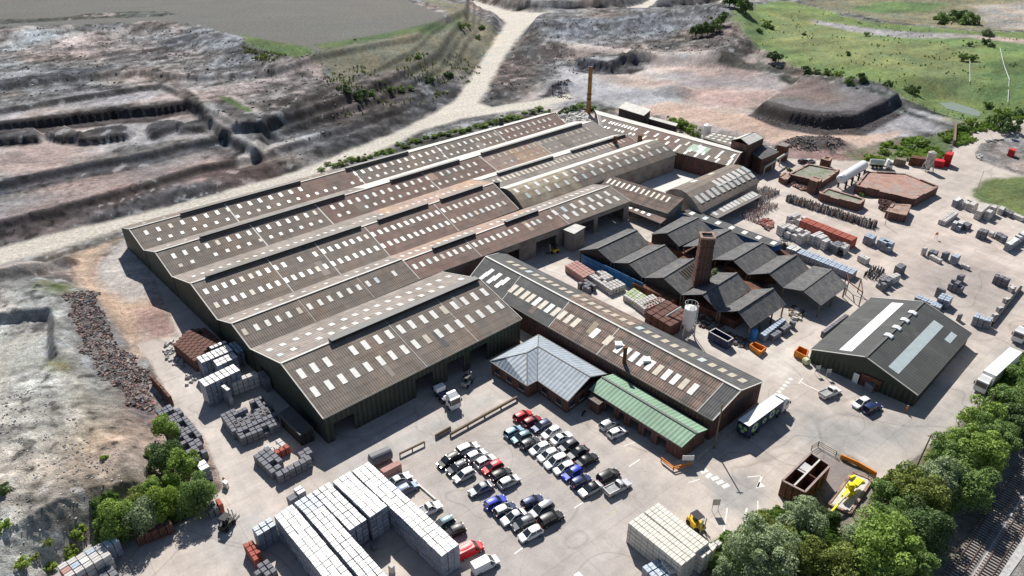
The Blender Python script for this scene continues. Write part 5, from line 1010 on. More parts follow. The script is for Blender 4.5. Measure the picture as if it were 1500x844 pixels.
pinkb_m = mat('pink_brick', (.42, .24, .21), .85, .2, 2, bump=.4, island=0.15)
greenb_m = mat('green_capped_brick', (.38, .47, .25), .8, .2, 2, bump=.4, island=0.2)
creamw_m = mat('cream_plastic_wrap', (.60, .57, .50), .5, .10, 1.2, bump=.6, bscale=3, spec=.4, island=0.10)
PK = {'cream': (creamw_m, 'cream pack', 170, 'cream_wrapped_pack'), 'white': (wrap_m, 'white pack', 300, 'white_wrapped_pack'), 'bluewhite': (wrapb_m, 'bluish pack', 90, 'bluish_wrapped_pack'), 'grey': (greyb_m, 'grey pack', 280, 'grey_brick_pack'), 'pale': (paleb_m, 'pale pack', 110, 'pale_brick_pack'), 'red': (redb_m, 'red pack', 90, 'red_brick_pack'), 'brown': (brownb_m, 'dark red pack', 110, 'dark_red_brick_pack'), 'pink': (pinkb_m, 'pink pack', 60, 'pink_brick_pack'), 'green': (greenb_m, 'green topped pack', 40, 'green_topped_pack')}
ORD = ['first','second','third','fourth','fifth','sixth','seventh','eighth','ninth','tenth','eleventh','twelfth','thirteenth','fourteenth','fifteenth','sixteenth','seventeenth','eighteenth','nineteenth','twentieth']
def od(i): return ORD[i] if i < len(ORD) else str(i + 1) + 'th'
packs = []                       # kind, position, size, angle, block label
def block(kind, pts, z, nx, ny, nz, where, gap=.14, miss=0.0, jit=.03, step=None, hollow=True, rowgap=0, mixk=None):
    """pts: three picture points of the top outline (corner, end along x, end along y) at height z"""
    o, ex, ey = (at(*p, z) for p in pts); X = (ex - o); Y = (ey - o); ang = math.atan2(X.y, X.x)
    lx, ly = X.length / nx, Y.length / ny; ux, uy = X / nx, Y / ny; h = z / nz
    for i in range(nx):
        for j in range(ny):
            if rowgap and j % rowgap == rowgap - 1: continue
            top = nz - (random.random() < .35 and (step or 0) and random.randint(0, step) or 0)
            if random.random() < miss: continue
            for k in range(top):
                edge = i in (0, nx - 1) or j in (0, ny - 1) or k == top - 1 or miss > 0 or rowgap
                if hollow and not edge: continue
                c = o + ux * (i + .5) + uy * (j + .5) + Vector((random.uniform(-jit, jit), random.uniform(-jit, jit), 0))
                kk = kind if not mixk or random.random() > .3 else random.choice(mixk)
                packs.append((kk, Vector((c.x, c.y, k * h)), (lx - gap, ly - gap, h - .03), ang + random.uniform(-.012, .012), where, (i, j, k, top)))
def strip4(kind, A, B, D, z, cell, nz, where, **kw):
    o, ex, ey = at(*A, z), at(*B, z), at(*D, z)
    block(kind, (A, B, D), z, max(1, round((ex - o).length / cell[0])), max(1, round((ey - o).length / cell[1])), nz, where, **kw)
c1 = (1.25, 1.1)
strip4('white', (515,690), (647,816), (540,676), 5.4, c1, 6, 'in the longest stack beside the parked cars', jit=.04, gap=.07)
strip4('white', (487,705.5), (542,758), (512,690.5), 6.0, c1, 6, 'in the short stack left of the longest one', jit=.04, gap=.07)
strip4('white', (457,721), (512,778), (482,706), 5.4, c1, 5, 'in the third stack from the car park', jit=.04, gap=.07)
strip4('bluewhite', (430,737), (448,755), (456,721.5), 5.4, c1, 5, 'at the blue-grey head of the fourth stack', jit=.04, gap=.07)
strip4('white', (448,755), (555,880), (474,739.5), 5.4, c1, 5, 'in the fourth stack running out of the picture', jit=.04, gap=.07)
strip4('white', (401,756), (500,880), (428,738), 5.4, c1, 5, 'in the fifth stack running out of the picture', jit=.04, gap=.07)
strip4('bluewhite', (368,773), (377,786), (396,756), 3.8, c1, 4, 'in the small blue sided stack at the left end', jit=.02)
strip4('white', (428,715), (436,724), (441,711), 2.4, c1, 2, 'in the low stack behind the fourth stack'); strip4('grey', (418,728), (425,735), (430,721), 2.2, c1, 2, 'in the low stack behind the fifth stack')
strip4('red', (355,797), (372,822), (370,790), 2.2, c1, 2, 'in the red cluster at the lower left of the stacks', miss=.12); strip4('grey', (365,832), (380,850), (392,818), 1.8, c1, 2, 'below the red cluster at the bottom edge', miss=.2)
strip4('cream', (920,766), (998,829), (942,751), 4.6, c1, 5, 'in the left of the two long bottom right stacks', jit=.02, gap=.04); strip4('cream', (944,750), (1018,810), (965,736), 4.6, c1, 5, 'in the right of the two long bottom right stacks', jit=.02, gap=.04)
strip4('cream', (1018,810), (1030,818), (1039,794), 3.9, c1, 4, 'at the end of the right bottom stack'); strip4('cream', (968,822), (982,840), (983,812), 2.8, c1, 3, 'on the step below the left bottom stack'); strip4('bluewhite', (940,830), (968,860), (962,818), 2.2, c1, 2, 'in the low pale group at the bottom edge', step=1)
strip4('pale', (1038,797), (1046,803), (1052,790), 2, c1, 2, 'leaning out toward the green bushes'); strip4('white', (838,842), (850,854), (848,836), 1.8, c1, 2, 'in the tiny group at the bottom edge')
strip4('pale', (82,829), (97,848), (148,794), 3.4, (1.3, 1.2), 3, 'in the many coloured stack at the bottom left', mixk=['pink', 'white', 'bluewhite', 'pink']); strip4('bluewhite', (149,794), (156,803), (168,783), 3.4, (1.3,1.2), 3, 'at the narrow end of the many coloured stack')
strip4('grey', (140,838), (150,852), (176,822), 1.8, c1, 2, 'in the rows below the many coloured stack', rowgap=3)
strip4('brown', (194,781), (199,788), (248,761), 2.2, (1.2, 1.2), 2, 'in the low wall behind the left bushes', step=1)
strip4('grey', (227,601), (266,652), (256,588), 1.9, (1.15, 1.0), 2, 'along the left side of the access road, upper group', miss=.06, step=1); strip4('grey', (268,655), (285,682), (290,640), 1.7, (1.2, 1.1), 1, 'along the left side of the access road, lower group', miss=.35)
strip4('white', (285,679), (294,690), (299,672), 3.2, (1.3,1.2), 3, 'in the tall white box stack by the bushes'); strip4('grey', (297,739), (306,750), (312,733), 1.8, (1.2, 1.1), 2, 'near the small red packs by the bushes'); strip4('red', (314,732), (320,741), (321,729), 2.2, (1.4, 1.2), 2, 'in the small red group by the bushes')
strip4('grey', (322,607), (340,633), (384,578), 2.3, (1.2, 1.05), 2, 'in the first double row beside the front bay gable', miss=.07, rowgap=6, step=1)
strip4('grey', (341,618), (349,634), (398,592), 2.3, (1.2, 1.05), 2, 'in the second double row beside the front bay gable', miss=.07); strip4('grey', (343,630), (352,643), (401,608), 2.1, (1.2, 1.05), 2, 'in the third double row beside the front bay gable', miss=.12, step=1)
strip4('grey', (370,667), (398,694), (392,652), 1.9, (1.25, 1.1), 2, 'in the mixed group left of the front bay', miss=.25); strip4('red', (392,663), (397,669), (420,649), 1.6, c1, 1, 'in the red patch of the mixed group'); strip4('pale', (386,654), (396,664), (410,641), 1.6, c1, 1, 'in the pale patch of the mixed group', miss=.35)
strip4('grey', (402,692), (407,699), (452,665), 2.1, (1.2, 1.1), 2, 'in the front edge of the mixed group', miss=.05); strip4('grey', (435,663), (441,672), (452,653), 2.1, (1.2, 1.1), 2, 'at the right end of the mixed group')
strip4('brown', (254,504), (286,530), (275,482), 3.2, (1.4, 1.2), 3, 'in the front dark red stack by the gable wall', jit=.02); strip4('brown', (275,482), (308,510), (300,480), 2.9, (1.4, 1.2), 3, 'in the rear dark red stack by the gable wall', jit=.02, miss=.1)
strip4('white', (287,523), (295,532), (333,504), 4.6, (1.3,1.1), 4, 'in the upper bright stack beside the dark red packs'); strip4('white', (305,508), (309,511), (329,498), 4.2, (1.3,1.1), 4, 'in the narrow strip above the bright stack'); strip4('white', (311,528), (318,537), (341,514), 4.2, (1.3,1.1), 4, 'in the second bright stack in the gable shade')
strip4('bluewhite', (334,503), (346,517), (345,499), 4.0, (1.3,1.1), 4, 'in the shaded end of the bright stacks')
strip4('white', (290,557), (300,567), (342,533), 5.4, (1.3,1.1), 5, 'in the tall bright stack nearest the access road'); strip4('pale', (335,557), (339,562), (374,543), 3.4, (1.3,1.1), 3, 'in the thin strip near the gable wall'); strip4('white', (322,565), (332,573), (328,562), 4.4, (1.3,1.1), 4, 'in the notched pale group near the gable wall', miss=.2); strip4('grey', (376,545), (386,556), (386,542), 3.6, (1.3,1.1), 3, 'in the dark group against the gable wall')
strip4('brown', (219,551), (247,583), (223,548), 2.4, (1.8, 1.4), 2, 'in the low dark red row by the rubble bank')
strip4('pink', (828,389), (855,407), (845,381), 2.0, (1.3,1.1), 2, 'in the pink group by the yellow forklift'); strip4('pale', (860,402), (895,425), (882,394), 1.9, (1.2,1.0), 2, 'in the pale group in front of the blue hoarding', miss=.22); strip4('grey', (846,414), (862,424), (858,408), 1.8, (1.2,1.0), 2, 'beside the pale group in front of the hoarding', miss=.3)
strip4('green', (913,432), (937,447), (928,421), 1.7, (1.2,1.0), 2, 'near the end of the blue hoarding', mixk=['pale']); strip4('pale', (928,441), (944,453), (956,430), 1.9, (1.2,1.0), 2, 'between the green topped and the dark red packs'); strip4('pink', (941,446), (950,452), (968,433), 1.9, (1.2,1.0), 2, 'in the pink edge of the dark red block', mixk=['pale'])
strip4('brown', (946,457), (983,479), (977,439), 3.3, (2.1, 1.7), 3, 'in the large dark red block beside the silo', jit=.06, step=1)
strip4('bluewhite', (1113,488), (1121,493), (1144,464), 2.0, (1.3,1.1), 2, 'in the rows right of the blue drum'); strip4('grey', (1124,492), (1131,496), (1160,468), 1.7, (1.3,1.1), 2, 'in the outer row right of the blue drum', miss=.3)
strip4('grey', (1203,485), (1209,488), (1238,459), 1.6, (1.3,1.1), 2, 'in the row along the back of the storage shed', miss=.15)
YR = [('pale',(1139,330),(1148,335),(1151,324),3,'left of the four pale stacks facing the long store'),('pale',(1151,335),(1158,339),(1161,328),3,'second of the four pale stacks facing the long store'),('pale',(1161,339),(1167,342),(1171,333),3,'third of the four pale stacks facing the long store'),('pale',(1168,343),(1176,347),(1180,336),3,'last of the four pale stacks facing the long store'),
 ('pale',(1186,344),(1193,347),(1200,338),3,'left of the three pale stacks in front of the red row'),('pale',(1195,346),(1203,350),(1209,341),3,'middle of the three pale stacks in front of the red row'),('pale',(1203,352),(1210,355),(1215,347),3,'right of the three pale stacks in front of the red row'),
 ('grey',(1216,357),(1228,363),(1227,352),2.4,'in the grey group below the end of the red row'),('pale',(1229,360),(1238,365),(1236,354),2.4,'in the pale group below the end of the red row'),('pale',(1153,316),(1160,320),(1166,310),2.8,'left of the head of the red row'),('pale',(1167,321),(1172,324),(1178,316),2.8,'right at the head of the red row'),
 ('bluewhite',(1266,345),(1279,350),(1272,340),2.6,'in the left part of the bluish row at the end of the red row'),('bluewhite',(1286,351),(1305,360),(1292,346),2.8,'in the right part of the bluish row at the end of the red row'),
 ('white',(1151,363),(1166,368),(1160,358),2,'at the head of the long row behind the kiln sheds'),('bluewhite',(1167,370),(1249,402),(1175,364),2,'in the long row behind the kiln sheds'),
 ('pale',(1257,374),(1270,381),(1262,371),1.8,'in the small lone group right of the kiln sheds'),
 ('grey',(1286,411),(1296,418),(1298,402),2.2,'in the grey group beside the wire stacks'),('pale',(1302,404),(1309,408),(1313,399),2.2,'in the pale group beside the wire stacks'),('grey',(1312,389),(1320,394),(1320,384),2.4,'in the grey group in the middle yard'),
 ('white',(1397,292),(1403,295),(1407,286),2.6,'first stack left of the lawn corner'),('pale',(1412,296),(1418,299),(1420,291),2.4,'second stack left of the lawn corner'),('pale',(1420,298),(1427,301),(1428,292),2.6,'third stack along the lawn edge'),('pale',(1430,308),(1438,311),(1443,297.5),3,'left of the two long stacks by the lawn'),('pale',(1444.5,309),(1452,312),(1455,299),3,'right of the two long stacks by the lawn'),
 ('pale',(1463,305),(1470,308),(1467,301),2,'next stack right of the two long ones by the lawn'),('grey',(1473,309),(1482,314),(1476,306),1.6,'in the broken row along the lawn'),('pale',(1483,313),(1499,320),(1486,311),1.4,'at the right end of the row along the lawn'),
 ('pale',(1375,321.5),(1386,325),(1394,308),1.6,'in the low wide group by the yard road'),('white',(1395,326),(1409,330),(1400,321),2.4,'in the tall part of the group by the yard road'),('grey',(1410,328),(1418,332),(1416,324),1.6,'right beside the group by the yard road'),
 ('grey',(1432,337),(1445,341),(1437,333),2.6,'in the grey group of the far right yard'),('pale',(1449,340),(1455,343),(1452,337),1.4,'just right of the grey group in the far yard'),('grey',(1460,343),(1472,350),(1464,339),1.8,'in the second grey group of the far right yard'),('white',(1474,355),(1482,359),(1500,336),2.6,'in the big bright stack at the right edge'),
 ('pale',(1352,363),(1356,365),(1355,361),2.4,'lone tall pack at the left of the middle scatter'),('grey',(1360,368),(1372,372),(1364,364),1.6,'in the left half of the middle scatter'),('pale',(1362,374),(1378,382),(1365,372),1.2,'in the low front line of the middle scatter'),('grey',(1382,370),(1388,373),(1385,367),2.2,'in the right half of the middle scatter'),('bluewhite',(1394,374),(1404,378),(1398,370),2.6,'in the bluish cube of the middle scatter'),('pale',(1409,387),(1420,392),(1411,385),1.1,'trailing off right of the middle scatter'),
 ('grey',(1403,403),(1410,406),(1407,400),2.0,'just above the dark wall stack'),('grey',(1391,411),(1411,419),(1396,407),2.8,'in the dark wall stack behind the storage shed'),('grey',(1373,421),(1384,426),(1377,417),2.8,'in the dark cube stack behind the storage shed'),
 ('bluewhite',(1373,436),(1391,442),(1380,428),2.6,'in the big bluish block behind the storage shed'),('bluewhite',(1340,435),(1375,449),(1345,431),1.5,'in the low long row behind the storage shed'),('bluewhite',(1362,446),(1378,452),(1366,440),1.4,'in the low wide group behind the storage shed'),
 ('grey',(1457,404),(1462,406),(1460,400),2.4,'left of the dark stack near the yard fence'),('grey',(1463,405),(1477,411),(1467,402),2.6,'in the dark stack near the yard fence'),('grey',(1404,461),(1408,463),(1406,458),1.8,'in the pair of packs right of the storage shed'),('bluewhite',(1425,463),(1451,471),(1431,457),2.6,'in the bluish block against the yard fence'),
 ('pale',(1479,420),(1485,424),(1482,416),1.4,'near the upper end of the yard fence'),('pale',(1471,437),(1477,440),(1474,434),1.3,'halfway down the yard fence'),('pale',(1462,450),(1467,453),(1465,447),1.3,'in the lower third of the yard fence'),('pale',(1455,460),(1460,463),(1458,457),1.3,'near the lower end of the yard fence')]
for k, A, B, D, z, wh in YR: strip4(k, A, B, D, z, (1.4, 1.25), max(1, round(z / .95)), wh if wh.startswith(('in', 'at', 'near', 'just')) else 'in the ' + wh if not wh.startswith(('lone', 'right', 'next', 'trailing', 'halfway', 'left of the head', 'left of the dark')) else wh, step=1 if z > 2 else None)
strip4('red', (1172,323), (1248,353), (1181,318), 3.0, (2.2, 1.1), 3, 'in the long red row', jit=.04)
packs.sort(key=lambda p: (p[1] - Vector((0, 0, CH))).length)
cnt = {}; rest = {}
_pm = {}
def pack_mesh(kind, sz):
    k = (kind, round(sz[0], 1), round(sz[1], 1), round(sz[2], 1))
    if k not in _pm:
        mb = MB(); x, y, z = k[1] / 2, k[2] / 2, k[3]; b = .05
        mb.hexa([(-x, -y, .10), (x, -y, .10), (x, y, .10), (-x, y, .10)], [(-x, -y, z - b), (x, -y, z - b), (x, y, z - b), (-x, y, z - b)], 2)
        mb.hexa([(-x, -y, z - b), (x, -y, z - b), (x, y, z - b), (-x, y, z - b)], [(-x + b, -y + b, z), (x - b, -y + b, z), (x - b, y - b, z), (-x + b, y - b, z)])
        for s in (-.85, 0, .85): mb.box(-x, x, s * y - .06, s * y + .06, 0, .10, 1)
        mb.box(-.03, .03, -y - .01, y + .01, .1, z + .01, 1)
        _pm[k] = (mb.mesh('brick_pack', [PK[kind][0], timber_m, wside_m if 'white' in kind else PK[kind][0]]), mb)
    return _pm[k]
for kind, p, sz, ang, where, (i_, j_, k_, t_) in packs:
    cnt[kind] = cnt.get(kind, 0) + 1; me, mb_ = pack_mesh(kind, sz)
    if cnt[kind] <= PK[kind][2]:
        o = link(PK[kind][3], me); o.location = p; o.rotation_euler.z = ang
        lay = 'top layer' if k_ == t_ - 1 else od(k_) + ' layer up'; head = '%s %s along %s across, %s,' % (PK[kind][1], od(i_), od(j_), lay); ws = where.split()
        for drop in ('the', 'of', 'a', 'in', 'at', 'long', 'running', 'left', 'dark', 'small', 'end', 'group'):
            while len(head.split()) + len(ws) > 16 and drop in ws: ws.remove(drop)
        tag(o, ' '.join((head.split() + ws)[:16]), 'brick pack', (PK[kind][1] + 's ' + where))
    else:
        mx = Matrix.Translation(p) @ Matrix.Rotation(ang, 4, 'Z'); R_ = rest.setdefault(kind, MB()); n = len(R_.v)
        R_.v += [tuple(mx @ Vector(v)) for v in mb_.v]; R_.f += [tuple(i + n for i in f) for f in mb_.f]; R_.m += mb_.m; R_.uv += mb_.uv
for kind, R_ in rest.items():
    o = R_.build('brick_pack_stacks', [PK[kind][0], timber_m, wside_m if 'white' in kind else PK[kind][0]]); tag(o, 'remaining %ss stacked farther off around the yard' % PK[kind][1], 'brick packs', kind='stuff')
print('packs', len(packs), cnt)
# ------------------------------------------------------------------ trees and bushes
def leafmat(name, c0, c1, tr=0.25):
    m = bpy.data.materials.new(name); m.use_nodes = True; t = m.node_tree; N = t.nodes; L = t.links; b = N["Principled BSDF"]
    b.inputs['Roughness'].default_value = 0.65; b.inputs['Specular IOR Level'].default_value = 0.25
    geo = N.new('ShaderNodeNewGeometry'); n = N.new('ShaderNodeTexNoise'); n.inputs['Scale'].default_value = 0.55; n.inputs['Detail'].default_value = 4; L.new(geo.outputs['Position'], n.inputs['Vector'])
    ad = N.new('ShaderNodeMath'); ad.operation = 'MULTIPLY_ADD'; ad.inputs[1].default_value = 0.55; L.new(geo.outputs['Random Per Island'], ad.inputs[0]); 
    mr = N.new('ShaderNodeMapRange'); mr.inputs['From Min'].default_value = .35; mr.inputs['From Max'].default_value = .7; mr.inputs['To Min'].default_value = 0; mr.inputs['To Max'].default_value = .5; L.new(n.outputs[0], mr.inputs[0]); L.new(mr.outputs[0], ad.inputs[2])
    mx = N.new('ShaderNodeMix'); mx.data_type = 'RGBA'; mx.inputs['A'].default_value = (*c0, 1); mx.inputs['B'].default_value = (*c1, 1); L.new(ad.outputs[0], mx.inputs['Factor']); L.new(mx.outputs['Result'], b.inputs['Base Color'])
    ts = N.new('ShaderNodeBsdfTranslucent'); L.new(mx.outputs['Result'], ts.inputs['Color']); ms = N.new('ShaderNodeMixShader'); ms.inputs[0].default_value = tr
    L.new(b.outputs[0], ms.inputs[1]); L.new(ts.outputs[0], ms.inputs[2]); L.new(ms.outputs[0], N['Material Output'].inputs['Surface']); return m
LF = {'bright': leafmat('foliage_bright_green', (.15,.235,.045), (.38,.52,.12)), 'mid': leafmat('foliage_mid_green', (.105,.175,.05), (.27,.39,.11)), 'dark': leafmat('foliage_dark_green', (.055,.10,.035), (.16,.24,.08)),
      'grey': leafmat('foliage_grey_green', (.17,.23,.11), (.42,.50,.28)), 'olive': leafmat('foliage_olive', (.12,.155,.035), (.31,.37,.09)), 'lime': leafmat('foliage_lime', (.16,.25,.035), (.35,.46,.08))}
bark_m = mat('bark', (.09, .07, .05), .95, .3, 3)
def crown_data(seed, nleaf, size, lobes=13, tall=1.0):
    """unit crown about radius 1 standing on z=0..2*tall: uneven lobes, each a cloud of small leaf clumps"""
    rs = np.random.RandomState(seed); Vv = []; F = []
    L_ = []
    for i in range(lobes):
        a = rs.rand() * 2 * np.pi; r = .74 * np.sqrt(rs.rand()); z = .45 + 1.25 * rs.rand() * (1 - .35 * r); L_.append((r * np.cos(a), r * np.sin(a), z * tall, .20 + .20 * rs.rand()))
    L_.append((0, 0, .85 * tall, .5))
    per = nleaf // len(L_)
    for (cx, cy, cz, rr) in L_:
        d = rs.randn(per, 3); d /= np.linalg.norm(d, axis=1)[:, None]; d[:, 2] = np.where(d[:, 2] < -.5, -d[:, 2], d[:, 2])
        rad = rr * (.78 + .30 * rs.rand(per) + .1 * np.sin(d[:, 0] * 7 + cx * 9) * np.cos(d[:, 1] * 6))
        P = np.stack([cx + d[:, 0] * rad, cy + d[:, 1] * rad, cz + d[:, 2] * rad * .9], 1)
        nn = d + rs.randn(per, 3) * .55; nn /= np.linalg.norm(nn, axis=1)[:, None]
        t1 = np.cross(nn, rs.randn(per, 3)); t1 /= np.linalg.norm(t1, axis=1)[:, None]; t2 = np.cross(nn, t1); s = size * (.6 + .8 * rs.rand(per))[:, None]
        q = np.stack([P - t1 * s, P - t2 * s * .6, P + t1 * s, P + t2 * s * .6], 1).reshape(-1, 3); b = sum(len(v) for v in Vv); Vv.append(q); F += [(b + 4 * i, b + 4 * i + 1, b + 4 * i + 2, b + 4 * i + 3) for i in range(per)]
    return np.concatenate(Vv), F, L_
CR = {}
def crown_mesh(kind, cls, var):
    k = (kind, cls, var)
    if k not in CR:
        nleaf, size, lob = {'big': (11000, .040, 30), 'med': (5000, .055, 20), 'small': (1100, .10, 11)}[cls]
        tall = [1.0, 1.15, .9][var % 3]; v, f, L_ = crown_data(100 + var * 7 + len(cls), nleaf, size, lob, tall)
        me = bpy.data.meshes.new('crown'); me.from_pydata(v.tolist(), [], f); me.materials.append(LF[kind]); CR[k] = (me, L_, tall)
    return CR[k]
def trunk_mesh(L_, cls):
    k = ('trunk', cls, len(L_), round(L_[0][0], 3))
    if k not in CR:
        mb = MB(); top = Vector((0, 0, .75)); mb.cyl((0, 0, -.35), top, .085, .05, 8)
        for (x, y, z, r) in L_[:7]: mb.cyl(top * .8, (x * .8, y * .8, z), .04, .012, 5)
        CR[k] = mb.mesh('trunk', [bark_m])
    return CR[k]
def tree(px, py, wpx, kind, label, cls='med', ratio=1.0, group=None, name='tree', cat='tree'):
    """px, py: middle of the crown in the picture, wpx: its width"""
    var = random.randint(0, 2); me, L_, tall = crown_mesh(kind, cls, var)
    z = 3.0
    for _ in range(4):
        p = at(px, py, z); dep = (p - Vector((0, 0, CH))).length * .97; rad = wpx / 2 * dep / CF / .98; g = ground_z(p.x, p.y); z = g + rad * 1.0 * ratio
    nm = name; root = empty(nm, (p.x, p.y, g - (.1 if cat == 'tree' else .42 * rad * ratio)), label, cat, group, random.uniform(0, 6.28)); root.scale = (rad, rad, rad * ratio)
    link('crown' if cat == 'tree' else 'foliage', me, root); link('trunk' if cat == 'tree' else 'stem', trunk_mesh(L_, cls), root)
def z8(x, y): return 1100 + x / 3.75, 619 + y / 3.75
def z5(x, y): return x / 3.75, 619 + y / 3.75
fg = [(*z8(280,530),72,'grey','rounded grey-green bush in front of the compartment bins'),(*z8(60,720),92,'grey','pale grey-green tree at the bottom edge beside the white packs'),(*z8(210,640),52,'olive','olive tree between the two pale bushes at the bottom right'),(*z8(330,720),62,'olive','dark olive tree left of the large bright tree'),(*z8(470,790),70,'olive','low olive tree at the bottom edge'),
 (*z8(720,700),96,'bright','large bright green tree at the bottom right'),(*z8(870,780),60,'mid','mid green tree at the bottom right of the large bright one'),(*z8(620,640),58,'grey','pale green tree behind the large bright one'),(*z8(780,560),60,'mid','mid green tree below the crane enclosure'),(*z8(940,560),72,'dark','dark green tree on the slope above the railway'),
 (*z8(850,290),46,'olive','tall slim olive tree by the leaning pole'),(*z8(780,400),52,'mid','mid green tree right of the crane enclosure'),(*z8(930,400),64,'olive','olive tree in the middle of the right-hand belt'),(*z8(1060,300),66,'grey','pale tree in the middle of the right-hand belt'),(*z8(1190,330),70,'mid','mid green tree leaning over the railway bank'),
 (*z8(1090,190),60,'mid','mid green tree beside the access road bend'),(*z8(1230,160),68,'bright','bright tree in the upper half of the right-hand belt'),(*z8(1320,90),58,'mid','green tree near the top of the right-hand belt'),(*z8(1200,60),50,'grey','pale tree next to the road in the upper belt'),(*z8(430,530),34,'dark','small dark bush by the yellow crane'),
 (1442,612,50,'bright','bright tree above the railway bank'),(1478,590,52,'mid','mid green tree at the right edge of the belt'),(1462,635,46,'dark','dark tree on the steep railway bank'),(1500,548,44,'mid','green tree at the right picture edge below the lorry'),(1498,615,50,'dark','dark tree at the right picture edge'),(1512,580,46,'mid','tree cut by the right picture edge'),
 (1345,760,48,'dark','dark tree between the large bright tree and the railway'),(1240,830,60,'olive','olive tree at the very bottom right'),(1160,800,54,'mid','mid green tree between the olive ones'),(1135,790,44,'grey','small pale bush by the white packs'),(1060,832,40,'grey','pale bush touching the white packs'),(1000+120,765,40,'olive','small olive bush at the yard corner')]
for x, y, wd, k, lab in fg: tree(x, y, wd, k, lab, 'big' if wd > 55 else 'med', 1.0, 'trees in the belt above the railway')
lf = [(*z5(900,30),36,'bright','bright green tree at the top of the left clump'),(*z5(905,190),44,'dark','dark round tree in the left clump'),(*z5(1010,230),40,'bright','bright tree right of the dark one in the left clump'),(*z5(1075,380),46,'mid','mid green tree by the small red packs'),(*z5(885,440),44,'lime','yellow-green tree in the middle of the left clump'),(*z5(760,510),46,'grey','pale grey-green tree in the left clump'),(*z5(630,530),50,'bright','large bright tree at the left end of the clump'),(*z5(610,410),36,'mid','mid green tree at the back of the left clump'),(*z5(920,330),32,'bright','narrow bright tree in the left clump'),(*z5(720,400),36,'olive','olive tree at the back of the left clump'),(*z5(835,350),32,'bright','small bright tree between pale and dark ones'),(*z5(975,440),24,'grey','thin pale bush at the right of the left clump'),(*z5(560,600),30,'dark','dark bush above the many coloured stack')]
for x, y, wd, k, lab in lf: tree(x, y, wd * 1.15, k, lab, 'big' if wd > 42 else 'med', 1.15, 'trees of the clump left of the yard')
sb = [(570,180,12,'lime','lone tuft on the bare mound'),(320,600,22,'lime','round yellow-green bush at the lower left'),(440,630,22,'lime','yellow-green bush above the many coloured stack'),(90,740,24,'lime','yellow-green bush at the lower left corner'),(380,700,16,'olive','small olive bush beside the yellow-green one'),(190,745,14,'olive','small thin bush at the lower left'),(285,715,14,'olive','thin bush below the round yellow-green one'),(0,350,22,'dark','dark bush at the left picture edge'),(-5,560,22,'bright','green bush at the left picture edge'),(270,790,18,'lime','low lime bush at the bottom left')]
for x, y, wd, k, lab in sb: tree(*z5(x, y), wd, k, lab, 'small', .8, 'bushes on the bare ground at the lower left', 'bush', 'bush')
def z4(x, y): return 1100 + x / 3.75, y / 3.75
hb = [(140,280,24,'dark'),(320,350,20,'dark'),(365,375,12,'mid'),(430,380,15,'mid'),(490,402,17,'bright'),(550,418,16,'mid'),(620,420,20,'dark'),(755,445,15,'dark'),(900,460,17,'dark'),(540,285,10,'dark'),(50,150,11,'mid'),(85,108,15,'bright'),(118,132,10,'mid'),(295,180,7,'dark'),(1080,80,30,'mid'),(1140,62,24,'dark'),(1210,75,26,'mid'),(1290,215,13,'dark'),(1325,238,10,'dark'),(1208,236,9,'dark'),(1310,160,17,'grey'),(855,470,8,'mid'),(1380,600,26,'bright'),(1430,650,28,'dark'),(1220,655,18,'lime'),(1480,605,20,'mid'),(1170,685,18,'mid'),(1300,560,14,'mid'),(1340,640,22,'mid'),(640,180,9,'mid'),(1180,300,16,'mid'),(1230,305,14,'mid')]
for i, (x, y, wd, k) in enumerate(hb): tree(*z4(x, y), wd, k, '%s green bush on the grassy hillside, %s from the left of them all' % ({'dark':'dark','mid':'mid','bright':'bright','lime':'yellowish','grey':'pale'}[k], od(sorted(h[0] for h in hb).index(x))), 'small', .9, 'bushes on the grassy hillside', 'bush', 'bush')
for i, x in enumerate(range(1022, 1102, 9)): tree(x, 34 - i * 3.6 + random.uniform(-2, 2), 20, random.choice(['dark', 'mid', 'dark']), 'dark green tree of the short hedge at the top, %s from the left' % ['first','second','third','fourth','fifth','sixth','seventh','eighth','ninth'][i], 'small', 1.1, 'trees of the short hedge at the top')
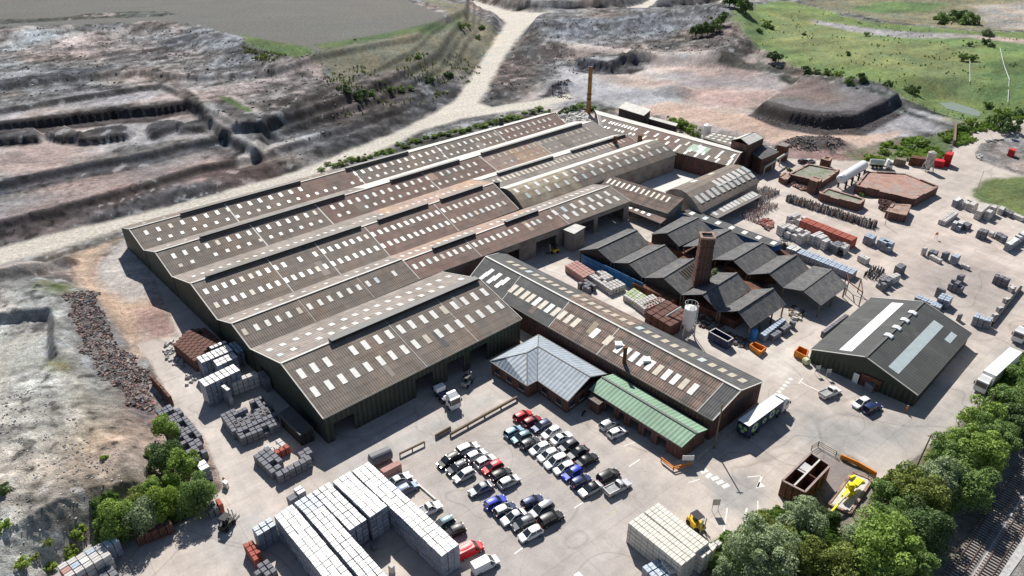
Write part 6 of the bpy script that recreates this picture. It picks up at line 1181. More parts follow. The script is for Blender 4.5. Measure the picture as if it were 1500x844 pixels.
ot = [(505,107,20,'dark','dark bush on the spoil slope below the field corner'),(523,106,24,'dark','largest dark bush on the spoil slope'),(541,104,14,'mid','green bush right of the largest one on the slope'),(570,97,13,'mid','small green bush in the slope row'),(585,93,14,'mid','middle bush of the slope row'),(600,89,13,'mid','right bush of the slope row'),(628,76,16,'dark','dark bush higher up the spoil slope'),(655,69,17,'dark','dark bush near the right end of the field edge'),(494,113,9,'dark','tiny bush at the left of the slope row'),(520,57,5,'dark','tiny lone shrub in the ploughed field'),
 (686,34,10,'lime','yellowish gorse bush by the road junction'),(706,36,12,'mid','green bush at the top by the road'),(700,52,10,'mid','small bush near the top of the slope'),(610,60,10,'mid','bush on the field bank'),(675,28,13,'mid','bush at the field corner'),
 (996,177,26,'lime','bright green bush behind the cross building'),(1010,183,22,'lime','bright green bush left of the white silo'),(984,173,16,'bright','small bright bush behind the low store'),(1021,193,16,'olive','olive bush in front of the white silo'),(842,156,22,'dark','dark bush at the foot of the metal flue'),(826,159,18,'dark','dark bush left of the flue'),(852,152,16,'bright','bright bush beside the flue'),(802,163,16,'mid','green bush behind the far bay'),(868,156,14,'mid','green bush right of the flue'),
 (1046,396,24,'grey','grey-green bush growing at the foot of the brick chimney'),(1040,402,16,'grey','small pale bush against the brick chimney'),(1110,636-8,4,'mid','weeds by the wall'),(1035,620,12,'bright','green bush between the long shed and the green roof'),
 (1157,246,9,'olive','bush on the left brick ruin'),(1265,283,10,'bright','bush inside the long ruin wall'),(1288,271,10,'olive','bush on the big brick platform'),(1345,288,12,'olive','bush at the corner of the big brick platform'),(1298,218,16,'bright','bright bush in the rough grass by the road'),(1275,226,16,'lime','lime bush behind the brown containers'),(1320,222,18,'bright','green bush behind the rusty container'),(1352,205,20,'bright','large green bush in the rough grass'),(1385,200,14,'lime','yellowish bush by the road wall'),(1335,215,14,'mid','green bush in the rough grass middle')]
for x, y, wd, k, lab in ot: tree(x, y, wd * 1.1, k, lab, 'small', .8, None, 'bush', 'bush')
for i in range(34):                                  # row along the haul road behind the works
    x = 470 + i * 10.3; y = 246 - i * 2.9 + (i > 16) * 1.5 * (i - 16) * .25 + random.uniform(-3, 3)
    if 795 < x: break
    tree(x, y - 2, random.uniform(11, 19), random.choice(['bright', 'olive', 'lime', 'mid']), 'low bush between haul road and far bay, %s from the left' % od(i), 'small', .6, 'low bushes between the haul road and the far bay', 'bush', 'bush')
# scrub that nobody could count: tufts on banks
def tufts(name, label, polys, n, kind, s0, s1, seed):
    rs = np.random.RandomState(seed); mb_v = []; mb_f = []; polyw = [[at(a, b, z) for a, b in pl] for z, pl in polys]
    got = 0; tries = 0
    while got < n and tries < 40:
        tries += 1
        for pw in polyw:
            xs = np.array([p.x for p in pw]); ys = np.array([p.y for p in pw]); X = rs.uniform(xs.min(), xs.max(), n); Y = rs.uniform(ys.min(), ys.max(), n)
            ok = (sdist(X, Y, pw) > 0) & (fbm(X, Y, 9, 3, seed) > .02); X, Y = X[ok], Y[ok]; Z, _ = terrain(X, Y)
            for x, y, z in zip(X, Y, Z):
                s = rs.uniform(s0, s1)
                for k in range(7):
                    a = rs.rand() * 6.28; r = s * .5 * rs.rand(); h = s * (.5 + .6 * rs.rand()); b = len(mb_v); cx, cy = x + r * math.cos(a), y + r * math.sin(a); w_ = s * .33
                    mb_v.extend([(cx - w_ * math.sin(a), cy + w_ * math.cos(a), z + .1), (cx + w_ * math.sin(a), cy - w_ * math.cos(a), z + .1), (cx + w_ * .8, cy, z + h), (cx - w_ * .8, cy + .2, z + h * 1.1)]); mb_f.append((b, b + 1, b + 2, b + 3))
                got += 1
                if got >= n: break
            if got >= n: break
    me = bpy.data.meshes.new(name); me.from_pydata(mb_v, [], mb_f); me.materials.append(LF[kind]); o = link(name, me); tag(o, label, 'scrub', kind='stuff')
tufts('field_bank_scrub', 'rough green scrub along the bank below the ploughed field', [(23, [(462,79),(560,62),(660,38),(715,20),(700,50),(630,85),(500,112)]), (22, [(350,55),(460,78),(440,88),(360,68)])], 650, 'olive', .4, 1.0, 3)
tufts('hillside_scrub', 'darker tufts scattered over the grassy hillside', [(6, [(1070,48),(1190,18),(1420,55),(1600,70),(1600,180),(1430,172),(1290,125),(1110,76)])], 350, 'mid', .4, .9, 5)
tufts('roadside_scrub', 'rough grass and weeds between the brick ruins and the road wall', [(1, [(1250,224),(1300,207),(1390,192),(1500,182),(1500,190),(1400,212),(1370,234),(1260,234)])], 900, 'bright', .5, 1.5, 7)
tufts('bank_undergrowth', 'undergrowth below the trees of the right-hand belt', [(0, [(1500,520),(1350,668),(1290,710),(1150,740),(1040,805),(1040,860),(1340,860),(1400,740),(1520,610)])], 2600, 'mid', .5, 1.6, 9)
tufts('left_undergrowth', 'undergrowth below the clump left of the yard', [(1, [(150,720),(225,660),(250,700),(300,740),(230,770),(140,800)])], 700, 'mid', .5, 1.5, 11)
# ------------------------------------------------------------------ rubble: broken brick pieces (uncountable)
def rubble(name, label, polys, n, cols_, s0, s1, seed, cat='rubble'):
    rs = np.random.RandomState(seed); mb = MB(); got = 0
    for z, pl in polys:
        pw = [at(a, b, z) for a, b in pl]; xs = [p.x for p in pw]; ys = [p.y for p in pw]; m = n // len(polys) * 4
        X = rs.uniform(min(xs), max(xs), m); Y = rs.uniform(min(ys), max(ys), m); sd_ = sdist(X, Y, pw); ok = sd_ + fbm(X, Y, 8, 3, seed) * 9 > 1.0; X, Y = X[ok][:n // len(polys)], Y[ok][:n // len(polys)]; Z, _ = terrain(X, Y)
        for x, y, zz in zip(X, Y, Z):
            s = rs.uniform(s0, s1); a = rs.rand() * 6.28; R_ = Matrix.Translation((x, y, zz + s * .25)) @ Matrix.Rotation(a, 4, 'Z') @ Matrix.Rotation(rs.uniform(-.6, .6), 4, 'X')
            b = [R_ @ Vector(v) for v in ((-s, -s*.6, -s*.5), (s, -s*.5, -s*.5), (s*.8, s*.6, -s*.5), (-s*.9, s*.6, -s*.5))]; t = [R_ @ Vector(v) for v in ((-s*.7, -s*.5, s*.4), (s*.8, -s*.4, s*.5), (s*.7, s*.4, s*.35), (-s*.6, s*.5, s*.5))]
            mb.hexa(b, t, rs.randint(len(cols_)))
    o = mb.build(name, cols_, None); tag(o, label, cat, kind='stuff')
stone_m = mat('grey_rubble_stone', (.25, .24, .235), .9, .25, 2); dstone_m = mat('dark_clay_lump', (.07, .062, .062), .95, .25, 2); cstone_m = mat('pale_concrete_lump', (.52, .50, .47), .9, .2, 2)
rubble('brick_rubble', 'bank of broken red and blue brick rubble beside the left dirt track', [(2, [(92,445),(135,425),(160,455),(205,510),(240,590),(222,612),(180,600),(130,530),(105,480)])], 3000, [brickm, greyb_m, dstone_m, stone_m, brick_pale, dstone_m], .14, .40, 21)
rubble('concrete_rubble', 'heap of pale concrete lumps at the foot of the metal flue', [(0, [(816,168),(848,162),(862,170),(868,180),(832,184)])], 260, [cstone_m], .6, 1.8, 22)
rubble('quarry_stones', 'loose stones scattered over the spoil slopes', [(14, [(0,55),(230,45),(340,62),(560,110),(440,190),(330,180),(250,115),(0,150)]), (5, [(770,40),(1050,32),(1080,80),(900,80),(700,140)])], 1500, [stone_m, dstone_m, cstone_m], .2, .6, 23)
rubble('spoil_lumps', 'dark spoil lumps along the platform edge and the heaps', [(3, [(1096,160),(1160,170),(1254,175),(1330,155),(1272,189),(1199,189)]), (1, [(1134,214),(1160,202),(1230,204),(1246,212),(1225,222)]), (2, [(795,130),(840,120),(835,140),(800,138)])], 700, [dstone_m, brownb_m, stone_m], .2, .5, 24)
rubble('brick_pile', 'dark pile of loose bricks in front of the big brick platform', [(0, [(1275,292),(1300,296),(1318,305),(1304,314),(1280,308)])], 420, [brickm, brownb_m, dstone_m], .3, .55, 25)
rubble('yard_edge_debris', 'small debris along the yard edge by the dark red packs', [(0, [(236,497),(256,494),(262,520),(300,575),(292,585),(262,545),(240,515)])], 160, [cstone_m, stone_m], .25, .8, 26)
rubble('island_stones', 'ring of pale stones round the gravel island at the far right', [(0, [(1428,222),(1445,208),(1478,203),(1476,208),(1448,213),(1436,224),(1440,238),(1434,236)])], 260, [cstone_m, stone_m], .4, .9, 27)
rubble('mound_clods', 'grey clods on the bare mounds at the left edge', [(4, [(0,570),(70,555),(110,640),(215,700),(150,760),(0,840)])], 700, [stone_m, stone_m, cstone_m], .08, .22, 28)
# ------------------------------------------------------------------ brick ruins
def ruin(name, label, pts, z, top, wall=brickm, cat='brick ruin', lip=.35):
    P = [at(a, b, z) for a, b in pts]; P = ccw([(p.x, p.y) for p in P]); base = Vector((sum(p[0] for p in P) / len(P), sum(p[1] for p in P) / len(P), 0)); root = empty(name, base, label, cat)
    for i in range(len(P)):
        a, b = P[i], P[(i + 1) % len(P)]; L = (Vector(b) - Vector(a)).length; n = max(1, int(L / 3.2))
        for k in range(n):
            p = Vector(a).lerp(Vector(b), k / n); q = Vector(a).lerp(Vector(b), (k + 1) / n); zt = z + random.uniform(-.25, .2)
            mb = MB(); wall_run(mb, p, q, 0, zt, zt, th=.8); mb.build('wall', wall, root)
            mb = MB(); mb.beam((p.x, p.y, zt + .03), (q.x, q.y, zt + .03), .82, .06); mb.build('wall_top', brick_pale, root)
    if top: mb = MB(); mb.prism(P, .0, z - lip); mb.build('fill', top, root)
    return root
fillr = mat('red_earth_fill', (.36, .21, .17), .95, .25, .4, bump=.6, rust=(.30, .27, .24, .5, .15)); fillg = mat('grey_green_fill', (.24, .24, .20), .95, .3, .5, bump=.6, rust=(.13, .16, .08, .4, .2))
ruin('brick_platform', 'left brick walled platform filled with grey-green earth beside the gas tank', [(1157,254.5),(1184,240.5),(1229,249),(1203,266)], 2.8, fillg)
ruin('brick_platform', 'big brick walled platform filled with red earth', [(1255,271),(1271,251),(1326,254),(1373,273),(1339,291)], 3.0, fillr)
ruin('ruined_wall', 'long ruined brick wall in front of the gas tank', [(1202,283),(1213,276),(1266,292),(1258,299)], 2.6, fillg)
ruin('brick_block', 'square brick block with a pale top at the corner of the yard road', [(1300,309),(1309,299),(1333,300),(1326,315)], 2.6, brick_pale, lip=.1)
ruin('brick_pier', 'tall red brick pier at the corner of the left platform', [(1187,262),(1192,259),(1203,262),(1199,266)], 5.0, brick_pale, lip=.1)
ruin('brick_stub', 'low broken brick stub at the left of the ruins', [(1143,258),(1150,253),(1158,256),(1152,263)], 2.2, brick_pale, lip=.1); ruin('brick_kiosk', 'dark rusty box hut behind the left platform', [(1204,233),(1209,229.5),(1218,231),(1214,236)], 3.4, rusty_m, wall=rusty_m, lip=.1)
rubble('ruin_debris', 'heaps of dark bricks and pink lumps left of the brick pier', [(0, [(1154,270),(1170,262),(1188,268),(1186,285),(1170,282)])], 260, [dstone_m, pinkb_m, brownb_m], .4, 1.0, 29)
def gas_tank():
    a, b = at(1232.5, 262, 4.2), at(1265, 242, 4.2); d = (b - a).normalized(); root = empty('gas_tank', ((a + b) / 2).xy.to_3d(), 'large white horizontal gas tank raised on dark supports', 'gas tank'); r = 1.75
    def seg(nm, p, q, r0, r1, m): mb = MB(); mb.cyl(p, q, r0, r1, 20, 0); o = mb.build(nm, m, root); return o
    seg('shell', a, b, r, r, white_m); seg('end_dome', a, a - d * .8, r, r * .75, white_m); seg('end_dome', a - d * .8, a - d * 1.25, r * .75, r * .3, white_m); seg('end_dome', b, b + d * .8, r, r * .7, white_m)
    for t in (.12, .4, .7, .95):
        p = a.lerp(b, t); mb = MB(); s = d.cross(Vector((0, 0, 1))) * 1.3; mb.beam((p.x + s.x, p.y + s.y, 0), (p.x + s.x, p.y + s.y, 3), .5); mb.beam((p.x - s.x, p.y - s.y, 0), (p.x - s.x, p.y - s.y, 3), .5); mb.beam(p + s - Vector((0, 0, 1.6)), p - s - Vector((0, 0, 1.6)), .6, .5); mb.build('support', navy_m, root)
gas_tank()
def boxthing(name, label, cat, pts, z, m, z0=0.0, ribs=0, open_top=False, mtop=None):
    P = ccw([(p.x, p.y) for p in (at(a, b, z) for a, b in pts)]); base = Vector((sum(p[0] for p in P) / len(P), sum(p[1] for p in P) / len(P), 0)); root = empty(name, base, label, cat)
    if open_top:
        for i in range(len(P)): mb = MB(); wall_run(mb, P[i], P[(i + 1) % len(P)], z0, z, z, th=.14); mb.build('side_panel', m, root); mb = MB(); a, b = P[i], P[(i + 1) % len(P)]; mb.beam((*a, z), (*b, z), .2, .14); mb.build('rim', mtop or m, root)
        mb = MB(); mb.prism(P, z0 + .05, z0 + .15); mb.build('floor', m, root)
    else:
        mb = MB(); mb.prism(P, z0, z); mb.build('body', m, root); c = base
        mb = MB(); mb.prism([(c.x + (p[0] - c.x) * 1.03, c.y + (p[1] - c.y) * 1.03) for p in P], z, z + .12); mb.build('lid', mtop or m, root)
    if ribs:
        for i in range(len(P)):
            a, b = Vector(P[i]), Vector(P[(i + 1) % len(P)]); n = max(1, int((b - a).length / ribs)); o_ = Vector(((b - a).y, -(b - a).x)).normalized() * .1
            for k in range(n + 1): p = a.lerp(b, k / n) + o_; mb = MB(); mb.beam((p.x, p.y, z0 + .1), (p.x, p.y, z - .05), .14); mb.build('rib', m, root)
    return root
boxthing('waste_skip', 'large dark blue open waste skip beside the slate kiln sheds', 'skip', [(1039,486),(1048,481),(1074,495.5),(1066,500.5)], 2.4, navy_m, .2, ribs=1.6, open_top=True, mtop=trim_m)
boxthing('waste_skip', 'yellow-brown skip right of the blue drum', 'skip', [(1099,505),(1105,501),(1122,509),(1114,516)], 1.2, orange_m, .1, ribs=1.8, open_top=True)
boxthing('waste_skip', 'orange skip full of scrap at the left corner of the storage shed', 'skip', [(1165,514),(1171,507),(1184,513),(1181,522)], 1.6, orange_m, .1, ribs=1.8, open_top=True)
boxthing('shipping_container', 'tall red container standing at the yard entrance', 'container', [(1385,226),(1389,222.5),(1397,223.5),(1395,228)], 4.6, red_m, ribs=1.2); boxthing('shipping_container', 'low red container left of the tall red one', 'container', [(1366,235),(1369,232.5),(1385,234),(1383,238)], 2.4, red_m, ribs=1.2)
boxthing('shipping_container', 'grey-brown container behind the tank lorry', 'container', [(1311,233),(1313,231),(1328,232),(1327,236)], 2.5, timber_m, ribs=1.2); boxthing('shipping_container', 'rusty brown container behind the stained silo', 'container', [(1334,231),(1337,228),(1358,230),(1356,234)], 3.0, rusty_m, ribs=1.2)
boxthing('site_cabin', 'small red cabin on the gravel island', 'cabin', [(1478,219),(1481,217),(1489,219),(1487,222)], 2.6, red_m)
boxthing('crate', 'dark crates beside the office kerb', 'crate', [(1268,560),(1272,556),(1284,563),(1279,568)], 1.6, greyb_m) 
boxthing('fuel_cabinet', 'white roofed box near the small red packs', 'cabinet', [(325,706),(329,703),(334,706),(331,710)], 1.2, white_m)
boxthing('crate', 'lone pale crate between the tall white stacks', 'crate', [(568,829),(572,826),(578,829),(574,833)], 1.5, paleb_m); boxthing('crate', 'small grey crate beside the third white stack', 'crate', [(541,797),(545,794),(551,798),(547,802)], 1.2, greyb_m)
boxthing('crate', 'red-brown crates beside the grey fuel tank', 'crate', [(557,688),(582,675),(588,680),(563,693)], 1.5, pinkb_m); boxthing('portable_cabin', 'sheeted stack at the end of the long white stack', 'cabin', [(1470,1),(1471,0),(1473,1),(1472,2)], 1, white_m) if False else None
def drum(name, label, cat, a, b, r, m, n=20, saddles=True):
    root = empty(name, Vector(((a.x + b.x) / 2, (a.y + b.y) / 2, 0)), label, cat); d = (b - a).normalized(); mb = MB(); mb.cyl(a, b, r, n=n); mb.build('shell', m, root)
    for p, q in ((a, a - d * .3), (b, b + d * .3)): mb = MB(); mb.cyl(p, q, r, r * .6, n=n); mb.build('end_cap', m, root)
    if saddles and abs(d.z) < .5:
        for t in (.2, .8): p = a.lerp(b, t); s = d.cross(Vector((0, 0, 1))) * r * .8; mb = MB(); mb.beam((p.x - s.x, p.y - s.y, .3), (p.x + s.x, p.y + s.y, .3), .4, .6); mb.build('saddle', timber_m, root)
    return root
drum('fuel_tank', 'dark grey cylindrical tank lying behind the long white stack', 'tank', at(543, 675, 1.4), at(571, 663, 1.4), 1.25, mat('dark_grey_tank', (.13, .135, .15), .5, .1))
drum('water_drum', 'bright blue upright drum beside the yellow-brown skip', 'drum', at(1103, 496, .1), at(1103, 496, .1) + Vector((0, 0, 2.3)), .85, sky_m)
drum('round_tank', 'pale yellow-green tank lying at the corner of the storage shed', 'tank', at(1179, 527, .8), at(1184, 531, .8), .8, mat('pale_yellow_tank', (.50, .52, .30), .6))
# compartment bins: rusty steel bays
def bins():
    P = [at(*p, 3.6) for p in ((1146,704),(1188,663.5),(1216,682),(1179,721))]; root = empty('aggregate_bins', Vector((sum(p.x for p in P) / 4, sum(p.y for p in P) / 4, 0)), 'open rusty steel bins with four compartments beside the yard exit', 'aggregate bins')
    for i in range(4): mb = MB(); wall_run(mb, P[i], P[(i + 1) % 4], 0, 3.6, 3.6, th=.2); mb.build('side_wall', rusty_m, root); mb = MB(); mb.beam(P[i], P[(i + 1) % 4], .35, .2); mb.build('rim', mat('pinkish_rim', (.34, .26, .23), .8), root)
    m1, m2 = (P[0] + P[3]) / 2, (P[1] + P[2]) / 2; mb = MB(); wall_run(mb, m1, m2, 0, 3.5, 3.5, th=.2); mb.build('divider', rusty_m, root); mb = MB(); mb.beam(m1, m2, .3, .2); mb.build('rim', trim_m, root)
    for t in (.5,): 
        a, b = P[0].lerp(P[1], t), P[3].lerp(P[2], t); mb = MB(); wall_run(mb, a, b, 0, 3.3, 3.3, th=.2); mb.build('divider', rusty_m, root); mb = MB(); mb.beam(a - Vector((0, 0, .2)), b - Vector((0, 0, .2)), .25, .15); mb.build('rim', rusty_m, root)
    q = [P[0].lerp(P[1], .45), P[0].lerp(P[1], .72), m1.lerp(m2, .72), m1.lerp(m2, .45)]; mb = MB(); mb.hexa([p - Vector((0, 0, .25)) for p in q], [p - Vector((0, 0, .15)) for p in q]); mb.build('cover_sheet', mat('cover_sheet_grey', (.42, .42, .41), .7, .05, stripe=(.5, 0, .15)), root)
    for i in range(4):
        n = 4
        for k in range(1, n): 
            p = P[i].lerp(P[(i + 1) % 4], k / n); c = root.location; o_ = Vector((p.x - c.x, p.y - c.y, 0)).normalized() * .2; mb = MB(); mb.beam((p.x + o_.x, p.y + o_.y, 0), (p.x + o_.x, p.y + o_.y, 3.5), .22); mb.build('stiffener', rusty_m, root)
bins()
def crane():
    p = at(1244, 722, 1.2); root = empty('loader_crane', (p.x, p.y, 0), 'bright yellow loader crane on a pale slab with its boom lowered', 'crane')
    Q = [at(*q, .35) for q in ((1214,738),(1249,692),(1277,703),(1245,752))]; mb = MB(); mb.prism([(q.x, q.y) for q in Q], .02, .35); mb.build('base_slab', cstone_m, root)
    for i in range(4): mb = MB(); mb.beam(Q[i], Q[(i + 1) % 4], .45, .3); mb.build('slab_kerb', brick_pale, root)
    def B(nm, a, b, w_, h_, m=lime_m): mb = MB(); mb.beam(a, b, w_, h_); return mb.build(nm, m, root)
    a, b = at(1236, 728, 1.4), at(1256, 705, 1.6); B('main_frame', a, b, .8, .6); B('cross_member', at(1240, 712, 1.2), at(1252, 724, 1.2), .5, .5); B('counterweight', at(1252, 711, 1.8), at(1260, 703, 1.8), 1.1, .7); B('outrigger', at(1257, 703, .8), at(1266, 706, .4), .35, .35); B('outrigger', at(1245, 700, .8), at(1252, 697, .4), .35, .35)
    B('boom', at(1238, 727, 2.0), at(1213, 755, 1.2), .3, .4); B('boom_tip', at(1213, 755, 1.2), at(1212, 757, .5), .6, .9); B('hydraulic_ram', at(1243, 722, 2.3), at(1228, 738, 1.9), .18, .18, steel_m)
    mb = MB(); q = at(1246, 716, 1.6); mb.cyl((q.x, q.y, .3), (q.x, q.y, 2.6), .7, .5); mb.build('slew_column', lime_m, root)
    mb = MB(); mb.box(q.x - .6, q.x + .3, q.y - .35, q.y + .4, 2.0, 2.8); mb.build('winch_box', lime_m, root)
crane()
def fence(name, label, pts, h=1.1, rails=2, step=2.5, m=steel_m, pw=.09, cat='fence', rw=.06, z=0.0):
    P = [at(a, b, z) for a, b in pts]; root = empty(name, (P[0] + P[-1]) / 2, label, cat); root.location.z = 0
    for a, b in zip(P, P[1:]):
        L = (b - a).length; n = max(1, int(L / step)); g = [ground_z(a.x, a.y), ground_z(b.x, b.y)]
        for k in range(n + 1): p = a.lerp(b, k / n); zz = g[0] + (g[1] - g[0]) * k / n; mb = MB(); mb.beam((p.x, p.y, zz), (p.x, p.y, zz + h), pw); mb.build('post', m, root)
        for r_ in range(rails): zz = h * (r_ + 1) / rails - .05; mb = MB(); mb.beam((a.x, a.y, g[0] + zz), (b.x, b.y, g[1] + zz), rw, rw * 1.6); mb.build('rail', m, root)
    return root
fence('timber_fence', 'long low timber rail fence between the front bay yard and the car park', [(660,640),(710,612),(757,586)], .8, 1, 3.2, timber_m, .3, rw=.35)
fence('timber_fence', 'short timber rail fence left of the long one', [(638,642),(660,629.5)], .8, 2, 2.4, timber_m, .2, rw=.25); fence('timber_fence', 'short timber fence running from the grey fuel tank', [(586,669),(622,651.5)], .8, 1, 2.4, timber_m, .2, rw=.25)
fence('orange_barrier', 'bright orange road barrier beside the crane enclosure', [(1231,672),(1256,683),(1282,698)], .9, 2, 2.6, orange_m, .2, cat='barrier', rw=.28); fence('yellow_railing', 'yellow railing at the corner of the green roofed workshop', [(968,676),(986,690),(1012,683)], 1.0, 2, 1.8, orange_m, .14, cat='railing', rw=.14)
fence('yard_railing', 'pale railing along the end of the long shed', [(1022,676),(1048,652),(1108,606)], 1.1, 2, 2.2, steel_m, .1); fence('enclosure_fence', 'dark fence round the crane enclosure', [(1188,660),(1198,654),(1224,669)], 1.3, 3, 2.0, timber_m, .12); fence('enclosure_fence', 'wire fence right of the crane slab', [(1245,752),(1262,764),(1286,713),(1270,704)], 1.6, 3, 1.8, timber_m, .1)
fence('yard_fence', 'long low dark barrier along the right edge of the yard', [(1494,425),(1452,478)], .9, 1, 2.4, black_m, .35, rw=.5, cat='barrier'); fence('boundary_fence', 'thin boundary fence at the foot of the grassy hillside', [(1108,86),(1160,103),(1240,122),(1290,133),(1370,158),(1430,178)], 2.0, 2, 6, timber_m, .16, z=3)
fence('footpath_fence', 'pale fence line climbing the grassy hillside at the right', [(1462,78),(1468,105),(1475,125),(1477,148)], 1.2, 1, 8, white_m, .18, rw=.16, z=5); fence('footpath_fence', 'short pale fence on the grassy hillside', [(1419,95),(1420,122)], 1.2, 1, 6, white_m, .15, rw=.14, z=6)
fence('road_wall', 'grey wall on the left of the yard entrance road', [(1397,190),(1396,214)], 2.0, 3, 3, timber_m, .4, rw=.7, cat='wall'); fence('pipe_bridge', 'raised twin pipes running from the tower house along the hall', [(1118,258),(1152,236)], 3.6, 1, 6, steel_m, .3, rw=.5, cat='pipes'); fence('car_park_edge', 'white rail beside the parked cars at the long white stack', [(600,700),(638,733)], .25, 1, 6, line_w, .15, rw=.22, cat='kerb rail')
def pole(label, x, y, h, lean=(0, 0), m=timber_m, name='utility_pole', r=.16, arm=True):
    p = at(x, y, 0); root = empty(name, p, label, 'pole'); mb = MB(); mb.cyl((0, 0, 0), (lean[0], lean[1], h), r, r * .7, 10); link('shaft', mb.mesh('shaft', [m]), root)
    if arm: mb = MB(); mb.beam((lean[0] - .6, lean[1], h - .3), (lean[0] + .6, lean[1], h - .3), .14); link('cross_arm', mb.mesh('cross_arm', [m]), root)
pole('tall brown pole at the end gable of the long shed', 1046, 657, 11); pole('leaning dark pole among the trees of the belt', 1340, 690, 8.5, (.8, .5)); pole('dark pole in the trees at the right edge', 1428, 632, 9, (1.2, .6), arm=False); pole('thin lamp pole on the lawn corner', 1430, 282, 8, m=steel_m, arm=False, r=.1); pole('thin pole by the bricks platform corner', 1296, 330, 6, m=steel_m, arm=False, r=.1)
def frame_arch():
    root = empty('gantry_frame', at(1244, 425, 0), 'rusty pipe gantry frame right of the rightmost kiln shed', 'gantry frame')
    pts = [(1238,432),(1236,420),(1258,448),(1256,428)]
    P = [at(*p, 0) for p in pts]
    for p in P: mb = MB(); mb.cyl(p, p + Vector((0, 0, 4)), .14, n=8); mb.build('upright', rusty_m, root)
    for a, b in ((0, 1), (1, 3), (3, 2), (0, 2)): mb = MB(); mb.cyl(P[a] + Vector((0, 0, 4)), P[b] + Vector((0, 0, 4)), .14, n=8); mb.build('crossbar', rusty_m, root)
frame_arch()
def sign(label, x, y, wd=1.4, hh=1.0, m=white_m, face=0.0, hp=1.4):
    p = at(x, y, 0); root = empty('notice_board', p, label, 'sign', None, face)
    for s in (-1, 1): mb = MB(); mb.beam((s * wd * .4, 0, 0), (s * wd * .4, 0, hp + hh), .08); link('post', mb.mesh('post', [steel_m]), root)
    mb = MB(); mb.box(-wd / 2, wd / 2, -.1, -.05, hp, hp + hh); link('board', mb.mesh('board', [m]), root)
sign('small framed notice board in the yard near the yellow forklift', 1047, 748, 1.3, 1.5, steel_m); sign('white notice board on the corner of the green roofed workshop', 1006, 682, 2.2, 1.2); sign('small white sign on two posts in front of the storage shed', 1196, 548, 1.0, .9, steel_m); sign('second small sign in front of the storage shed', 1212, 553, 1.0, .9, steel_m); sign('thin yellow sign in the right yard', 1370, 350, .8, .8, orange_m)
# ------------------------------------------------------------------ person and motorcycle by the office
def person(x, y, label, top, face=0.0):
    p = at(x, y, 0); root = empty('person', p, label, 'person', None, face)
    V_ = [(0,0,.95),(0,0,1.2),(0,0,1.42),(0,.01,1.52),(0,.02,1.64),(0,.01,1.74), (.1,0,.92),(.12,.02,.5),(.12,-.02,.08),(.12,.12,.03), (-.1,0,.92),(-.13,-.03,.5),(-.14,-.08,.08),(-.14,.07,.03), (.2,0,1.4),(.26,.02,1.12),(.26,.12,.9), (-.2,0,1.4),(-.26,0,1.12),(-.26,.08,.88)]
    E_ = [(0,1),(1,2),(2,3),(3,4),(4,5),(0,6),(6,7),(7,8),(8,9),(0,10),(10,11),(11,12),(12,13),(2,14),(14,15),(15,16),(2,17),(17,18),(18,19)]
    Rr = [.16,.15,.17,.06,.10,.07,.10,.065,.045,.04,.10,.065,.045,.04,.065,.045,.03,.065,.045,.03]
    me = bpy.data.meshes.new('body'); me.from_pydata(V_, E_, []); o = link('body', me, root); md = o.modifiers.new('skin', 'SKIN'); 
    for i, r in enumerate(Rr): me.skin_vertices[0].data[i].radius = (r, r * .8); 
    me.skin_vertices[0].data[0].use_root = True; ss = o.modifiers.new('sub', 'SUBSURF'); ss.levels = ss.render_levels = 1; me.materials.append(top)
    mb = MB(); mb.cyl((0, .02, 1.6), (0, .02, 1.72), .1, .09, 10); link('head', mb.mesh('head', [mat('skin', (.45, .27, .2), .6)]), root); mb = MB(); mb.cyl((0, 0, 1.70), (0, 0, 1.79), .12, .05, 10); link('helmet', mb.mesh('helmet', [white_m]), root)
person(1327, 604, 'person in orange work clothes walking past the storage shed corner', orange_m); person(329.5, 709, 'person in orange jacket beside the white roofed box', orange_m)
def moto():
    p = at(855, 607, 0); root = empty('motorcycle', p, 'dark motorcycle parked outside the entrance canopy', 'motorcycle', None, R(60))
    for x in (-.7, .7): mb = MB(); mb.cyl((x, -.06, .32), (x, .06, .32), .32, n=14); link('wheel', mb.mesh('wheel', [tyre_m]), root)
    mb = MB(); mb.hexa([(-.5,-.12,.35),(.4,-.12,.35),(.4,.12,.35),(-.5,.12,.35)], [(-.7,-.1,.85),(.3,-.12,.95),(.3,.12,.95),(-.7,.1,.85)]); link('frame', mb.mesh('frame', [black_m]), root)
    mb = MB(); mb.beam((.7, 0, .32), (.4, 0, 1.05), .07); mb.beam((.4, -.35, 1.05), (.4, .35, 1.05), .05); link('handlebar', mb.mesh('handlebar', [steel_m]), root)
moto()
# ------------------------------------------------------------------ lines and arrows on the ground: thin sheets 4 mm above the concrete
def line(a, b, wd, m, name='painted_line', z=.006):
    A, B = at(*a, 0), at(*b, 0); d = (B - A).normalized(); s = Vector((-d.y, d.x, 0)) * wd / 2; mb = MB(); q = [A - s, B - s, B + s, A + s]; q = [Vector((p.x, p.y, z)) for p in q]
    mb.poly(q if (q[1] - q[0]).cross(q[2] - q[0]).z > 0 else list(reversed(q))); o = mb.build(name, m); tag(o, kind='structure'); return o
def zc(x, y): return 740 + x / 3.75, 619 + y / 3.75
for a, b in (((1085,260),(1100,275)),((1110,285),(1128,297)),((1145,298),(1160,315)),((1172,320),(1188,336)),((1203,340),(1220,356))): line(zc(*a), zc(*b), 1.5, line_w)
for a, b, w_ in (((380,470),(430,438),.25),((50,722),(105,682),.25),((680,242),(740,202),.25),((1195,640),(1220,470),.25),((1388,560),(1388,430),.2),((1310,550),(1328,470),.35),((1385,355),(1412,292),.35),((1330,300),(1415,292),.22),((1005,330),(1070,312),.2),((610,100),(650,80),.2),((650,130),(720,105),.2)): line(zc(*a), zc(*b), w_, line_w)
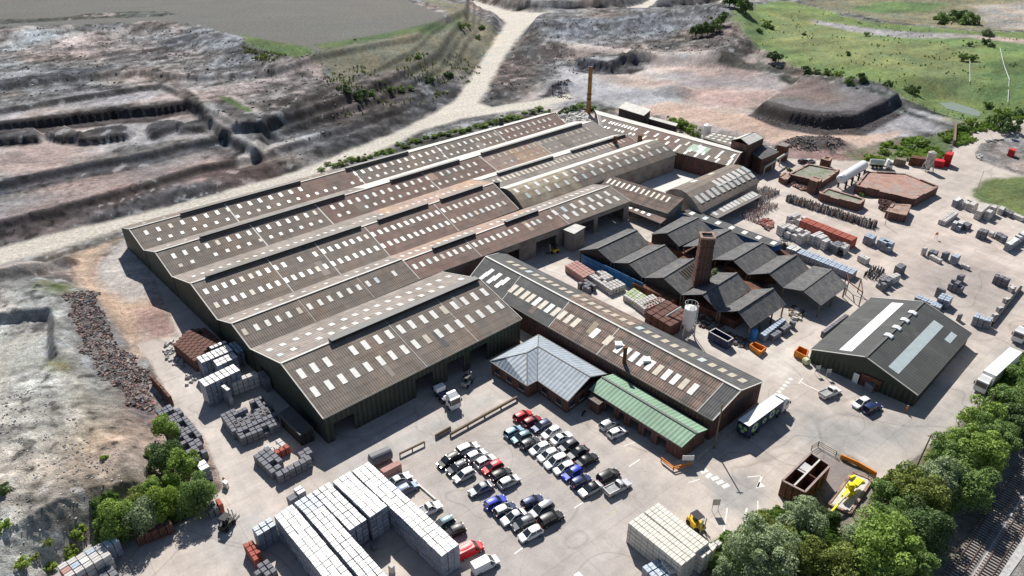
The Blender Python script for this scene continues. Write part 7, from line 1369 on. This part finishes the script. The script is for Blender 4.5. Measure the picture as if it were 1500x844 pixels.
def arrow(a, b, wd): 
    A, B = at(*a, 0), at(*b, 0); d = (B - A).normalized(); s = Vector((-d.y, d.x, 0)); mb = MB(); q = [B, B - d * 1.8 + s * wd, B - d * 1.8 - s * wd]; q = [Vector((p.x, p.y, .006)) for p in q]; mb.poly(q if (q[1]-q[0]).cross(q[2]-q[0]).z > 0 else list(reversed(q))); o = mb.build('painted_arrow', line_w); tag(o, kind='structure')
arrow(zc(1388,355), zc(1378,362), .7); arrow(zc(1328,545), zc(1308,562), .7)
line((1173,560),(1204,575),.25,line_w); line((1170,562),(1176,554),.25,line_w)
for i in range(6): line((1135 + i * 4.2, 577 - i * 4.6), (1139 + i * 4.2, 580 - i * 4.6), .9, line_w)
for i in range(7): line((604 + i * 0, 711 + i * 6.6 * .0), (604, 711), .1, line_w) if False else None
for (x0, y0, x1, y1, n, dx, dy) in ((742,640,730,645.5,10,12.6,9.6),(770,596,758,601,10,13,9.4),(648,684,636,689,6,12,9.6),(606,727,618,721,6,11,10.5),(720,748,708,753,6,12.5,9.8),(880,728,868,733,3,12.6,9.6)):
    for i in range(n): line((x0 + dx * i, y0 + dy * i), (x1 + dx * i, y1 + dy * i), .14, line_y, 'parking_bay_line')
# letters worn into the surface: faint wording blocks in the lanes
for i, (x, y) in enumerate(((918,665),(1100,631))):
    pass
# ------------------------------------------------------------------ railway
def track(name, label, a0, b0, a1, b1):
    """the two rails given by picture points"""
    A0, B0, A1, B1 = (at(*p, .2) for p in (a0, b0, a1, b1)); C0, C1 = (A0 + A1) / 2, (B0 + B1) / 2; d = (C1 - C0); d.z = 0; d.normalize(); s = Vector((-d.y, d.x, 0)); C0 = C0 - d * 25; C1 = C1 + d * 60
    root = empty(name, ((C0 + C1) / 2).xy.to_3d(), label, 'railway track')
    for q in (-.75, .75): mb = MB(); a, b = C0 + s * q, C1 + s * q; mb.beam((a.x, a.y, .36), (b.x, b.y, .36), .14, .16); mb.build('rail', mat('rail_steel', (.14, .09, .07), .5, .1, metal=.4), root)
    n = int((C1 - C0).length / .7); sm = MB(); sm.box(-.13, .13, -1.3, 1.3, 0, .2); me = sm.mesh('sleeper', [mat('sleeper_concrete', (.30, .27, .25), .9, .2)]); rz = math.atan2(d.y, d.x)
    for k in range(n): p = C0 + d * (k * .7); o = link('sleeper', me, root, Matrix.Translation(Vector((p.x, p.y, .1)) - root.location) @ Matrix.Rotation(rz, 4, 'Z'))
track('railway_track', 'left railway track nearest the trees', (1390.5,843), (1500,676), (1408.5,843), (1500,701)); track('railway_track', 'right railway track at the picture corner', (1434,843), (1500,739), (1453,843), (1500,768))
for pts in (((1420,850),(1500,722),(1500,736),(1431,850)), ((1459,850),(1510,770),(1520,785),(1474,850))):
    P = [at(*p, 0) for p in pts]; mb = MB(); mb.prism([(p.x, p.y) for p in P], 0.01, .12); o = mb.build('cess_strip', mat('pale_cess_gravel', (.42, .41, .40), .95, .3, 1.5, bump=.8)); tag(o, kind='structure')
# pond
P = [at(*p, .1) for p in ((1376,151),(1396,150),(1420,157),(1438,165),(1434,171),(1412,166),(1386,159))]; mb = MB(); mb.poly([Vector((p.x, p.y, 0.12)) for p in ccw(P)]); o = mb.build('pond', mat('pond_water', (.20, .24, .20), .35, .1, spec=.3)); tag(o, kind='structure')
# rows of tall thin clay finials standing on pallets: uncountable sticks
def sticks(name, label, a, b, rows_, n, h, seed, cols_):
    rs = np.random.RandomState(seed); A, B = at(*a, 0), at(*b, 0); d = B - A; s = Vector((-d.y, d.x, 0)).normalized(); mb = MB()
    for r_ in range(rows_):
        for k in range(n):
            if rs.rand() < .12: continue
            p = A + d * ((k + rs.rand() * .4) / n) + s * (r_ * .75 + rs.rand() * .2); hh = h * (.7 + .5 * rs.rand()); mb.cyl((p.x, p.y, 0), (p.x, p.y, hh), .17, .10, 6, rs.randint(len(cols_)))
    o = mb.build(name, cols_); tag(o, label, 'clay pipes', kind='stuff')
sticks('upright_clay_pipes', 'long rows of upright pale and dark clay pipes beside the yard road', (1150,295), (1278,336), 5, 110, 1.9, 31, [cstone_m, greyb_m, dstone_m, brick_pale])
sticks('upright_clay_pipes', 'group of upright clay pipes at the end of the side shed', (1115,297), (1142,284), 9, 22, 1.6, 32, [cstone_m, greyb_m, brick_pale]); sticks('upright_clay_pipes', 'scattered clay pipes behind the pale stacks', (1103,325), (1140,303), 8, 22, 1.3, 33, [cstone_m, pinkb_m, greyb_m]); sticks('upright_clay_pipes', 'wire topped stacks left of the grey group in the yard', (1282,412), (1296,398), 5, 12, 1.5, 34, [greyb_m, dstone_m])
rubble('red_oddments', 'scattered red and dark oddments in front of the pale stacks', [(0, [(1104,325),(1132,318),(1142,335),(1122,341)])], 130, [redb_m, dstone_m, pinkb_m], .3, .8, 35)
rubble('scrap_heap', 'heap of pale scrap between two slate kiln sheds', [(0, [(1150,450),(1170,440),(1176,460),(1160,468)])], 90, [cstone_m, dstone_m, timber_m], .3, .9, 36)
rubble('kiln_yard_scrap', 'clutter of broken ware under the kiln shed edges', [(0, [(1000,440),(1020,432),(1050,470),(1100,500),(1085,510),(1030,480)]), (0, [(1075,400),(1120,385),(1160,420),(1110,430)])], 500, [dstone_m, stone_m, brownb_m, greyb_m], .25, .7, 37)
rubble('dock_clutter', 'row of wrapped goods along the shaded front bay wall', [(0, [(520,640),(590,606),(594,611),(526,646)])], 60, [greyb_m, navy_m, cstone_m], .4, .9, 38)
